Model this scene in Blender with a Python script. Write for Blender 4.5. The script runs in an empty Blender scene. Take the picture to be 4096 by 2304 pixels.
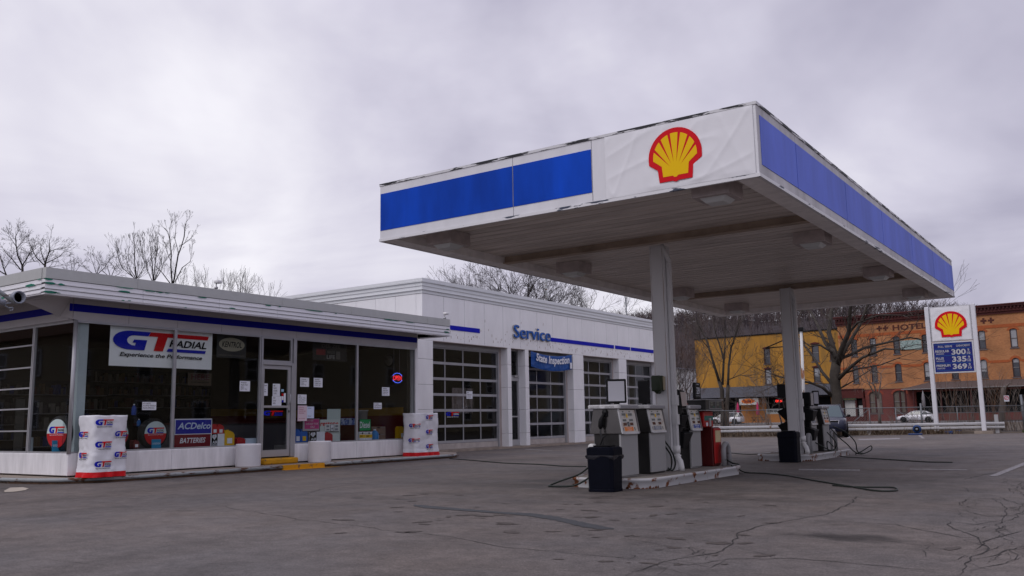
import bpy, math, random
from mathutils import Vector, Matrix, noise
random.seed(7)
sc=bpy.context.scene; COL=sc.collection
# ---------------------------------------------------------------- camera
YAW,PITCH,ROLL,FPX,EYE=math.radians(34.68349771),math.radians(8.45515243),math.radians(-0.99040174),3540.06,1.2
fw=Vector((-math.sin(YAW)*math.cos(PITCH),math.cos(YAW)*math.cos(PITCH),math.sin(PITCH)))
r0=Vector((math.cos(YAW),math.sin(YAW),0)); u0=r0.cross(fw)
rt=r0*math.cos(ROLL)+u0*math.sin(ROLL); up=-r0*math.sin(ROLL)+u0*math.cos(ROLL)
cd=bpy.data.cameras.new('camera'); cam=bpy.data.objects.new('camera',cd); COL.objects.link(cam)
cd.sensor_width=36; cd.lens=36*FPX/4096; cd.clip_start=.05; cd.clip_end=3000
M=Matrix((rt,up,-fw)).transposed().to_4x4(); M.translation=Vector((0,0,EYE)); cam.matrix_world=M
sc.camera=cam
sc.view_settings.view_transform='Standard'; sc.view_settings.look='None'; sc.view_settings.exposure=0; sc.view_settings.gamma=1
# survey helpers: where a sight line from the tripod meets a plane of the site
EYEP=Vector((0,0,EYE))
def sight(x,y): return fw*FPX+rt*(x-2048)-up*(y-1152)
def onz(x,y,z=0.): d=sight(x,y); return EYEP+d*((z-EYE)/d.z)
def onx(x,y,X): d=sight(x,y); return EYEP+d*(X/d.x)
def ony(x,y,Y): d=sight(x,y); return EYEP+d*(Y/d.y)
# ---------------------------------------------------------------- world
ZENITH=.75
SUN_EL,SUN_AZ=math.radians(48),math.radians(200)   # azimuth from +Y towards +X
w=bpy.data.worlds.new('World'); sc.world=w; w.use_nodes=True
nt=w.node_tree; nt.nodes.clear()
def nd(t,**k):
    n=nt.nodes.new(t)
    for a,b in k.items(): setattr(n,a,b)
    return n
def lk(a,b): nt.links.new(a,b)
def mth(op,a,b=None,c=None,cl=False):
    n=nd('ShaderNodeMath',operation=op); n.use_clamp=cl
    for i,x in enumerate((a,b,c)):
        if x is None: continue
        if isinstance(x,(int,float)): n.inputs[i].default_value=x
        else: lk(x,n.inputs[i])
    return n.outputs[0]
tc=nd('ShaderNodeTexCoord'); sepn=nd('ShaderNodeSeparateXYZ'); lk(tc.outputs['Generated'],sepn.inputs[0])
zc=mth('MAXIMUM',sepn.outputs[2],0.0)
# project the direction on a cloud layer
den=mth('ADD',zc,0.16)
px=mth('DIVIDE',sepn.outputs[0],den); py=mth('DIVIDE',sepn.outputs[1],den)
cmb=nd('ShaderNodeCombineXYZ'); lk(px,cmb.inputs[0]); lk(py,cmb.inputs[1])
n1=nd('ShaderNodeTexNoise'); lk(cmb.outputs[0],n1.inputs['Vector']); n1.inputs['Scale'].default_value=0.85; n1.inputs['Detail'].default_value=6; n1.inputs['Roughness'].default_value=.52; n1.inputs['Distortion'].default_value=.5
n2=nd('ShaderNodeTexNoise'); lk(tc.outputs['Generated'],n2.inputs['Vector']); n2.inputs['Scale'].default_value=2.6; n2.inputs['Detail'].default_value=5; n2.inputs['Roughness'].default_value=.5; n2.inputs['Distortion'].default_value=.3
def blob(x,y,size):
    d=sight(x,y).normalized()
    v=nd('ShaderNodeVectorMath',operation='DOT_PRODUCT'); lk(tc.outputs['Generated'],v.inputs[0]); v.inputs[1].default_value=d
    # gaussian of the angle
    a=mth('SUBTRACT',1.0,v.outputs['Value']); e=mth('EXPONENT',mth('MULTIPLY',a,-1.0/(size*size)))
    return e
val=mth('MULTIPLY_ADD',mth('SUBTRACT',n1.outputs['Fac'],.5),1.25,0.44)
val=mth('MULTIPLY_ADD',mth('SUBTRACT',n2.outputs['Fac'],.5),1.25,val)
for (x,y,s,k) in [(750,560,.17,.40),(1300,700,.16,.22),(2700,330,.10,.26),(1900,330,.14,.12),(150,980,.12,-.10),(3300,150,.20,-.26),(1500,130,.12,-.25),(500,60,.12,-.10),(1300,950,.14,-.06),(3900,1000,.16,.08),(2600,80,.09,-.12)]:
    val=mth('MULTIPLY_ADD',blob(x,y,s),k,val)
ramp=nd('ShaderNodeValToRGB'); lk(val,ramp.inputs[0])
cr=ramp.color_ramp; cr.elements[0].position=.20; cr.elements[0].color=(.44,.42,.535,1); cr.elements[1].position=.82; cr.elements[1].color=(.92,.90,.965,1)
e=cr.elements.new(.5); e.color=(.65,.625,.74,1)
# overcast sky: the zenith is brighter than the horizon
zen=mth('MULTIPLY_ADD',mth('MULTIPLY',mth('MAXIMUM',mth('SUBTRACT',zc,.42),0.0),1.72,cl=True),ZENITH,1.0)
mulc=nd('ShaderNodeVectorMath',operation='SCALE'); lk(ramp.outputs[0],mulc.inputs[0]); lk(zen,mulc.inputs['Scale'])
sky=nd('ShaderNodeTexSky',sky_type='NISHITA'); sky.sun_disc=False; sky.sun_elevation=SUN_EL; sky.sun_rotation=SUN_AZ; sky.air_density=1; sky.dust_density=4
bg1=nd('ShaderNodeBackground'); lk(sky.outputs[0],bg1.inputs[0]); bg1.inputs[1].default_value=.008
bg2=nd('ShaderNodeBackground'); lk(mulc.outputs[0],bg2.inputs[0]); bg2.inputs[1].default_value=.98
ad=nd('ShaderNodeAddShader'); lk(bg1.outputs[0],ad.inputs[0]); lk(bg2.outputs[0],ad.inputs[1])
wo=nd('ShaderNodeOutputWorld'); lk(ad.outputs[0],wo.inputs[0])
sd=bpy.data.lights.new('sun','SUN'); sd.energy=.85; sd.angle=math.radians(25); sd.color=(1,.97,.95)
so=bpy.data.objects.new('sun',sd); COL.objects.link(so)
sdir=Vector((math.sin(SUN_AZ)*math.cos(SUN_EL),math.cos(SUN_AZ)*math.cos(SUN_EL),math.sin(SUN_EL)))
so.rotation_euler=sdir.to_track_quat('Z','Y').to_euler(); so.location=(0,0,30)
# ---------------------------------------------------------------- materials
MATS={}
def mat(name,col,rough=.6,metal=0,var=0,vscale=4,bump=0,bscale=20,emit=None,col2=None,thr=.5,sharp=.1,spec=.28,stretch=None,coat=0):
    if name in MATS: return MATS[name]
    m=bpy.data.materials.new(name); m.use_nodes=True; MATS[name]=m
    t=m.node_tree; b=t.nodes['Principled BSDF']
    b.inputs['Base Color'].default_value=(*col,1); b.inputs['Roughness'].default_value=rough; b.inputs['Metallic'].default_value=metal
    b.inputs['Specular IOR Level'].default_value=spec
    if coat: b.inputs['Coat Weight'].default_value=coat; b.inputs['Coat Roughness'].default_value=.08
    g=t.nodes.new('ShaderNodeNewGeometry'); vec=g.outputs['Position']
    if stretch:
        mp=t.nodes.new('ShaderNodeMapping'); mp.inputs['Scale'].default_value=stretch; t.links.new(vec,mp.inputs[0]); vec=mp.outputs[0]
    if var or col2:
        n=t.nodes.new('ShaderNodeTexNoise'); n.inputs['Scale'].default_value=vscale; n.inputs['Detail'].default_value=7; n.inputs['Roughness'].default_value=.6
        t.links.new(vec,n.inputs['Vector'])
        mr=t.nodes.new('ShaderNodeMapRange'); t.links.new(n.outputs['Fac'],mr.inputs[0])
        mx=t.nodes.new('ShaderNodeMix'); mx.data_type='RGBA'; t.links.new(mr.outputs[0],mx.inputs[0])
        if col2:
            mr.inputs[1].default_value=thr-sharp/2; mr.inputs[2].default_value=thr+sharp/2
            mx.inputs[6].default_value=(*col,1); mx.inputs[7].default_value=(*col2,1)
            if var:
                n3=t.nodes.new('ShaderNodeTexNoise'); n3.inputs['Scale'].default_value=vscale*.35; n3.inputs['Detail'].default_value=4; t.links.new(vec,n3.inputs['Vector'])
                m3=t.nodes.new('ShaderNodeMapRange'); t.links.new(n3.outputs['Fac'],m3.inputs[0]); m3.inputs[1].default_value=.3; m3.inputs[2].default_value=.7; m3.inputs[3].default_value=1-var; m3.inputs[4].default_value=1+var*.4
                hs=t.nodes.new('ShaderNodeHueSaturation'); t.links.new(mx.outputs[2],hs.inputs['Color']); t.links.new(m3.outputs[0],hs.inputs['Value']); t.links.new(hs.outputs[0],b.inputs['Base Color'])
            else: t.links.new(mx.outputs[2],b.inputs['Base Color'])
        else:
            mr.inputs[1].default_value=.3; mr.inputs[2].default_value=.7
            mx.inputs[6].default_value=(*[c*(1-var) for c in col],1); mx.inputs[7].default_value=(*[min(1,c*(1+var*.6)) for c in col],1)
            t.links.new(mx.outputs[2],b.inputs['Base Color'])
    if bump:
        n=t.nodes.new('ShaderNodeTexNoise'); n.inputs['Scale'].default_value=bscale; n.inputs['Detail'].default_value=4; t.links.new(vec,n.inputs['Vector'])
        bp=t.nodes.new('ShaderNodeBump'); bp.inputs['Strength'].default_value=bump; bp.inputs['Distance'].default_value=.02; t.links.new(n.outputs['Fac'],bp.inputs['Height']); t.links.new(bp.outputs[0],b.inputs['Normal'])
    if emit: b.inputs['Emission Color'].default_value=(*col,1); b.inputs['Emission Strength'].default_value=emit
    return m
def glassmat(name,tint,refl=1.0,base=.03):
    m=bpy.data.materials.new(name); m.use_nodes=True; MATS[name]=m; t=m.node_tree; t.nodes.clear()
    tr=t.nodes.new('ShaderNodeBsdfTransparent'); tr.inputs[0].default_value=(*tint,1)
    gl=t.nodes.new('ShaderNodeBsdfGlossy'); gl.inputs['Roughness'].default_value=.02; gl.inputs[0].default_value=(.95,.97,1,1)
    fr=t.nodes.new('ShaderNodeFresnel'); fr.inputs[0].default_value=1.5
    ma=t.nodes.new('ShaderNodeMath'); ma.operation='MULTIPLY_ADD'; ma.use_clamp=True; ma.inputs[1].default_value=refl; ma.inputs[2].default_value=base; t.links.new(fr.outputs[0],ma.inputs[0])
    g=t.nodes.new('ShaderNodeNewGeometry'); n=t.nodes.new('ShaderNodeTexNoise'); n.inputs['Scale'].default_value=.9; t.links.new(g.outputs['Position'],n.inputs['Vector'])
    bp=t.nodes.new('ShaderNodeBump'); bp.inputs['Strength'].default_value=.05; bp.inputs['Distance'].default_value=.02; t.links.new(n.outputs['Fac'],bp.inputs['Height']); t.links.new(bp.outputs[0],gl.inputs['Normal'])
    mx=t.nodes.new('ShaderNodeMixShader'); t.links.new(ma.outputs[0],mx.inputs[0]); t.links.new(tr.outputs[0],mx.inputs[1]); t.links.new(gl.outputs[0],mx.inputs[2])
    o=t.nodes.new('ShaderNodeOutputMaterial'); t.links.new(mx.outputs[0],o.inputs[0]); return m
# ---------------------------------------------------------------- mesh builder
class MB:
    def __init__(s): s.v=[];s.f=[];s.m=[];s.s=[];s.mats=[]
    def mi(s,m):
        if m not in s.mats: s.mats.append(m)
        return s.mats.index(m)
    def add(s,vs,fs,m,smooth=False):
        o=len(s.v); s.v+= [tuple(v) for v in vs]; k=s.mi(m)
        for f in fs: s.f.append(tuple(i+o for i in f)); s.m.append(k); s.s.append(smooth)
        return s
    def box(s,x0,x1,y0,y1,z0,z1,m):
        v=[(x,y,z) for x in (x0,x1) for y in (y0,y1) for z in (z0,z1)]
        return s.add(v,[(0,1,3,2),(4,6,7,5),(0,4,5,1),(2,3,7,6),(0,2,6,4),(1,5,7,3)],m)
    def hexa(s,v,m): # 8 verts: bottom 4 ccw, top 4 ccw
        return s.add(v,[(3,2,1,0),(4,5,6,7),(0,1,5,4),(1,2,6,5),(2,3,7,6),(3,0,4,7)],m)
    def tube(s,pts,r,m,n=8,cap=True,smooth=True):
        pts=[Vector(p) for p in pts]; L=len(pts); rr=r if isinstance(r,(list,tuple)) else [r]*L
        vs=[];fs=[]; pr=None
        for i,p in enumerate(pts):
            d=(pts[min(i+1,L-1)]-pts[max(i-1,0)])
            d=d.normalized() if d.length>1e-9 else Vector((0,0,1))
            if pr is None:
                a=Vector((0,0,1)) if abs(d.z)<.9 else Vector((1,0,0)); pr=d.cross(a).normalized()
            else:
                pr=(pr-d*pr.dot(d)); pr=pr.normalized() if pr.length>1e-6 else d.orthogonal().normalized()
            q=d.cross(pr)
            for k in range(n):
                a=2*math.pi*k/n; vs.append(p+(pr*math.cos(a)+q*math.sin(a))*rr[i])
        for i in range(L-1):
            for k in range(n): fs.append((i*n+k,i*n+(k+1)%n,(i+1)*n+(k+1)%n,(i+1)*n+k))
        if cap: fs.append(tuple(range(n-1,-1,-1))); fs.append(tuple((L-1)*n+k for k in range(n)))
        return s.add(vs,fs,m,smooth)
    def lathe(s,c,prof,m,n=24,smooth=True,axis='z'):
        vs=[];fs=[];c=Vector(c)
        for (r,h) in prof:
            for k in range(n):
                a=2*math.pi*k/n; p={'z':Vector((r*math.cos(a),r*math.sin(a),h)),'x':Vector((h,r*math.cos(a),r*math.sin(a))),'y':Vector((r*math.cos(a),h,r*math.sin(a)))}[axis]
                vs.append(c+p)
        for i in range(len(prof)-1):
            for k in range(n): fs.append((i*n+k,i*n+(k+1)%n,(i+1)*n+(k+1)%n,(i+1)*n+k))
        fs.append(tuple(range(n-1,-1,-1))); L=len(prof)-1; fs.append(tuple(L*n+k for k in range(n)))
        return s.add(vs,fs,m,smooth)
    def fbox(s,F,u0,u1,v0,v1,n0,n1,m):
        P=[F(u0,v0,n0),F(u1,v0,n0),F(u1,v1,n0),F(u0,v1,n0),F(u0,v0,n1),F(u1,v0,n1),F(u1,v1,n1),F(u0,v1,n1)]
        return s.hexa(P,m)
    def fpoly(s,F,pts,n0,n1,m):
        L=len(pts); vs=[F(u,v,n1) for u,v in pts]+[F(u,v,n0) for u,v in pts]
        fs=[tuple(range(L)),tuple(range(2*L-1,L-1,-1))]+[(i,(i+1)%L,L+(i+1)%L,L+i) for i in range(L)]
        return s.add(vs,fs,m)
    def ftext(s,F,body,u0,u1,v0,v1,n,m,shear=0,bold=0,fit=True,depth=.002,warp=None):
        vs,fs=textmesh(body,shear,bold)
        if not vs: return s
        x0=min(p[0] for p in vs);x1=max(p[0] for p in vs);y0=min(p[1] for p in vs);y1=max(p[1] for p in vs)
        k=(v1-v0)/max(y1-y0,1e-6); kx=(u1-u0)/max(x1-x0,1e-6)
        if not fit: kx=min(kx,k); k=kx
        out=[F(u0+(p[0]-x0)*kx,v0+(p[1]-y0)*k+(warp(u0+(p[0]-x0)*kx) if warp else 0),n) for p in vs]
        return s.add(out,fs,m)
    def build(s,name,parent=None,bevel=0,mods=None,seg=1):
        me=bpy.data.meshes.new(name); me.from_pydata(s.v,[],s.f); me.polygons.foreach_set('material_index',s.m); me.polygons.foreach_set('use_smooth',s.s)
        for m in s.mats: me.materials.append(m)
        me.update(); me.validate()
        o=bpy.data.objects.new(name,me); COL.objects.link(o)
        if parent is not None:
            o.parent=parent; o.matrix_parent_inverse=base_matrix(parent).inverted()
        if bevel:
            b=o.modifiers.new('bevel','BEVEL'); b.width=bevel; b.segments=seg; b.limit_method='ANGLE'
        return o
def base_matrix(o):
    m=o.matrix_basis.copy()
    if o.parent is not None: m=base_matrix(o.parent)@o.matrix_parent_inverse@m
    return m
_tm={}
def textmesh(body,shear=0,bold=0):
    k=(body,shear,bold)
    if k in _tm: return _tm[k]
    c=bpy.data.curves.new('t','FONT'); c.body=body; c.shear=shear; c.offset=bold; c.resolution_u=3; c.align_x='CENTER'
    o=bpy.data.objects.new('t',c); COL.objects.link(o); bpy.context.view_layer.update()
    dg=bpy.context.evaluated_depsgraph_get(); me=bpy.data.meshes.new_from_object(o.evaluated_get(dg))
    r=([tuple(v.co) for v in me.vertices],[tuple(p.vertices) for p in me.polygons])
    bpy.data.meshes.remove(me); bpy.data.objects.remove(o); bpy.data.curves.remove(c); _tm[k]=r; return r
def frame(o,U,V=(0,0,1),N=None):
    o=Vector(o);U=Vector(U).normalized();V=Vector(V).normalized();N=Vector(N) if N else U.cross(V)
    return lambda u,v,n=0: o+U*u+V*v+N*n
def thing(name,label,cat,loc,group=None):
    o=bpy.data.objects.new(name,None); COL.objects.link(o); o.location=loc; o.empty_display_size=.2; o['label']=label; o['category']=cat
    if group: o['group']=group
    return o
def tag(o,label,cat,group=None):
    o['label']=label; o['category']=cat
    if group: o['group']=group
    return o
def struct(o): o['kind']='structure'; return o
def dup(root,loc=None,label=None,rotz=None,group=None):
    def cp(o,par):
        c=o.copy(); COL.objects.link(c)
        if par is not None:
            inv=o.matrix_parent_inverse.copy(); c.parent=par; c.matrix_parent_inverse=inv
        for ch in list(o.children): cp(ch,c)
        return c
    r=cp(root,None)
    if loc is not None: r.location=loc
    if rotz is not None: r.rotation_euler=(0,0,rotz)
    if label: r['label']=label
    if group: r['group']=group
    return r
FX=lambda X,y0=0,z0=0: frame((X,y0,z0),(0,1,0),(0,0,1))      # faces +X ; u = Y
FY=lambda Y,x0=0,z0=0: frame((x0,Y,z0),(1,0,0),(0,0,1))      # faces -Y ; u = X
white=mat('white_enamel',(.84,.84,.86),.24,var=.065,vscale=2.2,stretch=(1,1,.35),bump=.02,bscale=1.3,spec=.6)
whitep=mat('white_paint',(.74,.74,.76),.45,var=.10,vscale=3)
blk=mat('black_plastic',(.0045,.0045,.0055),.5,spec=.2)
blkd=mat('black_print',(.006,.006,.007),.7,spec=.15)
blue=mat('blue_paint',(.002,.006,.42),.5,var=.10,vscale=2,spec=.12)
bluef=mat('blue_front',(.003,.060,.48),.5,spec=.10,var=.38,vscale=1.1,stretch=(1,1,.25))
bluer=mat('blue_faded_sheen',(.115,.175,.68),.5,spec=.14,var=.20,vscale=1.3,stretch=(1,1,.3))  # canopy side blue: fading plus sky sheen painted into the colour
alu=mat('aluminium',(.42,.42,.44),.42,.55,var=.1,vscale=3)
red=mat('red_ink',(.55,.004,.008),.5,spec=.15); redl=mat('logo_red',(.62,.003,.012),.5,spec=.15); yel=mat('logo_yellow',(.82,.50,.001),.5,spec=.15)
inkb=mat('blue_ink',(.004,.012,.40),.5,spec=.15); paper=mat('paper',(.72,.74,.80),.7,var=.06,vscale=8)
glass=glassmat('window_glass',(.90,.93,.93),.46,.002)
glassg=glassmat('garage_glass',(.55,.58,.59),.62,.004)
concrete=mat('concrete',(.30,.25,.21),.85,var=.25,vscale=2.5,bump=.3,bscale=60)
# flat emblem outlines -------------------------------------------------
def shell_outline(w,h):
    # scallop: half-disc fan, shoulders, square hinge with a small bump; unit box -.5...5 x 0..1
    P=[]
    P+=[(-.31,0),( -.055,0),(-.02,-.02),(.02,-.02),(.055,0),(.31,0),(.335,.24),(.5,.36)]
    n=22
    for i in range(n+1):
        a=math.radians(-4+188*i/n); P.append((.505*math.cos(a),.47+.53*math.sin(a)))
    P+=[(-.5,.36),(-.335,.24)]
    return [(x*w,y*h) for x,y in P]
def shell_logo(mb,F,cu,v0,w,h,n):
    G=lambda u,v,k=0: F(cu+u,v0+v,k)
    mb.fpoly(G,shell_outline(w,h),n-.002,n+.003,redl)
    # seven ribs of yellow separated by red wedges
    def edge(a):
        c,s=math.cos(a),math.sin(a); return (.415*c*w,(.46+.445*s)*h)
    cx,cy=0,.235*h
    body=[(-.235,.095),(-.05,.095),(-.02,.065),(.02,.065),(.05,.095),(.235,.095),(.255,.30),(.41,.425)]
    body=[(x*w,y*h) for x,y in body]
    angs=[math.radians(-6+192*i/7) for i in range(8)]; gap=math.radians(3.6)
    P=list(body)
    for i in range(7):
        a0=angs[i]+(gap if i>0 else 0); a1=angs[i+1]-(gap if i<6 else 0)
        for k in range(4): P.append(edge(a0+(a1-a0)*k/3))
        if i<6:
            b=angs[i+1]; q=edge(b); t=.80
            bx,by=0,.16*h
            P.append((q[0]+(bx-q[0])*t*.93,q[1]+(by-q[1])*t*.93))
    P+=[(-.41*w,.425*h),(-.255*w,.30*h)]
    mb.fpoly(G,P,n+.003,n+.006,yel)
def gt_logo(mb,F,u,v,w,h,n,tagline=True,k3=None,dk=None):
    """word mark: blue G, red T with long bar, small lettering, blue underline; box w x h from lower left"""
    kb=k3 or inkb; dk=dk or blkd
    G=lambda a,b,c=0: F(u+a*w,v+b*h,c)
    base=.30 if tagline else 0; H=1-base
    f=lambda pts:[(x,base+y*H) for x,y in pts]
    # G
    o=[]
    for i in range(13):
        a=math.radians(90+180*i/12); o.append((.165+.165*math.cos(a),.5+.5*math.sin(a)))
    inn=[]
    for i in range(9):
        a=math.radians(270-180*i/8); inn.append((.205+.07*math.cos(a),.5+.27*math.sin(a)))
    g=[(.37,1)]+o+[(.31,0),(.335,.55),(.205,.55),(.19,.38),(.225,.38),(.215,.23)]+inn+[(.345,.77)]
    mb.fpoly(G,f(g),n,n+.003,kb)
    t=[(.37,1),(1.0,1),(.985,.78),(.545,.78),(.50,0),(.405,0),(.445,.77),(.35,.77)]
    mb.fpoly(G,f(t),n,n+.003,red)
    mb.fpoly(G,f([(.555,.17),(.97,.17),(.96,0),(.54,0)]),n,n+.003,kb)
    mb.ftext(G,'RADIAL',.565,.975,base+.27*H,base+.66*H,n+.003,dk,.25,.02)
    if tagline: mb.ftext(G,'Experience the Performance',.07,.93,0,.20,n+.003,dk,.25,.02)
# ================================================================ GROUND
def asphalt():
    m=bpy.data.materials.new('asphalt'); m.use_nodes=True; t=m.node_tree; b=t.nodes['Principled BSDF']; N=t.nodes.new; L=t.links.new
    g=N('ShaderNodeNewGeometry')
    def noi(sc,det=5,st=None,rough=.6):
        n=N('ShaderNodeTexNoise'); n.inputs['Scale'].default_value=sc; n.inputs['Detail'].default_value=det; n.inputs['Roughness'].default_value=rough
        if st:
            mp=N('ShaderNodeMapping'); mp.inputs['Scale'].default_value=st; L(g.outputs['Position'],mp.inputs[0]); L(mp.outputs[0],n.inputs['Vector'])
        else: L(g.outputs['Position'],n.inputs['Vector'])
        return n.outputs['Fac']
    def mr(x,a,b_,c,d):
        r=N('ShaderNodeMapRange'); r.inputs[1].default_value=a; r.inputs[2].default_value=b_; r.inputs[3].default_value=c; r.inputs[4].default_value=d; L(x,r.inputs[0]); return r.outputs[0]
    def mul(a,b_,op='MULTIPLY'):
        r=N('ShaderNodeMath'); r.operation=op
        for i,x in enumerate((a,b_)):
            if isinstance(x,(int,float)): r.inputs[i].default_value=x
            else: L(x,r.inputs[i])
        return r.outputs[0]
    v=mul(mr(noi(.25),.3,.7,.86,1.12),mr(noi(1.6,6),.3,.7,.88,1.10))
    v=mul(v,mr(noi(170,2),.3,.7,.55,1.48)); v=mul(v,mr(noi(45,3),.3,.7,.66,1.34)); v=mul(v,mr(noi(14,4),.3,.7,.84,1.14)); v=mul(v,mr(noi(4,6),.35,.7,.80,1.10)); v=mul(v,mr(noi(28,5),.58,.72,1.0,.80)); v=mul(v,mr(noi(.55,6,(1,.35,1)),.5,.68,1.0,.80))
    st=noi(1.3,5); v=mul(v,mr(st,.62,.70,1.0,.72))
    # oil and tyre dirt with shapes of their own near the islands
    for (x,y,rx,ry,k) in STAINS:
        mp=N('ShaderNodeMapping'); mp.inputs['Location'].default_value=(-x/rx,-y/ry,0); mp.inputs['Scale'].default_value=(1/rx,1/ry,0)
        nn=N('ShaderNodeTexNoise'); nn.inputs['Scale'].default_value=2.2; nn.inputs['Detail'].default_value=5; L(g.outputs['Position'],nn.inputs['Vector'])
        L(g.outputs['Position'],mp.inputs[0]); ln=N('ShaderNodeVectorMath'); ln.operation='LENGTH'; L(mp.outputs[0],ln.inputs[0])
        d=mul(ln.outputs['Value'],mr(nn.outputs['Fac'],.3,.7,-.55,.55),'ADD'); v=mul(v,mr(d,.45,1.15,1-k,1.0))
    c=N('ShaderNodeMix'); c.data_type='RGBA'; c.inputs[6].default_value=(.138,.116,.104,1); c.inputs[7].default_value=(.114,.103,.100,1); L(mr(noi(.35,3),.35,.65,0,1),c.inputs[0])
    hs=N('ShaderNodeHueSaturation'); L(c.outputs[2],hs.inputs['Color']); L(v,hs.inputs['Value']); L(hs.outputs[0],b.inputs['Base Color'])
    L(mr(noi(1.1,4),.3,.7,.62,.85),b.inputs['Roughness']); b.inputs['Specular IOR Level'].default_value=.2
    bp=N('ShaderNodeBump'); bp.inputs['Strength'].default_value=.45; bp.inputs['Distance'].default_value=.006; L(noi(130,3),bp.inputs['Height']); L(bp.outputs[0],b.inputs['Normal'])
    return m
P=lambda x,y: onz(x,y,0)
STAINS=[]
for (x,y,sx,sy,k) in [(2750,1950,3.5,.9,.22),(3300,1920,3,.8,.25),(2000,1940,2.5,.5,.22),(3800,1960,1.6,.5,.22),(3650,1800,3,1.2,.18),(1500,1990,1.2,.3,.18),(3390,2150,.55,.30,.62),(3230,2067,.16,.10,.35),(2700,1985,2.6,.5,.28),(2300,1925,1.4,.35,.25),(3120,1900,2.2,.6,.25),(3400,1880,1.6,.5,.22),(2420,1990,.5,.3,.3),(1800,1975,.9,.25,.20)]:
    q=P(x,y); STAINS.append((q.x,q.y,sx,sy,k))
asph=asphalt()
gm=MB()
# slightly subdivided sheet to the horizon
gm.add([(-900,-300,0),(900,-300,0),(900,1500,0),(-900,1500,0)],[(0,1,2,3)],asph); struct(gm.build('ground'))
dirt=mat('dirt',(.10,.078,.058),.95,var=.45,vscale=1.2,bump=.6,bscale=8)
mb=MB(); z=.004
pts=[(-40,44.6),(-18.6,47.2),(-11.2,51.6),(-6.1,55.0),(4,60.5),(14,66)]
for i in range(len(pts)-1):
    (a,b),(c,d)=pts[i],pts[i+1]; mb.add([(a,b,z),(c,d,z),(c,112,z),(a,112,z)],[(0,1,2,3)],dirt)
struct(mb.build('dirt_verge'))
grey=mat('road_asphalt',(.13,.125,.13),.8,var=.15,vscale=.4)
struct(MB().add([(-140,112,.008),(80,112,.008),(80,125,.008),(-140,125,.008)],[(0,1,2,3)],grey).build('road'))
struct(MB().box(-140,60,125,140,.0,.13,mat('pave',(.27,.26,.26),.85,var=.15,vscale=.7)).build('pavement'))
# cracks: ragged ribbons along surveyed lines
crk=mat('crack_fill',(.034,.031,.030),.85,var=.4,vscale=9)
def ribbon(mb,pts,wd,m,z=.004,jit=.03,sub=10,seed=0,taper=True):
    rnd=random.Random(seed); P3=[P(*p) for p in pts]; out=[]
    for i in range(len(P3)-1):
        n=max(3,int((P3[i+1]-P3[i]).length/ .09)); n=min(n,60)
        for k in range(n):
            out.append(P3[i].lerp(P3[i+1],k/n))
    out.append(P3[-1]); off=Vector((0,0,0)); prev=None; L=len(out)
    for i,p in enumerate(out):
        off=off*.86+Vector((rnd.gauss(0,jit),rnd.gauss(0,jit),0))
        if i in(0,): off=Vector((0,0,0))
        q=p+off; d=(out[min(i+1,L-1)]-out[max(0,i-1)]).normalized(); nrm=Vector((-d.y,d.x,0))
        ww=wd*.72*rnd.uniform(.45,1.25)*(min(1,(i+1)/6,(L-i)/6) if taper else 1)
        a=q+nrm*ww/2; b=q-nrm*ww/2; a.z=b.z=z
        if prev: mb.add([prev[0],prev[1],b,a],[(0,1,2,3)],m)
        prev=(a,b)
cm=MB()
CR=[([(850,2020),(1200,2075),(1500,2115),(1800,2150),(2020,2190),(2350,2220),(2550,2235),(2700,2240)],.014),
 ([(2500,2304),(2600,2265),(2700,2240),(2850,2215),(2920,2190),(2960,2150),(3040,2110),(3180,2080),(3300,2060),(3350,2035),(3420,2000),(3460,1980)],.022),
 ([(2560,2235),(2750,2260),(2950,2235),(3150,2235),(3400,2255),(3650,2280),(3860,2290)],.018),
 ([(2700,2240),(2800,2200),(2640,2180),(2480,2150)],.012),([(2620,2260),(2700,2290),(2780,2304)],.014),([(2700,2240),(2850,2270),(2900,2240),(3040,2230)],.012),
 ([(3180,2080),(3400,2085),(3600,2100),(3750,2130),(3850,2150),(4096,2165)],.018),([(3040,2135),(3250,2145),(3500,2160),(3700,2180),(3900,2200)],.012),
 ([(3840,2304),(3880,2240),(3935,2205),(3905,2150),(3830,2120),(3780,2080)],.019),([(3900,2200),(3960,2160),(4096,2120)],.022),([(3880,2240),(3980,2225),(4060,2190),(4096,2180)],.02),
 ([(3930,2040),(3820,2020),(3860,2000),(4000,2010),(4096,2015)],.018),([(3850,2040),(3950,2070),(4050,2060),(4096,2040)],.02),([(4000,2010),(4020,2060),(3970,2100),(4040,2140)],.014),([(3780,2080),(3900,2100),(4000,2080),(4096,2095)],.018),
 ([(3830,2120),(3950,2130),(4060,2110)],.016),([(3870,2290),(4000,2260),(4096,2230)],.018),([(3800,1985),(3950,1995),(4096,1990)],.02),([(3700,1975),(3850,1985)],.012),
 ([(1190,1986),(1290,1955),(1400,1940),(1540,1938)],.02),([(1280,1968),(1380,1958),(1500,1948)],.012),([(0,2060),(300,2040),(600,2020),(860,2010)],.007),([(0,2250),(200,2240),(420,2262)],.009),
 ([(2100,1900),(2200,1870),(2330,1860)],.018),([(1950,1898),(2080,1886),(2180,1880)],.015),([(3500,1905),(3700,1895),(3900,1870)],.02),([(3850,1920),(4000,1885),(4096,1870)],.03),
 ([(2950,2190),(3060,2230),(3060,2225)],.014),([(2700,2145),(2850,2170),(2960,2195)],.010),([(2050,2022),(2180,2010),(2210,2003)],.012),([(2360,2000),(2440,2012)],.014),([(3540,1975),(3700,1990),(3860,1992)],.012),([(3900,1850),(4096,1835)],.02),([(3600,1930),(3750,1945),(3950,1955)],.014)]
for i,(pp,wd) in enumerate(CR): ribbon(cm,pp,wd,crk,seed=i,jit=.014)
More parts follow.
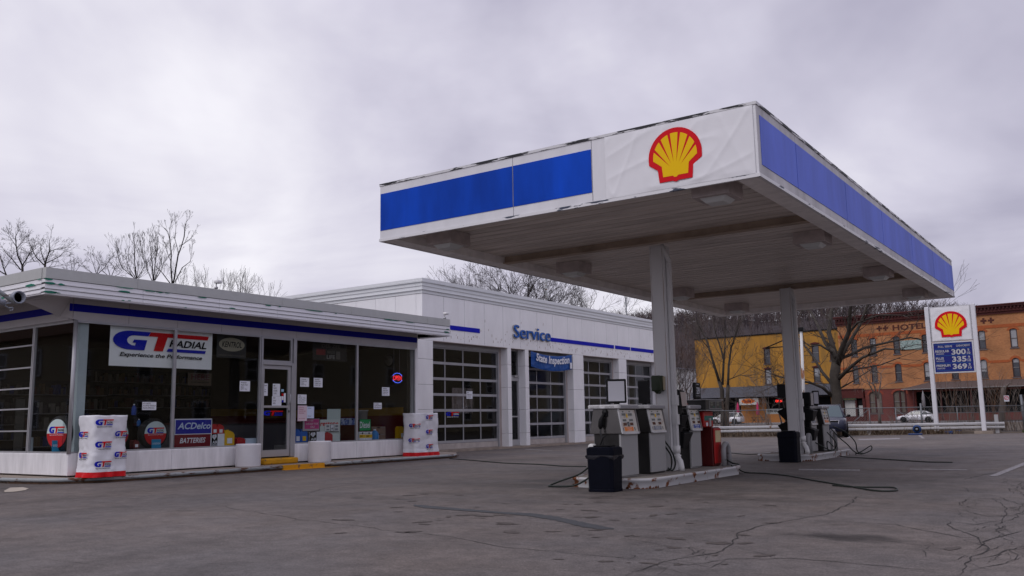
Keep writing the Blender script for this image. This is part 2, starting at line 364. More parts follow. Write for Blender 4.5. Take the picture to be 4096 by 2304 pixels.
rr=random.Random(11)
for (cx,cy,n,sx,sy) in [(2700,2245,16,140,40),(3960,2060,26,120,70),(3930,2200,22,120,50),(4040,1960,8,60,30)]:
    for k in range(n):
        x=cx+rr.gauss(0,sx); y=cy+rr.gauss(0,sy)
        if x>4180 or y>2380 or y<1880: continue
        ribbon(cm,[(x,y),(x+rr.uniform(-60,60),y+rr.uniform(-22,22)),(x+rr.uniform(-110,110),y+rr.uniform(-35,35))],rr.uniform(.007,.018),crk,seed=100+k,jit=.02)
struct(cm.build('asphalt_crack'))
# worn flakes and tar seal
tar=mat('tar_seal',(.050,.052,.056),.7,var=.2,vscale=20); fl=mat('flake',(.075,.062,.056),.8,var=.3,vscale=12)
mb=MB(); seal=[(1655,2022,6),(1700,2028,10),(1850,2040,7),(2000,2052,7),(2120,2060,10),(2220,2075,15),(2330,2100,18),(2400,2112,14),(2455,2116,3)]
pr=None; sub=[]
for i in range(len(seal)-1):
    for k in range(8):
        t=k/8; sub.append([seal[i][j]+(seal[i+1][j]-seal[i][j])*t for j in range(3)])
sub.append(list(seal[-1]))
for (x,y,h) in sub:
    h*=rr.uniform(.8,1.2); a=P(x,y-h*.6); b=P(x,y+h*.5); a.z=b.z=.005
    if pr: mb.add([pr[0],pr[1],b,a],[(0,1,2,3)],tar)
    pr=(a,b)
struct(mb.build('tar_strip'))
mb=MB()
for i in range(80):
    if i<40: x,y=rr.uniform(1580,2400),rr.uniform(1960,2145)
    elif i<75: x,y=rr.uniform(2350,3100),rr.uniform(1985,2260)
    else: x,y=rr.uniform(900,4000),rr.uniform(1930,2250)
    c=P(x,y); a=rr.uniform(.03,.16); b=a*rr.uniform(.25,.6); th=YAW+rr.gauss(0,.5); vs=[]
    for k in range(9):
        q=2*math.pi*k/9; r=rr.uniform(.6,1.2); vs.append((c.x+math.cos(q)*a*r*math.cos(th)-math.sin(q)*b*r*math.sin(th),c.y+math.cos(q)*a*r*math.sin(th)+math.sin(q)*b*r*math.cos(th),.0045))
    mb.add(vs,[tuple(range(9))],fl)
struct(mb.build('worn_patches'))
wl=mat('worn_line',(.33,.32,.33),.8,col2=(.15,.135,.135),vscale=14,thr=.5,sharp=.2)
mb=MB()
def strip(a,b,c,d,m=wl,z=.006):
    q=[P(*k) for k in (a,b,c,d)]
    for k in q: k.z=z
    mb.add(q,[(0,1,2,3)],m)
strip((3195,1876),(3440,1879),(3440,1884),(3195,1882)); strip((3640,1876),(3870,1879),(3870,1882),(3640,1879)); strip((3955,1905),(4096,1850),(4096,1862),(3990,1905))
strip((3672,1742),(3684,1742),(3700,1754),(3688,1754)); strip((3395,1744),(3408,1744),(3398,1753),(3388,1753)); strip((3430,1757),(3600,1752),(3600,1757),(3440,1761)); strip((2100,1797),(2210,1802),(2210,1803),(2100,1799))
struct(mb.build('painted_marking'))
# store pavement with curb
pav=MB(); cz=.12
pl=[(-18.32,23.2),(-18.32,11.9),(-18.6,11.1),(-19.0,10.3),(-20.4,9.95),(-28,9.9),(-28,24.5),(-21.4,25.1),(-19.2,24.2)]
F0=lambda u,v,n=0: Vector((u,v,n))
pav.fpoly(F0,[(p[0]-.06 if i<4 else p[0],p[1]) for i,p in enumerate(pl)],.0,cz,concrete); struct(pav.build('pavement'))
rust=mat('rusty_curb',(.30,.32,.33),.6,col2=(.09,.035,.015),vscale=2.6,thr=.57,sharp=.06,stretch=(1,1,4))
kb=MB(); cp=[(-28,9.9),(-20.4,9.95),(-19.5,10.1),(-19.0,10.3),(-18.7,10.75),(-18.5,11.2),(-18.36,11.8),(-18.3,13),(-18.3,15.8)]
kb.tube([(x,y,.085) for x,y in cp],.042,rust,10); kb.tube([(-18.3,17.25,.085),(-18.3,20,.085),(-18.3,22.9,.085),(-18.42,23.3,.06)],.042,rust,10)
for seg in (cp[:],[(-18.3,17.25),(-18.3,23.1)]):
    for i in range(len(seg)-1):
        (a,b),(c,d)=seg[i],seg[i+1]; kb.add([(a,b,0),(c,d,0),(c,d,.09),(a,b,.09)],[(0,1,2,3)],mat('curb_dirt',(.10,.06,.04),.9,var=.5,vscale=8))
struct(kb.build('curb'))
yc=mat('yellow_curb_paint',(.62,.30,.01),.6,col2=(.20,.12,.06),vscale=7,thr=.62,sharp=.05,var=.15)
kb=MB(); kb.box(-18.38,-18.25,15.8,17.25,0,.122,yc); q=[(-18.25,15.75,.0065),(-18.25,17.4,.0065),(-18.02,17.7,.0065),(-18.08,15.75,.0065)]; kb.add(q[::-1],[(0,1,2,3)],yc); struct(kb.build('curb_yellow_section'))
# pale concrete scab by the left curb
mb=MB(); vs=[P(*p) for p in [(15,1965),(40,1952),(90,1950),(115,1955),(100,1962),(60,1968),(20,1970)]]
for v in vs: v.z=.008
mb.add(vs,[tuple(range(7))[::-1]],mat('patch_concrete',(.42,.37,.31),.9,var=.2)); struct(mb.build('concrete_patch'))
# ================================================================ HILL with woodland
hillm=mat('hill_ground',(.050,.040,.042),1,var=.4,vscale=.05)
def hz(x,y):
    # profile: ridge parallel to the street
    d=y-(235+.25*x); t=max(0,min(1,d/150)); s=t*t*(3-2*t)
    env=max(0,min(1,(20-x)/90)) ; env=env*env*(3-2*env)
    return (39.5+5*noise.noise(Vector((x*.012,y*.012,0))))*s*(.25+.75*env)+4*s*noise.noise(Vector((x*.04,y*.04,3)))
hm=MB(); nx,ny=60,24; vs=[];fs=[]
for i in range(nx+1):
    for j in range(ny+1):
        x=-420+560*i/nx; y=225+.25*x+260*j/ny; vs.append((x,y,hz(x,y)-(1.5 if j==0 else 0)))
for i in range(nx):
    for j in range(ny): a=i*(ny+1)+j; fs.append((a,a+ny+1,a+ny+2,a+1))
hm.add(vs,fs,hillm,True); struct(hm.build('hill'))
wood=MB(); wm=[mat('wood_a',(.080,.062,.066),1),mat('wood_b',(.058,.046,.052),1),mat('wood_c',(.105,.080,.074),1)]
R=random.Random(3)
for i in range(6800):
    x=R.uniform(-330,20); y=235+.25*x+(R.uniform(2,165) if i<4200 else R.uniform(95,185)); b=Vector((x,y,hz(x,y))); h=R.uniform(4.5,8); m=R.choice(wm); ln=Vector((R.gauss(0,.5),R.gauss(0,.5),0))
    wood.tube([b,b+ln*.5+Vector((0,0,h*.5)),b+ln+Vector((0,0,h*.8))],[.10,.07,.03],m,3,False,False)
    for k in range(15):
        t=R.uniform(.15,.8); p=b+ln*t+Vector((0,0,h*t)); a=R.uniform(0,6.28); l=h*R.uniform(.15,.38)
        e=p+Vector((math.cos(a)*l*.7,math.sin(a)*l*.7,l*R.uniform(.5,.95))); wood.tube([p,e],[.055,.02],m,3,False,False)
o=wood.build('hillside_woodland'); o['kind']='stuff'; o['label']='bare brown winter woodland covering the far hillside'
# ================================================================ STORE
XS=-19.2
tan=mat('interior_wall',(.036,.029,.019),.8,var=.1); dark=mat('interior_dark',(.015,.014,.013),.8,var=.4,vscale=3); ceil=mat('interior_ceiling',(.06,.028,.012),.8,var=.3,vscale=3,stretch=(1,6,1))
fascia=mat('fascia_panel',(.42,.40,.41),.35,var=.05,vscale=1.2)
st=thing('store_building','low flat-roofed white store with big plate windows and blue stripe under its eave','building',(-22.5,16.4,0))
# walls as panels
mb=MB()
kn=mat('kick_panel',(.78,.77,.79),.34,var=.16,vscale=3,stretch=(2,2,.35),bump=.05,bscale=2,spec=.5)
def ypan(mb,x0,x1,ys,z0,z1,m,gap=.006):
    for a,b in zip(ys[:-1],ys[1:]): mb.box(x0,x1,a+gap,b-gap,z0,z1,m)
mb.box(-19.5,-19.22,10.68,15.72,.12,.60,blkd); mb.box(-19.5,-19.22,17.02,22.05,.12,.60,blkd)
ypan(mb,-19.45,-19.17,[10.57,13.15,15.75],.15,.63,kn,.004); ypan(mb,-19.45,-19.17,[16.98,19.4,22.1],.15,.63,kn,.004)
mb.box(-27,-19.452,10.574,10.84,.15,.63,kn) 
mb.box(-26.9,-19.22,22.1,22.25,.12,4.1,white)
mb.box(-27.2,-27,10.6,25,.12,4.2,white); 
mb.build('wall',st,bevel=.012)
mb=MB(); gap=[10.56,10.60,11.85,13.25,14.5,15.85,17.1,18.4,19.6,20.8,22.16]
gy=[10.53]+[onx(x,1300,XS).y for x in (515,711,887,1049,1186,1320,1444,1560)]+[22.18]
ypan(mb,-19.35,XS,gy,3.58,4.11,fascia,.005); mb.box(-19.34,XS-.01,10.55,22.17,3.58,4.10,blkd)
xs=[-28,-26.8,-25.6,-24.4,-23.2,-22.0,-20.8,-19.37]
for a,b in zip(xs[:-1],xs[1:]): mb.box(a+.005,b-.005,10.53,10.66,3.58,4.11,fascia)
mb.build('fascia',st)
sb=MB(); bl2=mat('store_stripe_shaded',(.002,.003,.22),.5,spec=.1); sb.box(XS,XS+.006,10.44,22.18,3.76,3.93,bl2); sb.box(-28,XS+.006,10.524,10.53,3.76,3.93,bl2); sb.build('blue_stripe',st)  # same blue as the garage stripe, eave shade darkened into the colour
# overhanging roof with ribbed edge
mb=MB(); chip=mat('eave_enamel',(.76,.76,.79),.3,col2=(.015,.16,.10),vscale=1.3,thr=.70,sharp=.015,var=.04,stretch=(1,.8,5)); cap=mat('roof_cap',(.48,.49,.48),.45,.2,var=.06)
X1,Y0,Y1=-18.55,9.53,23.11
def ring(o,z0,z1,m,ys=None):
    x1=X1+o; ya=Y0-o; yb=Y1
    ys=ys or [ya,yb]
    for a,b in zip(ys[:-1],ys[1:]): mb.box(x1-.15,x1,max(a,ya)+.003,b-.003,z0,z1,m)
    xx=[-28,-25.8,-23.6,-21.4,x1-.15]
    for a,b in zip(xx[:-1],xx[1:]): mb.box(a+.003,b-.003,ya,ya+.15,z0,z1,m)
    mb.box(-21.55,x1-.15,yb-.15,yb-.003,z0,z1,m)
ej=[Y0,11.8,13.9,15.75,17.5,19.3,21.3,23.11]; cj=[Y0,11.65,15.9,18.5,21.95,23.11]
for k,(a,b) in enumerate([(3.985,4.095),(4.105,4.20),(4.21,4.312)]): ring(.0+.0*k,a,b,chip,ej); 
for zz in (4.012,4.105,4.21): ring(.018,zz,zz+.028,chip,ej)
ring(-.02,4.03,4.33,blkd)
ring(.012,4.325,4.557,cap,cj)
gch=mat('green_undercoat',(.012,.17,.11),.6,var=.2,vscale=9); Rg=random.Random(17)
def chipat(F,u,v,w,h):
    n=9; pts=[(u+w/2*math.cos(k*6.283/n)*Rg.uniform(.6,1.2),v+h/2*math.sin(k*6.283/n)*Rg.uniform(.6,1.2)) for k in range(n)]; mb.fpoly(F,pts,.0,.004,gch)
Fe=FX(X1+.018); Fw=FY(Y0-.018)
for (px_,w,h,zz) in [(190,.22,.035,4.30),(202,.28,.05,4.222),(245,.15,.045,4.218),(203,.36,.055,4.030),(230,.16,.03,4.03),(500,.42,.03,4.312),(500,.34,.05,4.222),(600,.34,.03,4.306),(640,.2,.025,4.30),(670,.12,.02,4.305),(812,.3,.03,4.30),(932,.22,.035,4.12),(1075,.25,.03,4.30),(1260,.7,.03,4.305),(1570,.8,.03,4.30),(1640,.5,.02,4.30),(1785,.3,.05,4.12),(1790,.2,.03,4.22),(495,.1,.02,4.02),(520,.08,.02,4.03),(745,.08,.02,4.01),(1345,.1,.02,4.3),(1120,.12,.02,4.3)]:
    chipat(Fe,onx(px_,1150,X1+.018).y,zz,w,h)
for (px_,w,h,zz) in [(120,.5,.06,4.215),(12,.5,.05,4.05),(60,.2,.03,4.13),(155,.2,.025,4.31),(95,.12,.03,4.03)]: chipat(Fw,ony(px_,1150,Y0-.018).x,zz,w,h)
mb.build('roof_edge',st)
mb=MB(); mb.box(-28,X1-.26,Y0+.26,Y1-.26,4.11,4.14,mat('soffit_paint',(.40,.37,.36),.6,var=.1)); mb.box(-28,X1-.27,Y0+.27,Y1-.27,4.46,4.50,mat('roof_felt',(.10,.10,.10),.9)); 
wl_=ony(91,1204,Y0+.02); mb.add([wl_,(-18.7,Y0+.1,3.99),(-19.19,10.515,4.10),(-19.19,10.515,3.60),(-19.6,10.45,3.66)],[(0,1,2),(0,2,3,4)],fascia); mb.build('roof',st)
# window frames
def window(parent,F,u0,u1,v0,v1,fr=.038,dp=.06,hb=(),vb=(),gm=glass,m=alu,gl=True,name='window'):
    a=MB(); a.fbox(F,u0,u0+fr,v0,v1,-dp/2,dp/2,m); a.fbox(F,u1-fr,u1,v0,v1,-dp/2,dp/2,m); a.fbox(F,u0+fr,u1-fr,v0,v0+fr,-dp/2,dp/2,m); a.fbox(F,u0+fr,u1-fr,v1-fr,v1,-dp/2,dp/2,m)
    for h in hb: a.fbox(F,u0+fr,u1-fr,h-fr*.45,h+fr*.45,-dp*.35,dp*.35,m)
    for h in vb:
        vs=[v0+fr]+[q for h2 in sorted(hb) for q in (h2-fr*.45,h2+fr*.45)]+[v1-fr]
        for p,q in zip(vs[::2],vs[1::2]): a.fbox(F,h-fr*.4,h+fr*.4,p,q,-dp*.32,dp*.32,m)
    fo=a.build(name,parent)
    if gl:
        g=MB(); g.add([F(u0+fr*.5,v0+fr*.5,-.01),F(u1-fr*.5,v0+fr*.5,-.01),F(u1-fr*.5,v1-fr*.5,-.01),F(u0+fr*.5,v1-fr*.5,-.01)],[(0,1,2,3)],gm); g.build('pane',fo)
    return fo
FS=FX(XS-.03)
window(st,FS,10.60,13.155,.63,3.56); window(st,FS,13.155,15.78,.63,3.56); window(st,FS,17.0,19.44,.63,3.56); window(st,FS,19.44,22.1,.63,3.56)
FL=FY(10.6+.03)
window(st,FL,-20.98,-19.22,.63,3.56); window(st,FL,-23.5,-21.0,.63,3.56,hb=(1.13,1.64,2.12,2.60,3.12)); window(st,FL,-26.0,-23.52,.63,3.56,hb=(1.13,1.64,2.12,2.60,3.12))
mb=MB(); mb.tube([(XS+.01,10.6,.62),(XS+.01,10.6,3.57)],.045,alu,12); mb.build('corner_post',st)
mb=MB(); pb=mat('pale_blue_column',(.42,.48,.50),.5,var=.05); mb.box(-19.52,-19.32,10.78,10.98,.3,3.6,pb); mb.build('column',st)
# header bar and sill
mb=MB(); mb.box(XS-.1,XS+.02,10.62,22.1,3.555,3.578,alu); mb.box(-28,XS-.1,10.58,10.7,3.555,3.578,alu); mb.build('window_header',st)
# door
dr=window(st,FS,15.80,16.88,2.86,3.56,fr=.06,name='transom_window')
a=MB(); a.fbox(FS,15.78,15.84,.30,2.86,-.06,.07,alu); a.fbox(FS,16.84,16.99,.30,2.86,-.06,.06,alu); a.fbox(FS,15.84,16.84,2.79,2.86,-.06,.08,alu); a.fbox(FS,16.90,17.0,2.86,3.56,-.06,.06,alu); a.build('door_frame',st)
d=MB(); al2=mat('door_aluminium',(.46,.46,.48),.4,.5)
d.fbox(FS,15.85,15.91,.32,2.78,-.02,.03,al2); d.fbox(FS,16.74,16.83,.32,2.78,-.02,.03,al2); d.fbox(FS,15.91,16.74,.32,.50,-.02,.03,al2); d.fbox(FS,15.91,16.74,2.68,2.78,-.02,.03,al2); d.fbox(FS,15.91,16.74,1.63,1.69,-.02,.03,al2)
do=d.build('door',st); g=MB(); g.add([FS(15.9,.49,0),FS(16.75,.49,0),FS(16.75,2.7,0),FS(15.9,2.7,0)],[(0,1,2,3)],glass); g.build('pane',do)
h=MB(); h.tube([FS(16.78,1.72,.03),FS(16.78,1.76,.09),FS(16.78,1.98,.09),FS(16.78,2.02,.03)],.012,al2,8); h.fbox(FS,16.765,16.795,1.5,1.56,.03,.045,blk); h.build('handle',do)
s=MB(); s.box(-19.45,-18.98,15.8,16.98,.12,.28,yc); s.build('doorstep',st,bevel=.045,seg=3)
# interior shell
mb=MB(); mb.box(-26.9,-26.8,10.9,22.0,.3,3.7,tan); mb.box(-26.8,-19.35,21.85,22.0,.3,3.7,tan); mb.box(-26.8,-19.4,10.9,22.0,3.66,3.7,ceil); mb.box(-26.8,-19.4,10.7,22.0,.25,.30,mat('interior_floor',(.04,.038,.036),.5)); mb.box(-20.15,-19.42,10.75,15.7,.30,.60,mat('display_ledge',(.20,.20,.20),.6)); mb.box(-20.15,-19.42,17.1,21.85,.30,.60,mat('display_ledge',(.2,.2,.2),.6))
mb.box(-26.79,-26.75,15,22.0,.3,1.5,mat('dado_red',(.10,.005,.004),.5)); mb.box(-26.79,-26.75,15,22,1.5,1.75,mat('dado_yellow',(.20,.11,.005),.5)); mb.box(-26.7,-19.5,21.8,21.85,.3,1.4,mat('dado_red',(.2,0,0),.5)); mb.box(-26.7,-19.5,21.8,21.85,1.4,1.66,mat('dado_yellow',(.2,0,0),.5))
mb.build('interior',st)
# ================================================================ SERVICE GARAGE
XG=-21.6
sg=thing('service_garage','tall white-tiled service garage with four glazed roll-up bay doors and a blue Service sign','building',(-26,35,0))
mb=MB(); Z1=6.0
pys=[25.24]+[onx(1600+p/1.857,1300,XG).y for p in (325,480,627,765,893,1018,1133,1245,1350,1443,1530,1612,1695,1775,1850)]
pys=[q for q in pys if q<45.3]+[46.1]
ypan(mb,XG-.3,XG,pys,4.22,5.98,white,.006); mb.box(XG-.28,XG-.008,25.26,pys[-1],4.24,5.98,mat('seam_dark',(.10,.10,.10),.8))
xx=[XG-.3-1.05*i for i in range(0,10)][::-1]
for a,b in zip(xx[:-1],xx[1:]): mb.box(a+.006,b-.006,25.24,25.5,3.9,5.98,white)
# piers (front faces of white tiles) with recess returns
def pier(y0,y1,dep=.5,lo=.08):
    for a,b in [(lo,.62),(.63,1.62),(1.63,2.55),(2.56,3.5),(3.51,4.215)]: mb.box(XG-dep,XG,y0,y1,a,b,white)
pier(22.3,25.87); pier(30.79,31.06); pier(32.13,32.41); pier(36.19,37.17); pier(40.79,41.64)
pier(45.3,pys[-1]-.01)
mb.build('wall',sg,bevel=.006)
mb=MB(); tr=mat('cornice_enamel',(.72,.74,.76),.3,col2=(.02,.13,.09),vscale=1.6,thr=.735,sharp=.015,var=.05,stretch=(1,1,4))
def ring2(o,z0,z1,step=1.7):
    y=25.24-o; 
    while y<pys[-1]: mb.box(XG-.3,XG+o,y+.003,min(y+step,pys[-1]),z0,z1,tr); y+=step
    x=XG-.3
    while x>-31: mb.box(x-step,x-.003,25.24-o,25.5,z0,z1,tr); x-=step
ring2(.02,5.99,6.14); ring2(.045,6.145,6.29); ring2(.02,6.295,6.44); 
for zz in (6.11,6.26,6.41): ring2(.07,zz,zz+.03)
ring2(.05,6.45,6.56,3.1); mb.build('cornice',sg)
MB().box(-31,XG-.25,25.45,pys[-1]-.05,6.30,6.36,mat('roof_felt',(.1,.1,.1),.9)).build('roof',sg)
for a_,b_ in ((25.3,28.83),(34.22,40.3),(40.45,42.1),(42.2,45.3)): MB().box(XG,XG+.02,a_,b_,4.71,4.89,blue).build('blue_stripe',sg)
rustst=mat('drip_rust',(.25,.17,.12),.8,var=.3)
dm=MB(); Rr=random.Random(5)
for i in range(150):
    y=Rr.uniform(25.6,45.5); z=Rr.uniform(4.30,4.62)
    if 28.9<y<34.2 and Rr.random()<.5: z=Rr.uniform(4.5,5.4)
    dm.box(XG+.001,XG+.003,y,y+.02,z,z+Rr.uniform(.02,.12),rustst)
rsp=dm.build('rust_spots',sg); rsp['kind']='stuff'
# garage doors
def bay(y0,y1,cols,lo=.10,hi=4.2,x=-22.05):
    F=FX(x); m=mat('garage_door_frame',(.36,.36,.38),.5,.2,var=.12,vscale=2)
    # surround
    mb=MB(); mb.fbox(F,y0,y0+.07,lo,hi,-.05,.12,m); mb.fbox(F,y1-.07,y1,lo,hi,-.05,.12,m); mb.fbox(F,y0+.07,y1-.07,hi-.16,hi,-.05,.12,m); mb.build('door_surround',sg)
    n=6 if hi>4 else 5; hs=[lo+.28+(hi-.16-lo-.28)*i/n for i in range(n+1)]
    a=MB(); a.fbox(F,y0+.07,y1-.07,lo,lo+.22,0,.05,mat('door_bottom_rail',(.42,.38,.36),.7,var=.2,vscale=3))
    for h in hs: a.fbox(F,y0+.07,y1-.07,h-.05,h+.05,0,.05,m)
    w=(y1-y0-.14)/cols
    for k in range(cols+1):
        for p,q in zip(hs[:-1],hs[1:]): a.fbox(F,y0+.07+w*k-.022 if k else y0+.07,y0+.07+w*k+.022 if k<cols else y1-.07,p+.05,q-.05,0,.04,m)
    d=a.build('garage_door',sg); g=MB(); g.add([F(y0+.08,lo+.05,.015),F(y1-.08,lo+.05,.015),F(y1-.08,hi-.18,.015),F(y0+.08,hi-.18,.015)],[(0,1,2,3)],glassg); g.build('pane',d)
    return d
BAYS=[(25.87,30.62),(32.41,36.0),(37.17,40.6),(41.64,46.1)]
bay(25.87,30.62,4); bay(32.41,36.05,3); bay(37.17,40.66,3); bay(41.64,45.3,4)
mb=MB()
for a,b in [(30.62,30.79),(31.06,31.12),(36.05,36.19),(40.66,40.79)]: mb.box(-22.25,-21.95,a,b,.05,4.22,mat('jamb_paint',(.42,.36,.34),.6,var=.2,vscale=1.5))
mb.box(-22.3,-21.61,24.9,45.3,4.205,4.23,mat('jamb_paint',(.4,.4,.4),.6)); mb.box(-22.35,-21.58,24.8,46.1,-.05,.09,concrete); mb.build('door_jambs',sg)
fw_=window(sg,FX(-22.0),31.12,32.13,3.05,4.2,fr=.05,name='transom_window')
d=MB(); Fd=FX(-22.0); d.fbox(Fd,31.12,31.19,.1,3.0,-.03,.05,al2); d.fbox(Fd,32.02,32.12,.1,3.0,-.03,.05,al2); d.fbox(Fd,31.19,32.02,.1,.35,-.03,.05,al2); d.fbox(Fd,31.19,32.02,2.86,3.04,-.03,.05,al2); d.fbox(Fd,31.19,32.02,1.3,1.36,-.03,.04,al2)
do=d.build('door',sg); MB().add([Fd(31.18,.3,0),Fd(32.04,.3,0),Fd(32.04,2.9,0),Fd(31.18,2.9,0)],[(0,1,2,3)],glassg).build('pane',do)
MB().box(-21.97,-21.86,31.7,32.0,3.02,3.10,alu).build('door_closer',sg)
# Service letters with a pale shadow letter behind
L=MB(); Fg=FX(XG)
def bold(mb,F,body,u0,u1,v0,v1,n0,n1,m,shear=0,b=.04,k=.0):
    vs,fs=textmesh(body,shear,b)
    x0=min(p[0] for p in vs);x1=max(p[0] for p in vs);y0=min(p[1] for p in vs);y1=max(p[1] for p in vs)
    L_=len(vs); T=lambda p,n:F(u0+(p[0]-x0)/(x1-x0)*(u1-u0),v0+(p[1]-y0)/(y1-y0)*(v1-v0),n)
    ed={}
    for f in fs:
        for i in range(len(f)):
            e=(f[i],f[(i+1)%len(f)]); ed[e]=ed.get(e,0)+1
    side=[(a,b_,L_+b_,L_+a) for (a,b_) in ed if (b_,a) not in ed]
    mb.add([T(p,n1) for p in vs]+[T(p,n0) for p in vs],list(fs)+[tuple(reversed(q)) for q in side],m)
lb=mat('letter_blue',(.01,.10,.42),.35); lt=mat('letter_trim',(.42,.40,.36),.5)
bold(L,Fg,'Service',31.18,34.16,4.66,5.27,.01,.05,lt,b=.008); L.build('letter_backing',sg)
L=MB(); bold(L,Fg,'Service',31.21,34.13,4.685,5.24,.05,.10,lb,b=0); L.build('service_lettering',sg)
# interior of garage
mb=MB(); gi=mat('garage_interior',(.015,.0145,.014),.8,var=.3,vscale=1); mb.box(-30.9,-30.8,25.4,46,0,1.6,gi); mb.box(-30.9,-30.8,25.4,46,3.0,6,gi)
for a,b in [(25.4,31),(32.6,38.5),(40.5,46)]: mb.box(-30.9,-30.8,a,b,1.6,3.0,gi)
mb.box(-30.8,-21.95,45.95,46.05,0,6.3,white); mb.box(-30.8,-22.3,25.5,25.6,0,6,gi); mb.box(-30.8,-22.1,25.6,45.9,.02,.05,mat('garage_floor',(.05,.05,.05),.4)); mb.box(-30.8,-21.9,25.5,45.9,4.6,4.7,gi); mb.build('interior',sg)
lamp=thing('ceiling_lamp','small lit ceiling lamp glimpsed through the upper panes of the first garage bay','lamp',(-25.5,29.3,4.5))
MB().box(-25.6,-25.4,29.0,29.5,4.44,4.5,mat('lamp_lit',(.9,.9,.8),.5,emit=2.0)).build('lamp_shade',lamp)
# ================================================================ CANOPY
CX0,CX1,CY0,CY1,CZ0,CZ1=-11.5,-4.08,12.21,29.25,4.6,5.73
cn=thing('fuel_canopy','large flat fuel canopy on two grey columns with white and blue edge panels','canopy',(-7.6,20.2,0))
cw=mat('canopy_white',(.70,.70,.73),.35,var=.10,vscale=2,stretch=(1,1,.3)); cwr=mat('canopy_white_side',(.50,.49,.51),.5,var=.28,vscale=2.2,stretch=(1,1,.25))  # second white is greyer and more streaked, for the right side
peel=mat('peeling_trim',(.62,.62,.64),.5,col2=(.02,.021,.026),vscale=6,thr=.50,sharp=.04,stretch=(.4,.4,3))
peel2=mat('peeling_bottom',(.68,.68,.70),.5,col2=(.05,.06,.09),vscale=4,thr=.60,sharp=.02,stretch=(.5,.5,3))
mb=MB()
def panels(F,cuts,z0,z1,m,blocks,mblue,seam=.006):
    for a,b in zip(cuts[:-1],cuts[1:]): mb.fbox(F,a+seam,b-seam,z0,z1,-.05,0,m)
FF=FY(CY0); FR=FX(CX1); FLx=lambda u,v,n=0: Vector((CX0-n,u,v)); FB=lambda u,v,n=0: Vector((u,CY1+n,v))
cutF=[CX0,-8.39,-6.83,-6.58,CX1]; cutR=[CY0,14.02,17.04,20.03,23.18,26.02,CY1]
panels(FF,cutF,CZ0+.05,CZ1-.04,cw,0,0); panels(FR,cutR,CZ0+.05,CZ1-.04,cwr,0,0)
mb.fbox(FLx,CY0+.06,CY1-.06,CZ0+.05,CZ1-.04,-.05,0,cw); mb.fbox(FB,CX0,CX1,CZ0+.05,CZ1-.04,-.05,0,cw)
mb.box(CX0+.06,CX1-.06,CY0+.06,CY1-.06,CZ0+.22,CZ1-.1,blkd)
mb.build('fascia',cn)
b=MB(); b.fbox(FF,CX0+.02,-8.40,4.81,5.53,0,.008,bluef); b.fbox(FF,-8.38,-6.84,4.81,5.53,0,.008,bluef); b.build('front_stripe',cn)
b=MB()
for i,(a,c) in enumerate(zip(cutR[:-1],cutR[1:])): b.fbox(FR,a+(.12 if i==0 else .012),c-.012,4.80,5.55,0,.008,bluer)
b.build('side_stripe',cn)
b=MB(); b.fbox(FLx,CY0+.05,CY1-.05,4.80,5.55,0,.008,bluef); b.build('rear_stripe',cn)
b=MB()
for F,a,c in ((FF,CX0-.01,CX1+.01),(FR,CY0+.006,CY1),(FLx,CY0,CY1),(FB,CX0,CX1)): b.fbox(F,a,c,CZ1-.045,CZ1,-.04,.012,peel)
b.build('top_trim',cn)
b=MB()
for F,a,c in ((FF,CX0-.01,CX1+.01),(FR,CY0+.006,CY1),(FLx,CY0,CY1),(FB,CX0,CX1)): b.fbox(F,a,c,CZ0,CZ0+.052,-.04,.012,peel2)
b.build('bottom_trim',cn)
sof=mat('soffit_deck',(.64,.575,.53),.42,var=.30,vscale=1.5,stretch=(.35,3.5,1)); sk=mat('soffit_skirt',(.84,.81,.80),.5,var=.15)
b=MB(); zz=CZ0+.17; y=CY0+.05
while y<CY1-.1:
    y2=min(y+.30,CY1-.05)
    b.add([(CX0+.1,y,zz),(CX0+.1,y2-.035,zz),(CX0+.1,y2-.03,zz+.028),(CX0+.1,y2,zz+.028),(CX1-.1,y,zz),(CX1-.1,y2-.035,zz),(CX1-.1,y2-.03,zz+.028),(CX1-.1,y2,zz+.028)],[(0,4,5,1),(1,5,6,2),(2,6,7,3)],sof); b.add([(CX0+.1,y2,zz+.028),(CX1-.1,y2,zz+.028),(CX1-.1,y2,zz),(CX0+.1,y2,zz)],[(0,1,2,3)],sof); y+=.30
b.build('soffit',cn)
b=MB()
for X0,X1_ in ((CX1-.36,CX1-.045),(CX0+.045,CX0+.36)):
    for ya,yb in ((CY0+.05,15.9),(15.905,20.2),(20.205,24.45),(24.455,CY1-.05)): b.box(X0,X1_,ya,yb,CZ0+.005,zz+.02,sk)
b.box(CX0+.36,CX1-.36,CY1-.3,CY1-.05,CZ0+.005,zz+.02,sk); b.build('soffit_skirt',cn,bevel=.01)
bm=mat('beam_paint',(.36,.28,.22),.6,var=.3,vscale=2)
for y in (15.86,24.28):
    b=MB(); b.box(CX0+.36,CX1-.36,y-.09,y+.09,CZ0+.02,CZ0+.04,bm); b.box(CX0+.36,CX1-.36,y-.03,y+.03,CZ0+.04,zz+.03,bm); b.build('beam',cn)
colm=mat('column_paint',(.54,.54,.55),.5,var=.08,vscale=2,stretch=(1,1,.2)); rs=mat('rust_streak',(.22,.10,.04),.8,col2=(.42,.41,.42),vscale=7,thr=.5,sharp=.1,stretch=(1,1,.15))
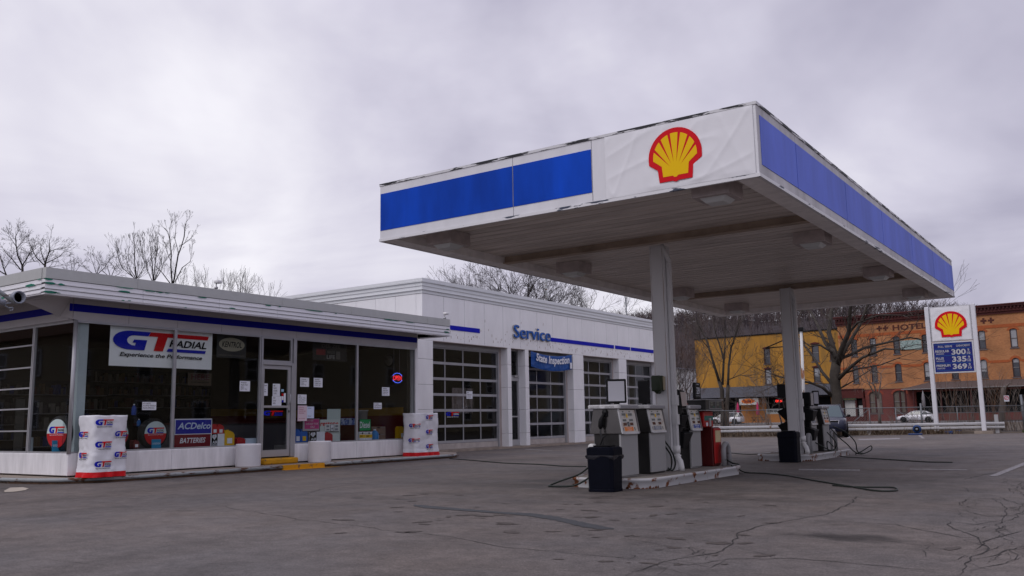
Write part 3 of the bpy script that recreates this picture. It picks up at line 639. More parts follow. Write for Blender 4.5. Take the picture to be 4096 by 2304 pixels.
def column(x0,y0,w=.30,d=.30):
    b=MB(); b.box(x0,x0+w,y0,y0+d,.16,CZ0+.02,colm); b.box(x0+.03,x0+w-.03,y0-.012,y0,.16,CZ0+.015,colm); b.box(x0+.022,x0+.03,y0-.004,y0,.3,CZ0,rs); b.box(x0+w-.03,x0+w-.022,y0-.004,y0,.3,CZ0,rs)
    b.build('column',cn,bevel=.01)
    b=MB(); px=x0+w+.045; py=y0+d*.45
    b.box(px-.035,px+.04,py-.05,py+.05,.62,CZ0-.34,colm); b.tube([(px,py,CZ0-.34),(px,py-.02,CZ0-.26),(px-.05,py-.07,CZ0-.12),(px-.10,py-.10,CZ0+.03)],.055,colm,10)
    for z_ in (1.05,1.42): b.box(px-.035,px+.065,py-.07,py+.06,z_,z_+.20,colm)
    b.build('downpipe',cn)
    b=MB(); pv=mat('white_pvc',(.62,.62,.62),.4,var=.06); b.tube([(px,py,.64),(px,py,.50)],.075,pv,14); b.tube([(px,py,.5),(px+.02,py-.02,.42),(px+.09,py-.06,.34),(px+.12,py-.08,.24),(px+.12,py-.08,.17)],.06,pv,14); b.tube([(px,py,.47),(px,py,.44)],.085,pv,14); b.build('drain_elbow',cn)
column(-7.73,16.08); column(-7.65,23.93,.30)
lens=mat('lamp_lens',(.58,.60,.60),.3); lbx=mat('lamp_box',(.46,.40,.39),.6,var=.25,vscale=4)
LP=[(-4.98,12.85),(-4.9,17.6),(-4.86,23.0),(-4.9,27.8),(-10.5,13.05),(-10.35,17.5),(-10.2,23.1),(-10.2,27.5)]
l0=thing('canopy_light','square surface-mounted canopy lamp nearest the front right corner beside the emblem banner','canopy light',(LP[0][0],LP[0][1],4.77),'box lamps under the canopy')
x,y=LP[0]; MB().box(x-.3,x+.3,y-.3,y+.3,4.53,4.765,lbx).build('housing',l0)
MB().hexa([(x-.14,y-.14,4.46),(x+.14,y-.14,4.46),(x+.14,y+.14,4.46),(x-.14,y+.14,4.46),(x-.21,y-.21,4.53),(x+.21,y-.21,4.53),(x+.21,y+.21,4.53),(x-.21,y+.21,4.53)],lens).build('lens',l0)
LL=['', 'second canopy lamp back along the right side, over the gap between the columns','third canopy lamp back along the right side, behind the rear column line','rearmost canopy lamp on the right, above the price sign','front left canopy lamp under the corner with the broad blue stripe','second canopy lamp back along the left side, above the Service lettering','third canopy lamp back along the left side, right beside the front column','rearmost canopy lamp on the left, above the yellow building']
for i in range(1,8): dup(l0,(LP[i][0],LP[i][1],4.77),LL[i])
# shell banner on the canopy front
bn=thing('emblem_banner','wrinkled white banner with red and yellow scallop emblem stretched on the canopy front','banner',(-5.36,CY0,4.65))
ban=mat('banner_vinyl',(.74,.74,.77),.45,var=.03,vscale=2)
def cloth(F,u0,u1,v0,v1,n,m,amp=.02,nu=60,nv=30,seed=0,sc_=2.2,sag=0,hung=None):
    mb=MB(); vs=[];fs=[]
    for i in range(nu+1):
        for j in range(nv+1):
            u=u0+(u1-u0)*i/nu; v=v0+(v1-v0)*j/nv
            e=min(1,min(u-u0,u1-u,v-v0,v1-v)/.08+.15)
            q=.45*abs(noise.noise(Vector((u*sc_*.8+v*.5*sc_,v*sc_*.6,seed))))
            for (cu,cv,k_) in ((1.25,.55,0),(-1.3,.8,4),(.4,-1.5,7)):
                a_=1-abs(noise.noise(Vector(((u*cu+v*cv)*sc_,(u*cv*.18-v*cu*.22)*sc_,seed+k_)))); a_=max(0,a_-.84)/.16; q+=.40*a_*a_
            dz=-sag*math.sin(math.pi*i/nu)
            vs.append(F(u,v+dz,n+amp*abs(q)*e))
    for i in range(nu):
        for j in range(nv): a=i*(nv+1)+j; fs.append((a,a+nv+1,a+nv+2,a+1))
    return mb.add(vs,fs,m,True)
cloth(FF,-6.58,-4.13,4.655,5.68,.012,ban,.016,sc_=1.1,nu=110,nv=50).build('sheet',bn)
mb=MB(); shell_logo(mb,FF,-5.365,4.755,.87,.83,.030); mb.build('scallop_emblem',bn)
# ================================================================ ISLANDS
isl=mat('island_steel',(.46,.46,.47),.5,col2=(.16,.055,.02),vscale=3.2,thr=.565,sharp=.04,var=.08); itop=mat('island_top',(.22,.20,.18),.85,col2=(.13,.08,.06),vscale=3,thr=.6,sharp=.2,bump=.3,bscale=40)
rustd=mat('deep_rust',(.14,.05,.02),.85,var=.5,vscale=10)
def island(x0,x1,y0,y1,label,extra=0):
    pts=[]; rx=.42
    c=(x0+x1)/2; hw=(x1-x0)/2
    n=10
    for (cx,cy,a0) in ((x1-rx,y0+rx,-90),(x1-.55,y1-.55,0),(x0+.55,y1-.55,90),(x0+rx,y0+rx,180)):
        r=rx if cy<(y0+y1)/2 else .55
        for i in range(n+1):
            a=math.radians(a0+90*i/n); pts.append((cx+r*math.cos(a),cy+r*math.sin(a)))
    t=thing('pump_island',label,'pump island',((x0+x1)/2,(y0+y1)/2,0),'raised steel-edged pump islands')
    F=lambda u,v,n=0: Vector((u,v,n)); ins=lambda k:[(c+(x-c)*(1-k/hw),(y0+y1)/2+(y-(y0+y1)/2)*(1-k/((y1-y0)/2))) for x,y in pts]
    MB().fpoly(F,ins(.05),.02,.165,itop).build('top_slab',t)
    mb=MB(); L=len(pts); prof=[(.02,0),(.02,.10),(-.01,.13),(-.01,.165),(.01,.175),(.05,.172)]
    rings=[ins(k) for k,_ in prof]; vs=[];fs=[]
    for (k,z),rg in zip(prof,rings): vs+=[(x,y,z) for x,y in rg]
    for i in range(len(prof)-1):
        for k in range(L): fs.append((i*L+k,i*L+(k+1)%L,(i+1)*L+(k+1)%L,(i+1)*L+k))
    mb.add(vs,fs,isl,True).build('steel_edge',t)
    g=MB(); r_=random.Random(int(y0*10))
    for q in range(46):
        k=r_.randrange(L); a=Vector((*pts[k],0)); b=Vector((*pts[(k+1)%L],0)); 
        if (b-a).length>.3: tt=r_.random(); s=.05+.12*r_.random(); d=(b-a).normalized(); a=a.lerp(b,tt); b=a+d*s
        cc=Vector((c,(y0+y1)/2,0)); o=(a-cc).normalized()*-.006
        nn=Vector(((b-a).y,-(b-a).x,0)).normalized()*.004
        z1=r_.uniform(.015,.06); g.add([a+nn+Vector((0,0,.0)),b+nn,b.lerp(a,.2)+nn+Vector((0,0,z1)),a.lerp(b,.3)+nn+Vector((0,0,z1*.7))],[(0,1,2,3)],rustd)
    g.build('rust_patches',t); return t
island(-8.45,-6.80,13.72,18.45,'long white steel-edged pump island with rust, under the four nearer pumps')
island(-8.45,-6.95,23.4,27.75,'farther white steel-edged pump island with peeling rust beside the second column')
# ================================================================ PUMPS
pg=mat('pump_grey',(.30,.30,.305),.45,var=.05,vscale=2); pst=mat('pump_stainless',(.14,.135,.132),.26,.92,var=.15,vscale=3); pdk=mat('pump_dark_side',(.022,.021,.021),.35,.0,var=.3,vscale=3); pwh=mat('pump_cap',(.50,.50,.51),.4,var=.2,vscale=6); pbe=mat('dial_face',(.52,.50,.46),.5,col2=(.34,.20,.11),vscale=5,thr=.62,sharp=.12); lcd=mat('dial_window',(.10,.11,.10),.3); btn=mat('button_rust',(.10,.035,.02),.6)
orange=mat('label_orange',(.70,.20,.03),.5); greyl=mat('label_grey',(.20,.21,.24),.5); bluel=mat('label_blue',(.03,.06,.28),.5); yell=mat('sticker_yellow',(.70,.45,.02),.5)
ZB=.17
def pump(y0,y1,side,lab,word,words2,label,x1=-7.35,dep=.58,zt=1.43,zm=.92,num=None,noz=True,group='grey two-sided fuel pumps'):
    x0=x1-dep; t=thing('fuel_pump',label,'fuel pump',((x0+x1)/2,(y0+y1)/2,ZB),group)
    F=FX(x1); s=MB()
    s.box(x0+.04,x1-.03,y0+.02,y1-.02,ZB,zm,pg if side is not pdk else pdk); s.box(x1-.03,x1,y0+.015,y1-.015,ZB+.03,zm-.005,pg)
    s.box(x0+.05,x1-.04,y0+.014,y0+.02,ZB,zm,pdk); s.build('cabinet',t,bevel=.008)
    # head narrows upward
    w=.05; zc_=zt-.075
    s=MB(); s.hexa([(x0-.03,y0-.01,zm),(x1+.03,y0-.01,zm),(x1+.03,y1+.01,zm),(x0-.03,y1+.01,zm),(x0+w,y0-.01,zc_),(x1-w,y0-.01,zc_),(x1-w,y1+.01,zc_),(x0+w,y1+.01,zc_)],side)
    s.build('head',t,bevel=.01)
    s=MB(); s.box(x0-.03,x1+.02,y0-.05,y1+.04,zc_,zt,pwh); cp=s.build('cap',t,bevel=.015)
    s=MB(); s.fbox(F,y0+.02,y1-.0,zc_+.012,zt-.015,.02,.024,mat('cap_panel',(.26,.26,.28),.4)); s.build('cap_panel',cp)
    s=MB(); Fc=FY(y0-.05)
    for i,(a,b,tx) in enumerate([(x0+.02,x0+.2,'CAUTION TO AVOID'),(x0+.02,x0+.22,'STOP ENGINE   NO SMOKING'),(x0+.32,x0+.5,'REMOVE HOSE'),(x0+.32,x0+.5,'BEFORE LIFTING')]): s.ftext(Fc,tx,a,b,zt-.03-.02*(i%2)-.012,zt-.03-.02*(i%2),.002,blkd)
    s.build('lettering',cp)
    # sloping dial panel
    a=Vector((x1+.03,0,zm)); b=Vector((x1-w,0,zc_)); V=(b-a).normalized(); N_=Vector((V.z,0,-V.x)); D=lambda u,v,n=0: Vector((a.x,y0,zm))+Vector((0,u,0))+V*v+N_*n
    W=y1-y0; H=(b-a).length
    s=MB(); s.fbox(D,.05,W-.04,.03,H-.02,.002,.006,pbe); dp=s.build('dial_panel',t)
    s=MB()
    for u in (0,.0): pass
    fr_=mat('dial_frame',(.16,.15,.15),.5,.3); s.fbox(D,0,.045,0,H,.001,.02,pwh); s.fbox(D,W-.04,W,0,H,.001,.02,fr_); s.fbox(D,.045,W-.04,-.01,.028,.001,.02,pwh); s.build('bezel',dp)
    s=MB()
    for u in (.11,.36):
        for v,hh in ((H-.125,.042),(H-.225,.038)):
            s.fbox(D,u-.012,u+.142,v-.012,v+hh+.012,.006,.010,pwh); s.fbox(D,u,u+.13,v,v+hh,.010,.014,lcd)
        for k in range(3): s.fbox(D,u+.01+k*.042,u+.038+k*.042,H-.30,H-.25,.006,.012,btn)
        s.fbox(D,u+.04,u+.09,H-.065,H-.045,.006,.010,lcd)
    s.build('displays',dp)
    s=MB(); s.fbox(D,.13,.46,.045,.12,.006,.009,lab); s.fbox(D,.07,.10,.05,.11,.006,.008,lcd); s.fbox(D,.50,.53,.05,.11,.006,.008,lcd)
    s.ftext(D,word,.20,.40,.085,.112,.010,paper); s.ftext(D,'Unleaded',.22,.37,.053,.074,.010,paper)
    s.fbox(D,.265,.315,H-.16,H-.10,.012,.015,yell)
    if num: s.fbox(D,.265,.33,H-.315,H-.235,.014,.017,blk); s.ftext(D,num,.275,.32,H-.30,H-.25,.018,paper)
    s.build('grade_label',dp)
    if noz:
        # boot and nozzle on the side that looks at the trash bin
        yy=y0-.01; xn=x1-.30
        s=MB(); s.tube([(xn+.02,yy-.005,1.30),(xn+.02,yy-.04,1.31)],.05,blk,10); s.box(xn-.03,xn+.07,yy-.03,yy,1.22,1.32,blk); s.build('nozzle_boot',t,bevel=.01)
        s=MB(); s.tube([(xn+.03,yy-.04,1.29),(xn,yy-.06,1.24),(xn-.03,yy-.07,1.16),(xn-.045,yy-.07,1.05),(xn-.04,yy-.075,1.01)],[.018,.024,.045,.042,.02],blk,8)
        nz=s.build('nozzle',t)
        s=MB(); s.tube([(xn-.04,yy-.075,1.02),(xn-.04,yy-.09,.95),(xn,yy-.10,.86),(xn+.01,yy-.10,.75),(xn-.02,yy-.12,.62),(xn-.1,yy-.1,.50)],.016,mat('hose_rubber',(.02,.02,.022),.5),8); s.build('hose',t)
    return t
pump(13.85,14.52,pst,orange,'Regular','',"nearest fuel pump with shiny steel side and orange label, behind the black trash bin",num='12')
pump(15.0,15.66,pdk,greyl,'Premium','','second fuel pump from the trash bin, dark sided with grey label, left of the column')
pump(16.83,17.36,pst,bluel,'Plus','','fuel pump with blue label just right of the front column, left of the red pump',noz=False)
# stainless reflective gap items on pump 1 side
s=thing('washer_bucket','white windshield washer tub on the pump side just above the trash bin lid','bucket',(-7.75,13.7,.75))
MB().lathe((-7.82,13.68,.70),[(.05,-.06),(.06,-.05),(.062,.05),(.05,.06)],mat('bucket_white',(.6,.6,.6),.4),16,axis='y').build('tub',s); MB().tube([(-7.72,13.68,.66),(-7.66,13.68,.74),(-7.60,13.68,.86),(-7.55,13.68,.90)],.012,blk,8).build('squeegee_handle',s)
# red diesel pump
def red_pump():
    t=thing('diesel_pump','tall red fuel pump with green band and a pale faded notice on its door','fuel pump',(-7.6,18.0,ZB)); rp=mat('pump_red',(.33,.010,.010),.35,var=.12,vscale=3); rd=mat('pump_red_dark',(.07,.006,.006),.4); F=FX(-7.22)
    s=MB(); s.box(-7.8,-7.25,17.70,18.12,ZB,.97,rd); s.box(-7.25,-7.22,17.74,18.12,ZB+.05,.95,rp); s.build('cabinet',t,bevel=.015)
    s=MB(); s.box(-7.75,-7.32,17.48,17.98,.97,1.31,rp); s.build('hose_side',t,bevel=.02)
    s=MB(); Fh=FX(-7.32); s.fbox(Fh,17.50,17.97,1.11,1.21,0,.003,mat('pump_green',(.02,.12,.10),.45)); s.build('green_band',t)
    s=MB(); s.fbox(Fh,17.72,17.79,.99,1.16,.003,.03,alu); s.fbox(Fh,17.58,17.66,1.0,1.07,.003,.008,paper); s.build('lever',t)
    s=MB(); s.fbox(F,17.80,18.08,.66,.90,0,.003,mat('faded_notice',(.52,.44,.26),.7,var=.15,vscale=6)); s.build('notice',t)
    s=MB(); s.box(-7.85,-7.23,17.40,18.28,1.33,1.53,mat('pump_black_head',(.03,.03,.03),.35)); hd=s.build('head',t,bevel=.01)
    s=MB(); s.box(-7.88,-7.21,17.35,18.31,1.53,1.548,pg); s.box(-7.88,-7.21,17.35,18.31,1.312,1.33,pg); F2=FX(-7.23)
    for a in (17.58,17.92): s.fbox(F2,a,a+.32,1.35,1.36,0,.008,pg); s.fbox(F2,a,a+.32,1.505,1.515,0,.008,pg); s.fbox(F2,a,a+.012,1.36,1.505,0,.008,pg)
    s.build('trim',hd)
    s=MB()
    for a in (17.64,17.98):
        for z_ in (1.465,1.42): s.fbox(F2,a,a+.12,z_,z_+.032,0,.006,mat('green_lcd',(.14,.15,.12),.4))
        s.fbox(F2,a+.15,a+.2,1.38,1.4,0,.006,mat('green_key',(.05,.2,.15),.5))
    s.build('displays',hd)
    s=MB(); Fn=FY(17.40); s.ftext(Fn,'NO SMOKING',-7.85,-7.62,1.45,1.475,.002,red); s.ftext(Fn,'STOP MOTOR',-7.80,-7.50,1.41,1.43,.002,paper); s.fbox(Fn,-7.45,-7.42,1.38,1.42,0,.003,red); s.build('lettering',hd)
    return t
red_pump()
# price topper sign on the red pump
t=thing('diesel_price_sign','small black price card reading 329 on top of the red pump','price sign',(-7.5,17.45,1.55))
s=MB(); s.box(-7.48,-7.42,17.32,17.63,1.56,1.90,blk); s.build('card',t,bevel=.02)
s=MB(); F=FX(-7.42); s.ftext(F,'DIESEL',17.40,17.54,1.85,1.872,.003,paper); 
bold(s,F,'3291',17.40,17.56,1.66,1.80,.001,.004,paper,b=.0); s.ftext(F,'Includes All Taxes',17.37,17.57,1.615,1.63,.003,paper); s.build('lettering',t)
# pump topper screens
def topper(loc,w,h,label,rot,lean=0,d=.05,face=mat('topper_face',(.40,.40,.44),.3),stand=True):
    t=thing('pump_topper',label,'sign frame',loc,'black framed advert boards on top of the pumps')
    U=Vector((math.cos(rot),math.sin(rot),0)); F=frame(loc,U,(0,0,1))
    s=MB(); s.fbox(F,-w/2,w/2,.03,.03+h,-d/2,d/2,blk); s.build('frame',t,bevel=.02,seg=2)
    s=MB(); s.fbox(F,-w/2+.035,w/2-.035,.065,h-.01,d/2,d/2+.004,face); s.build('board',t)
    s=MB(); s.fbox(F,-.05,.05,0,.032,-.02,.02,blk); s.build('foot',t)
topper((-7.60,14.22,1.43),.36,.43,'blank grey advert board in black frame on top of the nearest pump',math.radians(28))
topper((-7.60,15.33,1.43),.36,.44,'black back of an advert board on top of the second pump beside the column',math.radians(150),face=blk)
# hanging black hoods left of the towel box
s=thing('washer_station','black plastic washer station with pale top board just right of the front column','washer station',(-7.3,16.7,.9))
def hood(mb,x,y,z0,k=1,m=blk,dirx=0):
    # tapered bin: wide mouth, narrow bottom, mouth leans toward +Y / +X
    mb.hexa([(x-.12,y-.10,z0),(x+.10,y-.10,z0),(x+.10,y+.08,z0),(x-.12,y+.08,z0),(x-.14,y-.10,z0+.40*k),(x+.14,y-.10,z0+.30*k),(x+.14,y+.34*k,z0+.30*k),(x-.14,y+.34*k,z0+.40*k)],m)
mb=MB(); mb.box(-7.60,-7.40,16.47,16.60,.62,1.72,blk); mb.build('back',s,bevel=.02)
mb=MB(); hood(mb,-7.46,16.58,.58,1.0); mb.build('bin',s,bevel=.012)
mb=MB(); hood(mb,-7.47,16.52,1.00,.75); mb.build('bin',s,bevel=.012)
mb=MB(); mb.hexa([(-7.7,16.48,1.38),(-7.38,16.46,1.38),(-7.38,16.84,1.38),(-7.7,16.84,1.38),(-7.66,16.48,1.72),(-7.42,16.48,1.74),(-7.42,16.78,1.72),(-7.66,16.78,1.72)],blk); mb.build('hood',s,bevel=.02)
Fh=frame((-7.372,16.46,1.40),(-.02,1,0),(-.10,0,1)); mb=MB(); mb.fbox(Fh,.08,.34,.01,.29,.0,.006,mat('faded_board',(.42,.36,.33),.6)); mb.build('board',s)
# towel dispenser
t=thing('towel_dispenser','dark green paper towel dispenser fixed on the front column','towel dispenser',(-7.6,16.0,2.0))
a=ony(2606,1503,15.9); b=ony(2645,1565,15.9); gz=mat('dispenser_green',(.010,.020,.006),.3)
MB().box(a.x,b.x,15.86,16.06,b.z,a.z,gz).build('cover',t,bevel=.025,seg=3)
mb=MB(); mb.box(b.x+.002,b.x+.02,15.98,16.06,b.z+.03,a.z-.02,mat('dispenser_beige',(.30,.26,.18),.5)); mb.hexa([(a.x+.1,15.9,b.z-.05),(a.x+.13,15.9,b.z-.05),(a.x+.13,15.98,b.z-.05),(a.x+.1,15.98,b.z-.05),(a.x+.05,15.88,b.z),(b.x-.05,15.88,b.z),(b.x-.05,16.04,b.z),(a.x+.05,16.04,b.z)],gz); mb.build('outlet',t)
# trash bins
def bin_(loc,w,d,h,rot,label,bag=True,col=(.003,.0038,.009)):
    t=thing('trash_bin',label,'trash can',loc,'black trash bins at the island ends'); m=mat('bin_plastic',col,.5,spec=.08,var=.2,vscale=8,bump=.03); s=MB()
    R_=Matrix.Rotation(rot,3,'Z'); T=lambda x,y,z: Vector(loc)+R_@Vector((x,y,z))
    def blk8(w0,d0,z0,w1,d1,z1,ch=.06):
        vs=[]
        for (ww,dd,z) in ((w0,d0,z0),(w1,d1,z1)):
            for (sx,sy) in ((-1,-1),(1,-1),(1,1),(-1,1)):
                c2=T(sx*(ww/2-(ch if sx*sy>0 else 0)),sy*(dd/2-(0 if sx*sy>0 else ch)),z); c1=T(sx*(ww/2-(0 if sx*sy>0 else ch)),sy*(dd/2-(ch if sx*sy>0 else 0)),z)
                vs+= [c1,c2]
        return vs
    def prism(w0,d0,z0,w1,d1,z1,m,ch=.05):
        vs=blk8(w0,d0,z0,w1,d1,z1,ch); s.add(vs,[tuple(range(7,-1,-1)),tuple(range(8,16))]+[(i,(i+1)%8,8+(i+1)%8,8+i) for i in range(8)],m)
    prism(w*.95,d*.95,0,w*.95,d*.95,.05,m); prism(w*.925,d*.925,.05,w*.965,d*.965,h*.82,m); s.build('body',t,bevel=.006)
    s=MB(); prism(w*1.0,d*1.0,h*.80,w*1.0,d*1.0,h*.96,m); prism(w*1.0,d*1.0,h*.96,w*.86,d*.86,h*.99,m); s.build('lid',t,bevel=.008)
    s=MB(); prism(w*.60,d*.60,h*.99,w*.62,d*.62,h*1.02,blk,.03); s.build('opening_rim',t)
    if bag:
        s=MB(); bg=mat('bag_film',(.02,.02,.025),.22,bump=.6,bscale=18); r_=random.Random(3); n=48; vs=[];fs=[]
        per=[T(x,y,0) for x,y in [(-w/2,-d/2),(w/2,-d/2),(w/2,d/2),(-w/2,d/2)]]
        for i in range(n):
            q=i/n*4; k=int(q); p=per[k].lerp(per[(k+1)%4],q-k); c=Vector(loc); o=(p-c); o.z=0; o=o.normalized(); z0=c.z+h*.805; dz=h*(.055+.045*math.sin(i*.55)+.03*r_.random())
            p.z=0; p=p-o*.006; vs+=[(p.x,p.y,z0),(p.x+o.x*.008*r_.random(),p.y+o.y*.008*r_.random(),z0-dz*.5),(p.x-o.x*.008,p.y-o.y*.008,z0-dz)]
        for i in range(n):
            for j in range(2): fs.append((i*3+j,((i+1)%n)*3+j,((i+1)%n)*3+j+1,i*3+j+1))
        s.add(vs,fs,bg,True).build('bag',t)
    return t
bin_((-7.30,13.17,0),.50,.44,.735,math.radians(2),'black trash bin with bag overhang at the near end of the front pump island')
bin_((-7.34,22.98,0),.50,.46,.78,math.radians(3),'boxy black trash bin in front of the rear canopy column',bag=False)
# bollards (bent pipe hoops)
bp=mat('bollard_paint',(.26,.26,.27),.5,col2=(.14,.13,.13),vscale=12,thr=.62,sharp=.05)
def hoop(x,y,h,label,dy=-.42,r=.055):
    MBo=MB(); MBo.tube([(x,y,.165),(x,y,h-.22),(x,y+dy*.12,h-.08),(x,y+dy*.35,h),(x,y+dy*.65,h),(x,y+dy*.9,h-.05),(x,y+dy,h-.16),(x,y+dy,.165)],r,bp,14); o=MBo.build('guard_hoop'); o.data.transform(Matrix.Translation((-x,-y,0))); o.location=(x,y,0); tag(o,label,'bollard','bent pipe guards on the islands')
hoop(-7.12,18.25,.62,'speckled bent pipe guard beside the red pump on the near island',dy=.0-.30)
hoop(-7.25,27.0,.72,'smooth grey bent pipe guard right of the rear pumps',dy=-.5)
hoop(-7.22,24.42,.66,'grey bent pipe guard between the rear trash bin and the rear pumps',dy=-.22)
# rear pumps
pump(25.66,26.26,pdk,orange,'Regular','','rear island pump with red label facing the SUV, right of its twin',x1=-7.20,dep=.5,noz=False)
pump(24.78,25.38,pdk,greyl,'Plus','','rear island pump half hidden by the washer station, left of its twin',x1=-7.30,dep=.5,noz=False)
topper((-7.30,25.45,1.43),.20,.40,'upright blank white advert board on the rear pumps',math.radians(40))
t=thing('washer_station','black plastic washer station with two bins hanging beside the rear column pipe','washer station',(-7.2,24.5,.9))
mb=MB(); mb.box(-7.36,-7.20,24.45,24.55,.55,1.5,blk); mb.build('back',t,bevel=.02)
for z_ in (.5,1.02): mb=MB(); hood(mb,-7.22,24.5,z_,.95); mb.build('bin',t,bevel=.012)
mb=MB(); mb.box(-7.38,-7.16,24.45,24.76,1.42,1.80,blk); mb.build('hood',t,bevel=.02); mb=MB(); mb.fbox(FX(-7.16),24.50,24.72,1.45,1.77,0,.006,mat('faded_board2',(.36,.35,.35),.6)); mb.build('board',t)
t=thing('washer_station','black washer station with stacked angled bins left of the rear column','washer station',(-8.35,26.5,.9))
a=ony(3110,1538,26.0); b=ony(3150,1590,26.0); mb=MB(); mb.box(a.x,a.x+.42,25.9,26.2,b.z,a.z,blk); mb.build('hood',t,bevel=.02)
mb=MB(); mb.box(a.x+.25,a.x+.42,26.0,26.15,.5,b.z,blk); mb.build('back',t)
for zt_,zb in ((1.42,1.02),(1.02,.50)):
    mb=MB(); x=a.x; mb.hexa([(x+.2,25.95,zb),(x+.4,25.95,zb),(x+.4,26.2,zb),(x+.2,26.2,zb),(x-.02,25.85,zt_-.12),(x+.4,25.85,zt_+.06),(x+.4,26.25,zt_+.06),(x-.02,26.25,zt_-.12)],blk); mb.build('bin',t)
# hoses on the ground
hm_=mat('ground_hose',(.014,.020,.016),.5)
def ghose(pts,label,r=.013,n=8):
    P3=[]
    for p in pts:
        if len(p)==3 and p[2]=='w': P3.append(Vector(p[:2]+(0,)))
        else: v=onz(p[0],p[1],(p[2] if len(p)>2 else .016)); P3.append(v)
    # catmull-rom
    out=[]
    for i in range(len(P3)-1):
        p0,p1,p2,p3=P3[max(0,i-1)],P3[i],P3[i+1],P3[min(len(P3)-1,i+2)]
        for k in range(8):
            t=k/8; out.append(.5*((2*p1)+(p2-p0)*t+(2*p0-5*p1+4*p2-p3)*t*t+(3*p1-p0-3*p2+p3)*t**3))
    out.append(P3[-1]); tag(MB().tube(out,r,hm_,n).build('hose'),label,'hose','black rubber hoses lying about the forecourt')
ghose([(1798,1834),(1900,1842),(2020,1852),(2150,1857),(2250,1864),(2345,1866)],'black hose running from the store curb end to the front pump island')
ghose([(2925,1862,.2),(2950,1874,.1),(2985,1890),(3060,1893),(3150,1902),(3260,1922),(3400,1945),(3500,1962),(3575,1963),(3588,1955),(3560,1949),(3440,1948),(3330,1941)],'long black hose looping out over the asphalt right of the front island')
ghose([(3285,1790,.25),(3310,1801,.18),(3330,1810,.1),(3370,1826),(3480,1833),(3620,1842),(3720,1848),(3810,1849)],'black hose trailing right across the asphalt from the rear island')
ghose([(2920,1811),(2990,1817),(3060,1814),(3122,1811)],'short black hose between the red pump and the rear trash bin')
def ahose(P3,label,r=.016):
    P3=[Vector(p) for p in P3]; out=[]
    for i in range(len(P3)-1):
        p0,p1,p2,p3=P3[max(0,i-1)],P3[i],P3[i+1],P3[min(len(P3)-1,i+2)]
        for k in range(6):
            t=k/6; out.append(.5*((2*p1)+(p2-p0)*t+(2*p0-5*p1+4*p2-p3)*t*t+(3*p1-p0-3*p2+p3)*t**3))
    out.append(P3[-1]); tag(MB().tube(out,r,hm_,8).build('hose'),label,'hose','black rubber hoses lying about the forecourt')
ahose([(-7.37,15.66,.75),(-7.30,15.80,.55),(-7.28,15.9,.32),(-7.32,15.84,.19),(-7.36,15.74,.24)],'black pump hose drooping beside the second pump')
ahose([(-7.4,15.7,.66),(-7.34,15.86,.45),(-7.36,15.86,.22),(-7.4,15.72,.2)],'inner black pump hose drooping beside the second pump')
ahose([(-7.95,13.9,.4),(-8.2,13.85,.22),(-8.45,13.7,.12),(-8.75,13.75,.02),(-8.6,13.55,.02),(-8.1,13.5,.05),(-7.8,13.55,.2)],'black hose looping down over the front left edge of the near island')
ahose([(-7.36,18.05,.5),(-7.1,18.2,.25),(-6.95,18.35,.18),(-7.15,18.5,.19),(-7.3,18.3,.2)],'black hose drooping behind the red pump by the pipe guard')
ahose([(-7.15,26.2,.8),(-7.0,26.4,.55),(-6.85,26.7,.33),(-6.75,27.0,.12),(-6.6,27.2,.04),(-6.4,27.5,.14),(-6.42,27.6,.26),(-6.6,27.3,.12),(-6.75,27.1,.04)],'black pump hose arching off the right end of the rear island')
ahose([(-7.12,25.7,.7),(-6.95,25.9,.4),(-7.05,26.0,.2),(-7.15,25.8,.2),(-7.1,25.6,.45),(-7.0,25.8,.3)],'coiled black hose at the foot of the rear pumps')
ahose([(-7.4,25.1,.5),(-7.1,25.3,.28),(-6.98,25.6,.19),(-6.95,26.0,.18)],'black hose slanting across the base of the rear pumps')
ahose([(-7.1,26.3,.85),(-6.85,26.6,.68),(-6.68,26.9,.40),(-6.68,27.1,.12),(-6.55,27.3,.05)],'black hose bowing outwards right of the rear pumps')
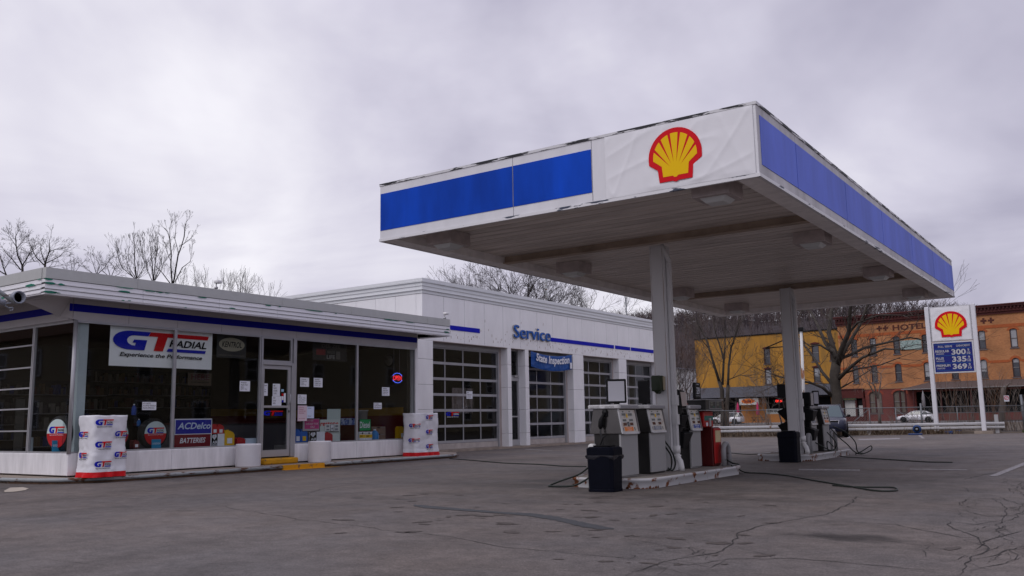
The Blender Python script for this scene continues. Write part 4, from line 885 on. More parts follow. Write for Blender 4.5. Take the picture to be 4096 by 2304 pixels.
# ================================================================ COVERS, PLANTERS
tw=mat('tyvek_white',(.72,.72,.76),.5,var=.04,vscale=3,bump=.25,bscale=6); rc=mat('cover_red',(.62,.006,.012),.45,bump=.15,bscale=8)
def cover(cx,cy,w,d,z1,label,rows,seed,rot=0,sway=.0):
    t=thing('tire_rack_cover',label,'rack cover',(cx,cy,.12),'white printed tire rack covers on the store pavement')
    Rm=Matrix.Rotation(rot,3,'Z'); C0=Vector((cx,cy,0)); nU,nV=64,40
    def rad(a,v):
        # rounded rectangle section
        c,s_=math.cos(a),math.sin(a); n_=5.0; r=(abs(c/(w/2))**n_+abs(s_/(d/2))**n_)**(-1/n_)
        k=1+.05*(1-v)**2*(1 if v<.15 else .4)-.03*math.sin(v*math.pi)
        q=noise.noise(Vector((a*2.2+seed,v*4.5,seed)))*.030+noise.noise(Vector((a*5+v*7,v*9-a*3,seed*2)))*.014
        cr=abs(noise.noise(Vector((a*3-v*5,v*5+a*2,seed+4)))); q-=max(0,.10-cr)*.12
        if v<.2: q+=.03*math.sin(a*9+seed)*(.2-v)/.2
        return r*k+q*.9
    def pt(a,v): 
        r=rad(a,v); z=.12+(z1-.12)*v+(.010*math.sin(a*7+seed) if v>.97 else 0); return C0+Rm@Vector((r*math.cos(a)+sway*v,r*math.sin(a),0))+Vector((0,0,z))
    def band(v0,v1,m,name,nv):
        vs=[];fs=[]
        for j in range(nv+1):
            for i in range(nU): vs.append(pt(2*math.pi*i/nU,v0+(v1-v0)*j/nv))
        for j in range(nv):
            for i in range(nU): fs.append((j*nU+i,j*nU+(i+1)%nU,(j+1)*nU+(i+1)%nU,(j+1)*nU+i))
        if v1>=1: fs.append(tuple(nv*nU+i for i in range(nU)))
        MB().add(vs,fs,m,True).build(name,t)
    band(.085,1,tw,'cover',38); band(0,.085,rc,'red_hem',3)
    # print wrapped on the cloth
    pr=MB()
    def wrapF(a0,v0):
        def F(u,v,n=0):
            # u metres along the +X facing / -Y facing side measured from angle a0
            lo,hi=0,0; a=a0+u; vv=v0+v/(z1-.12); p=pt(a,vv); c=C0+Rm@Vector((sway*vv,0,0)); o=p-c; o.z=0; o=o.normalized(); return p+o*(.024+n)
        return F
    for (a0,v0,ww,hh,ua) in rows:
        F=wrapF(a0,v0); G=lambda u,v,n=0,F=F,ua=ua: F(u*ua,v,n)
        gt_logo(pr,G,0,0,ww,hh,.0)
    pr.build('printed_marks',t)
    return t
# angles are measured about the cover axis; ua converts metres to radians
U1=1.55
cover(-18.74,11.10,.70,.84,1.44,'white printed tire rack cover with red hem at the left corner of the store',[(-.85,.80,.56,.18,U1),(-.84,.44,.55,.18,U1),(-.82,.13,.54,.17,U1),(.20,.62,.5,.16,U1),(.20,.28,.5,.16,U1),(-1.98,.62,.5,.16,U1),(-1.98,.28,.5,.16,U1)],1.3)
cover(-18.72,21.80,.70,1.14,1.45,'white printed tire rack cover with red hem near the first garage bay',[(-.42,.82,.60,.17,U1*.9),(-.42,.48,.60,.17,U1*.9),(-.42,.14,.60,.17,U1*.9),(-1.55,.64,.5,.15,U1*.9),(-1.6,.30,.5,.15,U1*.9)],5.1)
pc=mat('planter_white',(.74,.73,.76),.35,var=.05,vscale=3,bump=.05,bscale=5)
def planter(x,y,r,label):
    t=thing('concrete_planter',label,'planter',(x,y,.12),'white cylinder planters flanking the store door')
    MB().lathe((x,y,0),[(r*.97,.12),(r*1.0,.15),(r*1.0,.66),(r*1.01,.68),(r*.98,.70),(r*.88,.70),(r*.87,.62)],pc,40).build('pot',t)
    MB().lathe((x,y,0),[(r*.86,.55),(r*.86,.615)],dirt,24).build('soil',t)
planter(-18.78,15.10,.315,'white cylinder planter left of the store door')
planter(-18.72,17.50,.315,'white cylinder planter right of the store door, with a small scratch')
# ================================================================ WINDOW NOTICES (paper on the glass)
XG_=XS-.02
def rect(x0,x1,y0,y1,X):
    a=onx(x0,(y0+y1)/2,X).y; b=onx(x1,(y0+y1)/2,X).y; xm=(x0+x1)/2; return a,b,onx(xm,y1,X).z,onx(xm,y0,X).z
def notice(px,lines,label,X=XG_,m=paper,ink=blkd,name='paper_notice',cat='notice',group='paper notices taped inside the store glass',thick=.003,al=.1,head=None):
    u0,u1,v0,v1=rect(*px,X); t=thing(name,label,cat,(X,(u0+u1)/2,v0),group); F=FX(X)
    MB().fbox(F,u0,u1,v0,v1,-thick,0,m).build('sheet',t); s=MB(); n=len(lines); H=(v1-v0)*.84/n; w=u1-u0
    for i,l in enumerate(lines):
        if not l: continue
        top=v1-(v1-v0)*.08-i*H; k=min(1,len(l)/15); s.ftext(F,l,u0+w*al,u0+w*(al+(1-2*al)*max(.3,k)),top-H*.72,top-H*.08,.0015,(head if head and i==0 else ink),0,.01)
    s.build('lettering',t); return t
N=notice
N((959,1000,1524,1565),['Windshield','Washer Fluid','Gallon','$2.99 + Tax'],'white washer fluid price notice on the pane left of the door')
N((1048,1071,1534,1583),['Dear Customers','','please see','office hours',''],'narrow white notice at the left edge of the door glass')
N((1091,1120,1535,1584),['MASK','REQUIRED','IF INVITED','TO ENTER'],'white mask notice on the door, above the stop sheet')
N((1088,1126,1585,1623),['STOP','DO NOT','ENTER'],'white sheet reading STOP DO NOT ENTER on the door glass')
N((1201,1236,1511,1547),['Windshield','Washer Fluid','Gallon','$2.99 + Tax'],'left one of two washer fluid price sheets on the pane right of the door')
N((1255,1290,1512,1549),['Windshield','Washer Fluid','2 Gallon Case','$14.99 + Tax'],'right one of two washer fluid price sheets on the pane right of the door')
N((1191,1226,1578,1616),['HOURS','Monday - Friday','Saturday 7:00-Noon','closed Sunday'],'white sheet headed HOURS above the pink flyer')
pinkp=mat('pink_flyer',(.62,.50,.56),.7); dkr=mat('flyer_red',(.35,.04,.08),.6)
N((1191,1228,1622,1684),['Kickboxing','Fundraiser','saturday class','all welcome','','','join us today'],'pink kickboxing fundraiser flyer right of the door',m=pinkp,ink=dkr,name='flyer')
N((1228,1256,1626,1673),['Community','','','','Thank you'],'pale blue flyer overlapping the pink one',m=mat('blue_flyer',(.55,.62,.78),.7),name='flyer')
N((569,625,1608,1640),['NO CHECKS','ACCEPTED WITHOUT','PRIOR APPROVAL'],'white NO CHECKS sign between the display tyres and the banner',al=.05)
N((1495,1527,1611,1636),['NO CHECKS','ACCEPTED WITHOUT','PRIOR APPROVAL'],'small NO CHECKS sign on the rightmost store pane',al=.05)
N((1528,1558,1549,1583),['Windshield','Washer Fluid','2 Gallon Case','$14.99 + Tax'],'washer fluid price sheet below the neon OPEN sign')
N((1866,1890,1565,1595),['NOTICE','customers must','wait outside'],'small white notice on the first garage door',X=-21.99,group='signs on the garage door')
# small stickers on the door
t=thing('door_stickers','strip of small card and payment stickers at the right of the door glass','stickers',(XG_,16.65,1.7)); s=MB()
for (a,b,c,d,m) in [(1125,1135,1557,1567,mat('sticker_blue',(.3,.5,.65),.5)),(1127,1134,1574,1583,red),(1127,1134,1585,1600,paper),(1127,1134,1601,1609,inkb),(1135,1143,1573,1610,paper)]:
    r=rect(a,b,c,d,XG_); s.fbox(FX(XG_),r[0],r[1],r[2],r[3],0,.002,m)
s.build('sticker_sheet',t)
# GT decals
def decal(px,X,label,k3=None,tagl=True,dk=None,parent=None):
    r=rect(*px,X); t=thing('tire_brand_decal',label,'decal',(X,(r[0]+r[1])/2,r[2])); s=MB(); gt_logo(s,FX(X),r[0],r[2],r[1]-r[0],r[3]-r[2],.001,tagl,k3,dk or paper); s.build('printed_marks',t)
decal((1784,1837,1648,1670),-21.99,'small red and blue tyre brand decal on the first garage door')
decal((1053,1132,1643,1662),XG_,'red and blue tyre brand sticker on the lower door glass',tagl=False,dk=inkb)
# big banner inside left window
t=thing('window_banner','large white tyre brand banner hung inside the left store window','banner',(XS-.15,12.6,2.7)); XB=XS-.16; F=FX(XB)
TL,TR,BL,BR=onx(439,1300,XB),onx(849,1333,XB),onx(458,1468,XB),onx(852,1488,XB)
bm_=mat('banner_inside',(.86,.88,.87),.6,var=.03)
cloth(F,TL.y+.02,TR.y+.01,BL.z+.03,TL.z,0,bm_,.012,40,24,3,1.3).build('sheet',t)
s=MB(); w=TR.y-TL.y; h=TL.z-BL.z; gt_logo(s,F,TL.y+.03*w,BL.z+.24*h,w*.93,h*.66,.022,True); s.build('printed_marks',t)
# ---- goods in the windows
def board(px,X,label,cat,bgs,texts,name,group=None,thick=.02,extra=None):
    r=rect(*px,X); t=thing(name,label,cat,(X,(r[0]+r[1])/2,r[2]),group); F=FX(X); s=MB(); W=r[1]-r[0]; H=r[3]-r[2]
    G=lambda u,v,n=0: F(r[0]+u*W,r[2]+v*H,n)
    s.fbox(G,0,1,0,1,-thick,0,bgs[0][4]); s.build('panel',t); s=MB()
    for k,(a,b,c,d,m) in enumerate(bgs[1:]): s.fbox(G,a,b,c,d,.0,.002+.0005*k,m)
    for (tx,a,b,c,d,m,sh) in texts: s.ftext(G,tx,a,b,c,d,.006,m,sh,.02)
    if extra: extra(s,G)
    s.build('printed_marks',t); return t
XW=XS-.10
acb=mat('ad_blue',(.015,.02,.30),.4); acr=mat('ad_maroon',(.17,.012,.02),.45); palb=mat('ad_pale',(.50,.60,.72),.5); grn=mat('sign_green',(.01,.30,.09),.4)
board((698,847,1675,1790),XW,'blue and maroon batteries sign standing in the left window','sign',[(0,1,0,1,paper),(.02,.98,.48,.965,acb),(.0,.97,.0,.455,acr)],[('ACDelco',.07,.96,.64,.87,palb,.25),('BATTERIES',.14,.83,.16,.34,paper,.25)],'shop_sign')
def shield(s,G):
    s.fpoly(G,[(.08,.9),(.35,.95),(.38,.75),(.22,.5),(.06,.72)],.003,.006,paper)
def airs(px,X,label):
    board(px,X,label,'sign',[(0,1,0,1,paper),(0,.46,0,1,blk)],[('F',.15,.28,.62,.88,red,.2),('AIR',.08,.46,.18,.42,paper,0),('SPRINGS',.04,.46,.02,.13,paper,0)],'shop_sign','black and white AIR boxes',extra=shield)
airs((845,899,1735,1783),XW-.03,'small black and white AIR box below the red jugs')
airs((1238,1299,1727,1768),XW-.03,'black and white AIR box beside the blue container')
board((1208,1280,1673,1725),XW-.05,'pink sign asking HAVE YOU CHECKED YOUR OIL in a grey frame','sign',[(0,1,0,1,blk),(.04,.96,.04,.96,mat('sign_grey',(.42,.40,.42),.5)),(.14,.94,.18,.93,mat('sign_pink',(.50,.06,.22),.5))],[('HAVE YOU',.2,.6,.76,.88,pinkp,0),('CHECKED YOUR',.2,.88,.50,.64,pinkp,0),('OIL?',.45,.7,.26,.42,pinkp,0)],'shop_sign')
board((1280,1360,1678,1768),XW-.09,'white tyre company sign with red lettering partly hidden behind the pink sign','sign',[(0,1,0,1,mat('sign_white',(.55,.62,.60),.5))],[('restone',.0,.9,.72,.9,red,.15)],'shop_sign')
board((1310,1362,1636,1690),XW-.14,'blank pale sheet standing behind the white tyre company sign','sign',[(0,1,0,1,mat('sign_pale',(.46,.55,.53),.5))],[],'shop_sign')
board((1300,1357,1696,1728),XW-.06,'small white poster reading AIR with drawings around it','sign',[(0,1,0,1,mat('sign_white2',(.6,.62,.62),.5)),(.36,.64,.12,.92,blk),(.39,.61,.16,.88,paper),(.02,.98,.02,.09,blk),(.1,.28,.6,.85,greyl),(.1,.3,.2,.4,greyl),(.72,.9,.6,.85,greyl),(.7,.9,.2,.45,greyl)],[('AIR',.42,.58,.3,.55,blk,0)],'shop_sign')
board((1438,1484,1676,1724),XW-.03,'green Diesel sign standing on two boxes in the right window','sign',[(0,1,0,1,blk),(.02,.95,.04,.96,grn)],[('Diesel',.02,.88,.25,.78,paper,0)],'shop_sign')
kd=mat('sign_dim',(.10,.095,.08),.6); 
def oval(s,G,m=mat('oval_cream',(.32,.30,.22),.6)):
    s.fpoly(G,[(.5+.44*math.cos(k*math.pi/16),.55+.28*math.sin(k*math.pi/16)) for k in range(32)],.002,.004,m)
tk=board((868,985,1335,1432),-19.45,'dark hanging sign with cream oval high in the window left of the door','sign',[(0,1,0,1,mat('sign_deep',(.03,.03,.03),.6))],[('SURROUND YOURSELF WITH QUALITY',.06,.94,.06,.13,kd,0),('KENTROL',.16,.84,.43,.67,blk,.2)],'hanging_sign',extra=oval)
board((1251,1387,1372,1443),-19.5,'dark poster reading MADE FOR LIFE high in the window right of the door','sign',[(0,1,0,1,mat('sign_deep2',(.02,.018,.016),.5)),(.1,.36,.3,.62,mat('dim_red',(.16,.02,.02),.5)),(.68,.8,.1,.55,kd)],[('DEE ZEE',.25,.8,.72,.92,kd,0),('MADE',.42,.64,.40,.56,kd,0),('LIFE',.40,.64,.10,.32,mat('dim_white',(.22,.22,.21),.5),0)],'hanging_sign')
board((753,846,1492,1542),-20.6,'dim tan sign reading HERE behind the banner corner','sign',[(0,1,0,1,mat('sign_tan',(.10,.075,.05),.6))],[('HERE',.12,.9,.45,.9,mat('dim_maroon',(.09,.015,.01),.6),0),('www.nearby.com',.1,.9,.2,.3,blkd,0)],'hanging_sign')
# jugs
def jug(px,X,col,label,group,name='fuel_can',dep=.16,lab=True,capc=blk,kind='can'):
    r=rect(*px,X); m=mat('plastic_'+str([round(c,2) for c in col]),col,.35,var=.05); F=FX(X); W=r[1]-r[0]; H=r[3]-r[2]; G=lambda u,v,n=0: F(r[0]+u*W,r[2]+v*H,n)
    t=thing(name,label,'fuel can' if name=='fuel_can' else name.replace('_',' '),(X-dep/2,(r[0]+r[1])/2,r[2]),group)
    s=MB()
    if kind=='can': s.fpoly(G,[(0.03,0),(.97,0),(1,.05),(1,.68),(.86,.82),(.62,.90),(.60,.93),(.40,.93),(.38,1.0),(.12,1.0),(0,.86),(0,.05)],-dep,0,m)
    else: s.lathe(G(.5,0,-dep/2),[(W*.46,0),(W*.5,H*.04),(W*.5,H*.55),(W*.40,H*.72),(W*.17,H*.88),(W*.15,H*.90)],m,20)
    s.build('body',t,bevel=.012,seg=2)
    s=MB(); c=G(.5,.90,-dep/2); s.lathe(c,[(W*.17,0),(W*.17,H*.10),(W*.1,H*.11)],capc,12); s.build('cap',t)
    if lab: s=MB(); s.fbox(G,.25,.78,.14,.48,.001,.004 if kind=='can' else .03,paper if lab==1 else yell); s.build('label',t)
    return t
g_='plastic jugs and cans in the store windows'
redp=(.40,.015,.02)
jug((849,871,1697,1736),XW-.04,redp,'left red plastic can of a pair above the small AIR box',g_); jug((872,895,1697,1736),XW-.04,redp,'right red plastic can of a pair above the small AIR box',g_)
jug((899,937,1720,1782),XW-.02,(.62,.38,.01),'tall yellow plastic can beside the small AIR box',g_); jug((950,981,1750,1779),XW-.03,redp,'low red can behind the left planter',g_,lab=False)
t=thing('storage_box','white lidded box behind the left planter','box',(XW-.1,15.1,.63)); r=rect(982,1026,1753,1780,XW-.03); MB().box(XW-.25,XW-.03,r[0],r[1],r[2],r[3],palb).build('box_body',t,bevel=.01)
jug((1179,1204,1716,1772),XW-.02,(.02,.10,.42),'blue water container with round white label, left of the pair',g_,lab=1); jug((1204,1230,1716,1771),XW-.05,(.02,.12,.45),'blue water container with yellow label, right of the pair',g_,lab=2,capc=redl)
jug((1495,1518,1717,1761),XW-.03,(.03,.20,.50),'blue washer fluid bottle before a cardboard box',g_,name='washer_bottle',kind='b',capc=paper); jug((1596,1629,1706,1757),XW-.05,(.62,.36,.01),'yellow plastic can at the right end of the windows beside the rack cover',g_)
jug((1301,1330,1729,1767),XW-.06,(.38,.03,.04),'red bag shaped jug below the AIR poster',g_,lab=False)
jug((535,552,1616,1660),XW-.35,(.02,.06,.30),'blue washer jug left of the NO CHECKS sign',g_,name='washer_bottle',kind='b',lab=False,capc=paper); jug((556,570,1676,1705),XW-.3,(.02,.10,.30),'small blue bottle above the middle display tyre',g_,name='washer_bottle',kind='b',lab=False,capc=paper)
jug((535,557,1760,1793),XW-.04,(.12,.015,.02),'small dark red bottle with green cap between the display tyres',g_,capc=grn)
def cbox(px,X,m,label,name='carton',txt=None,dep=.2,band=None,grp='cartons in the store windows'):
    r=rect(*px,X); t=thing(name,label,'box',(X-dep/2,(r[0]+r[1])/2,r[2]),grp); F=FX(X); MB().box(X-dep,X,r[0],r[1],r[2],r[3],m).build('box_body',t,bevel=.005)
    s=MB(); W=r[1]-r[0];H=r[3]-r[2]; G=lambda u,v,n=0: F(r[0]+u*W,r[2]+v*H,n)
    if band: s.fbox(G,0,1,.33,.70,.0,.002,band)
    s.fbox(G,.02,.98,.80,.84,0,.002,greyl); s.fpoly(G,[(.5+.12*math.cos(k*math.pi/8),.84+.10*math.sin(k*math.pi/8)) for k in range(16)],.002,.003,blkd)
    if txt: s.ftext(G,txt,.08,.55,.42,.60,.004,blkd,.2,.02)
    s.build('printed_marks',t)
cbox((1438,1462,1727,1764),XW-.03,paper,'left DEF carton with yellow band under the Diesel sign',txt='DEF',band=yell); cbox((1463,1489,1727,1763),XW-.03,paper,'right DEF carton with yellow band under the Diesel sign',txt='DEF',band=yell)
card=mat('cardboard',(.19,.12,.08),.8,var=.15); cbox((1486,1542,1733,1761),XW-.15,card,'lower brown cardboard box behind the blue washer bottle'); cbox((1486,1542,1706,1733),XW-.15,card,'upper brown cardboard box stacked behind the blue washer bottle')
bw=mat('carton_blue_white',(.25,.30,.42),.5,col2=(.06,.10,.28),vscale=9,thr=.5,sharp=.05); cbox((1366,1393,1673,1700),XW-.2,bw,'left blue and white carton behind the pane right of the door'); cbox((1395,1424,1673,1700),XW-.2,bw,'right blue and white carton next to the mullion')
cbox((1332,1364,1730,1768),XW-.1,blk,'black carton below the AIR poster')
t=thing('bucket','white pail standing behind the Diesel sign','bucket',(XW-.35,19.8,1.2)); r=rect(1450,1489,1640,1678,XW-.3); MB().lathe((XW-.5,(r[0]+r[1])/2,0),[(.14,r[2]),(.165,r[3]-.03),(.175,r[3]-.03),(.175,r[3])],mat('pail',(.32,.32,.31),.5),20).build('pail_body',t)
# tyres with round placards
rub=mat('tyre_rubber',(.014,.014,.015),.7,var=.2,vscale=12,bump=.5,bscale=25)
def dtyre(px,X,label,rot=0,gy=True,axis='x'):
    r=rect(*px,X); cy=(r[0]+r[1])/2; cz=(r[2]+r[3])/2; R_=(r[3]-r[2])/2; t=thing('display_tyre',label,'tyre',(X-.12,cy,r[2]),'tyres on show with round placards')
    prof=[(R_*.62,-.20),(R_*.80,-.225),(R_*.94,-.21),(R_,-.16),(R_,-.06),(R_*.94,-.015),(R_*.80,0),(R_*.62,-.02),(R_*.60,-.11),(R_*.62,-.20)]
    Rm=Matrix.Translation((X,cy,cz))@Matrix.Rotation(rot,4,'Z')
    def T(mb): mb.v=[tuple(Rm@Vector(v)) for v in mb.v]; return mb
    s=MB(); s.lathe((0,0,0),prof,rub,36,axis='x'); T(s).build('tyre',t)
    s=MB(); rp=R_*.80
    F=lambda u,v,n=0: Vector((n+.01,u,v)); pts=[(rp*math.cos(a),rp*math.sin(a)) for a in [k*math.pi/20 for k in range(40)]]
    up_=[p for p in pts if p[1]>=-.001]; s.fpoly(F,up_,0,.006,mat('placard_pale',(.52,.62,.62),.5)); lo=[p for p in pts if p[1]<=.001]; s.fpoly(F,sorted(lo,key=lambda p:p[0]) if False else [(-rp,0)]+[p for p in pts[20:]]+[(rp,0)],0,.006,mat('placard_red',(.42,.01,.015),.5))
    gt_logo(s,F,-rp*.78,rp*.02,rp*1.56,rp*.46,.007,False); s.ftext(F,'Experience the Performance',-rp*.7,rp*.7,-rp*.16,-rp*.06,.009,paper,.2); T(s).build('placard',t)
    if gy:
        r2=(r[0]+.18,r[0]+.62); k=thing('tent_card','blue tent card before the '+('corner' if rot else 'middle')+' display tyre','card',(X+.05,cy-.1,r[2]),'blue tent cards before the tyres')
        s=MB(); f=lambda u,v,n=0: Vector((X+.055+n-.25*v*.3,cy+u,r[2]+v)); s.fbox(f,-.30*R_*2.2*.5,.36*R_,0,R_*.62,0,.006,mat('card_blue',(.02,.20,.36),.5)); c=k; s.build('card',c); s=MB(); s.ftext(f,'GOODYEAR',-.28*R_,.32*R_,R_*.28,R_*.40,.008,palb,.1,.02); s.build('lettering',c)
dtyre((549,690,1673,1795),XW-.03,'display tyre with round placard left of the second mullion')
dtyre((405,526,1676,1800),XW-.03,'display tyre mostly hidden behind the left rack cover',gy=False)
dtyre((165,292,1662,1806),-19.75,'display tyre with narrow looking placard inside the corner window',rot=math.radians(-80))
t=thing('tent_card','small pale card standing at the far left window corner','card',(-21.6,10.75,.63),'blue tent cards before the tyres'); Fq=FY(10.85); MB().fbox(Fq,-21.5,-21.2,.63,.98,0,.01,mat('card_grey',(.16,.19,.22),.5)).build('card',t)
# interior furniture dimly seen
t=thing('shop_counter','pale shop counter with dark red top seen through the window left of the door','counter',(-22.5,16,.3)); MB().box(-22.9,-22.4,14.6,21,.3,1.22,mat('counter_front',(.10,.095,.105),.5)).build('counter_front',t); MB().box(-23.0,-22.3,14.5,21,1.22,1.27,mat('counter_top',(.06,.01,.012),.4)).build('counter_top',t)
def shelf(x,y0,y1,zs,label,seed,X2=.45):
    t=thing('goods_shelf',label,'shelf',(x,(y0+y1)/2,.3),'stocked shelves inside the store'); s=MB(); s.box(x-X2,x-X2+.02,y0,y1,.3,zs[-1]+.4,dark)
    for z in zs: s.box(x-X2,x,y0,y1,z-.02,z,mat('shelf_board',(.10,.10,.10),.5))
    for y in (y0,y1-.03): s.box(x-X2,x,y,y+.03,.3,zs[-1]+.35,dark)
    s.build('frame',t); s=MB(); R_=random.Random(seed)
    cs=[mat('stock_%d'%k,c,.5) for k,c in enumerate([(.01,.018,.09),(.035,.03,.025),(.006,.006,.006),(.05,.015,.01),(.08,.075,.065),(.008,.008,.01),(.05,.028,.008)])]
    for z in zs:
        y=y0+.05
        while y<y1-.15:
            w=R_.uniform(.06,.14); h=R_.uniform(.14,.30); s.box(x-.16,x-.04,y,y+w*.85,z,z+h,R_.choice(cs)); y+=w
    s.build('stock',t)
shelf(-21.9,10.95,12.3,[.75,1.15,1.55],'low shelf of blue jugs behind the left rack cover',1)
shelf(-24.3,11.5,14.5,[.9,1.3,1.7,2.1],'tall dark shelf of parts beyond the display tyres',2); shelf(-26.3,15.2,19.5,[1.8,2.2,2.6],'wall shelf of small goods behind the counter',3)
t=thing('wall_clock','round black wall clock high on the right inside wall','clock',(-20.6,21.8,2.6)); c=ony(1552,1442,21.75)
s=MB(); s.lathe((c.x,21.84,c.z),[(.20,-.04),(.22,-.02),(.22,.0)],blk,28,axis='y'); s.build('case',t); s=MB(); s.lathe((c.x,21.79,c.z),[(.17,-.005),(.17,.0)],mat('clock_face',(.12,.115,.10),.5),28,axis='y'); s.build('face',t)
s=MB(); s.tube([(c.x,21.775,c.z),(c.x+.05,21.775,c.z-.08)],.006,blk,5); s.tube([(c.x,21.775,c.z),(c.x-.10,21.775,c.z+.08)],.005,blk,5); s.build('hands',t)
# neon open sign
XO=XS-.16; c=onx(1588,1512,XO); t=thing('neon_open_sign','lit oval neon OPEN sign in the rightmost store window','neon sign',(XO,c.y,c.z)); F=FX(XO)
s=MB(); s.fpoly(F,[(c.y+.30*math.cos(k*math.pi/16),c.z+.20*math.sin(k*math.pi/16)) for k in range(32)],-.03,0,blk); s.build('backing',t)
nb=mat('neon_blue',(.08,.16,1),.4,emit=1.3); nr=mat('neon_red',(1,.03,.04),.4,emit=1.5)
s=MB()
for a0,a1 in ((25,155),(205,335)): s.tube([F(c.y+.24*math.cos(math.radians(a)),c.z+.155*math.sin(math.radians(a)),.02) for a in range(a0,a1+1,10)],.008,nb,6)
s.build('blue_tube',t); s=MB(); s.ftext(F,'OPEN',c.y-.205,c.y+.205,c.z-.075,c.z+.075,.02,nr,.15,.0); s.build('lettering',t)
s=MB(); s.tube([F(c.y-.15,c.z+.15,0),F(c.y-.15,3.5,0)],.003,alu,4); s.tube([F(c.y+.12,c.z+.15,0),F(c.y+.12,3.5,0)],.003,alu,4); s.build('chain',t)
# state inspection banner
t=thing('inspection_banner','blue State Inspection banner hung across the top of the second garage bay','banner',(XG+.05,34,3.9)); XI=XG+.06; F=FX(XI)
a,b,c_,d_=onx(2123,1404,XI),onx(2287,1421,XI),onx(2285,1476,XI),onx(2127,1466,XI)
bb=mat('banner_blue',(.006,.07,.30),.45,var=.2,vscale=1.5)
sagf=lambda u: -.14*math.sin(math.pi*(u-a.y)/(b.y-a.y))
cloth(F,a.y,b.y,d_.z+.0,a.z,.0,bb,.05,40,16,7,1.6,sag=.14).build('sheet',t)
s=MB(); W=b.y-a.y; s.ftext(F,'State Inspection',a.y+.09*W,a.y+.90*W,d_.z+.20,d_.z+.66,.075,paper,.2,.03,warp=sagf); s.fbox(F,a.y+.92*W,a.y+.97*W,d_.z+.02,d_.z+.30,.06,.065,paper); s.build('lettering',t)
# roof gadgets
def camera_(p,label,X=None):
    t=thing('security_camera',label,'security camera',p,'small cameras on the store eave'); s=MB(); p=Vector(p); s.lathe(p,[(.05,.0),(.05,.05),(.02,.05)],alu,10); s.tube([p,p+Vector((0,0,.14))],.015,alu,6); s.build('mount',t); s=MB(); s.box(p.x-.04,p.x+.12,p.y-.06,p.y+.1,p.z+.14,p.z+.22,mat('camera_white',(.7,.7,.7),.3)); s.build('camera_body',t,bevel=.015); return t
a=onx(313,1096,-19.03); t=thing('security_camera','white ball camera on the grey roof edge near the store corner','security camera',tuple(a),'small cameras on the store eave'); MB().lathe((a.x-.02,a.y,a.z),[(.02,-.05),(.07,-.04),(.085,0),(.07,.05),(.03,.07)],mat('camera_white',(.7,.7,.7),.3),16).build('ball',t); MB().tube([(a.x+.03,a.y+.05,a.z),(a.x+.08,a.y+.10,a.z)],.035,blk,10).build('lens',t)
camera_(tuple(onx(865,1155,-19.4)),'small white camera on a stalk above the middle of the store eave'); camera_(tuple(onx(1779,1275,-19.4)),'small white camera on a stalk at the right end of the store eave')
# lamp arm at far left, partly in frame
t=thing('pole_lamp_arm','rusty white pipe arm with round grey lamp collar at the left edge','lamp arm',(-14.8,6.6,2.6)); q=lambda x,y: onx(x,y,-14.8)
s=MB(); s.tube([q(-120,1080),q(0,1168),q(55,1208)],.035,rust,10); s.build('arm',t)
s=MB(); cc=q(72,1190); vs=[]; 
s.lathe((cc.x,cc.y,cc.z),[(.095,-.05),(.105,-.05),(.105,.05),(.095,.05),(.085,.05),(.085,-.05)],mat('lamp_collar',(.26,.28,.33),.5,.3,var=.2),24,axis='x'); s.build('collar',t)
s=MB(); s.tube([q(55,1206),q(40,1212),q(22,1214),q(20,1222),q(35,1232),q(52,1230),q(50,1240),q(40,1242)],.012,mat('lamp_collar',(.3,.3,.3)),8); s.build('hook',t)
s=MB(); s.tube([q(-40,1170),q(0,1205),q(18,1212)],.05,mat('lamp_collar',(.3,.3,.3)),10); s.build('socket',t)
# ================================================================ PRICE SIGN
YS=54.9; F=FY(YS); t=thing('price_sign','tall white two-post fuel price sign with scallop emblem and blue price board','price sign',(-7.95,YS,0))
sw=mat('sign_post_white',(.66,.66,.70),.4,var=.05)
for xx,l in ((-9.27,0),(-6.90,0)):
    s=MB(); s.box(xx,xx+.22,YS-.12,YS+.12,.15,7.15,sw); s.build('post',t,bevel=.02); s=MB(); s.box(xx-.35,xx+.55,YS-.3,YS+.3,0,.15,concrete); s.build('footing',t)
s=MB(); s.fbox(F,-9.03,-6.92,5.15,7.12,-.12,.05,mat('sign_frame',(.50,.50,.52),.4,.3)); s.fbox(F,-9.03,-6.92,3.35,5.12,-.12,.05,mat('sign_frame2',(.58,.58,.6),.4)); s.build('cabinet',t,bevel=.01)
cloth(F,-8.97,-6.98,5.2,7.07,.055,ban,.03,30,30,6,1.6).build('emblem_sheet',t); s=MB(); shell_logo(s,F,-7.97,5.38,1.62,1.44,.10); s.build('scallop_emblem',t)
s=MB(); s.fbox(F,-8.96,-7.0,3.43,5.05,.05,.06,mat('price_blue',(.010,.016,.17),.4,var=.2,vscale=2)); pb=s.build('price_board',t)
ptx=mat('price_text',(.46,.46,.47),.5); ban2=mat('price_band',(.012,.07,.25),.4)
s=MB(); G=lambda u,v,n=0: F(-8.96+1.96*u,3.43+1.62*v,.06+n)
for v in (.945,.80,.56,.30,.05): s.fbox(G,.03,.97,v-.012,v+.012,0,.004,ban2)
bold(s,G,'FULL SERVE',.12,.49,.845,.91,.001,.008,ptx,b=.015); bold(s,G,'CASH/CREDIT',.59,.95,.85,.92,.001,.008,ptx,b=.015)
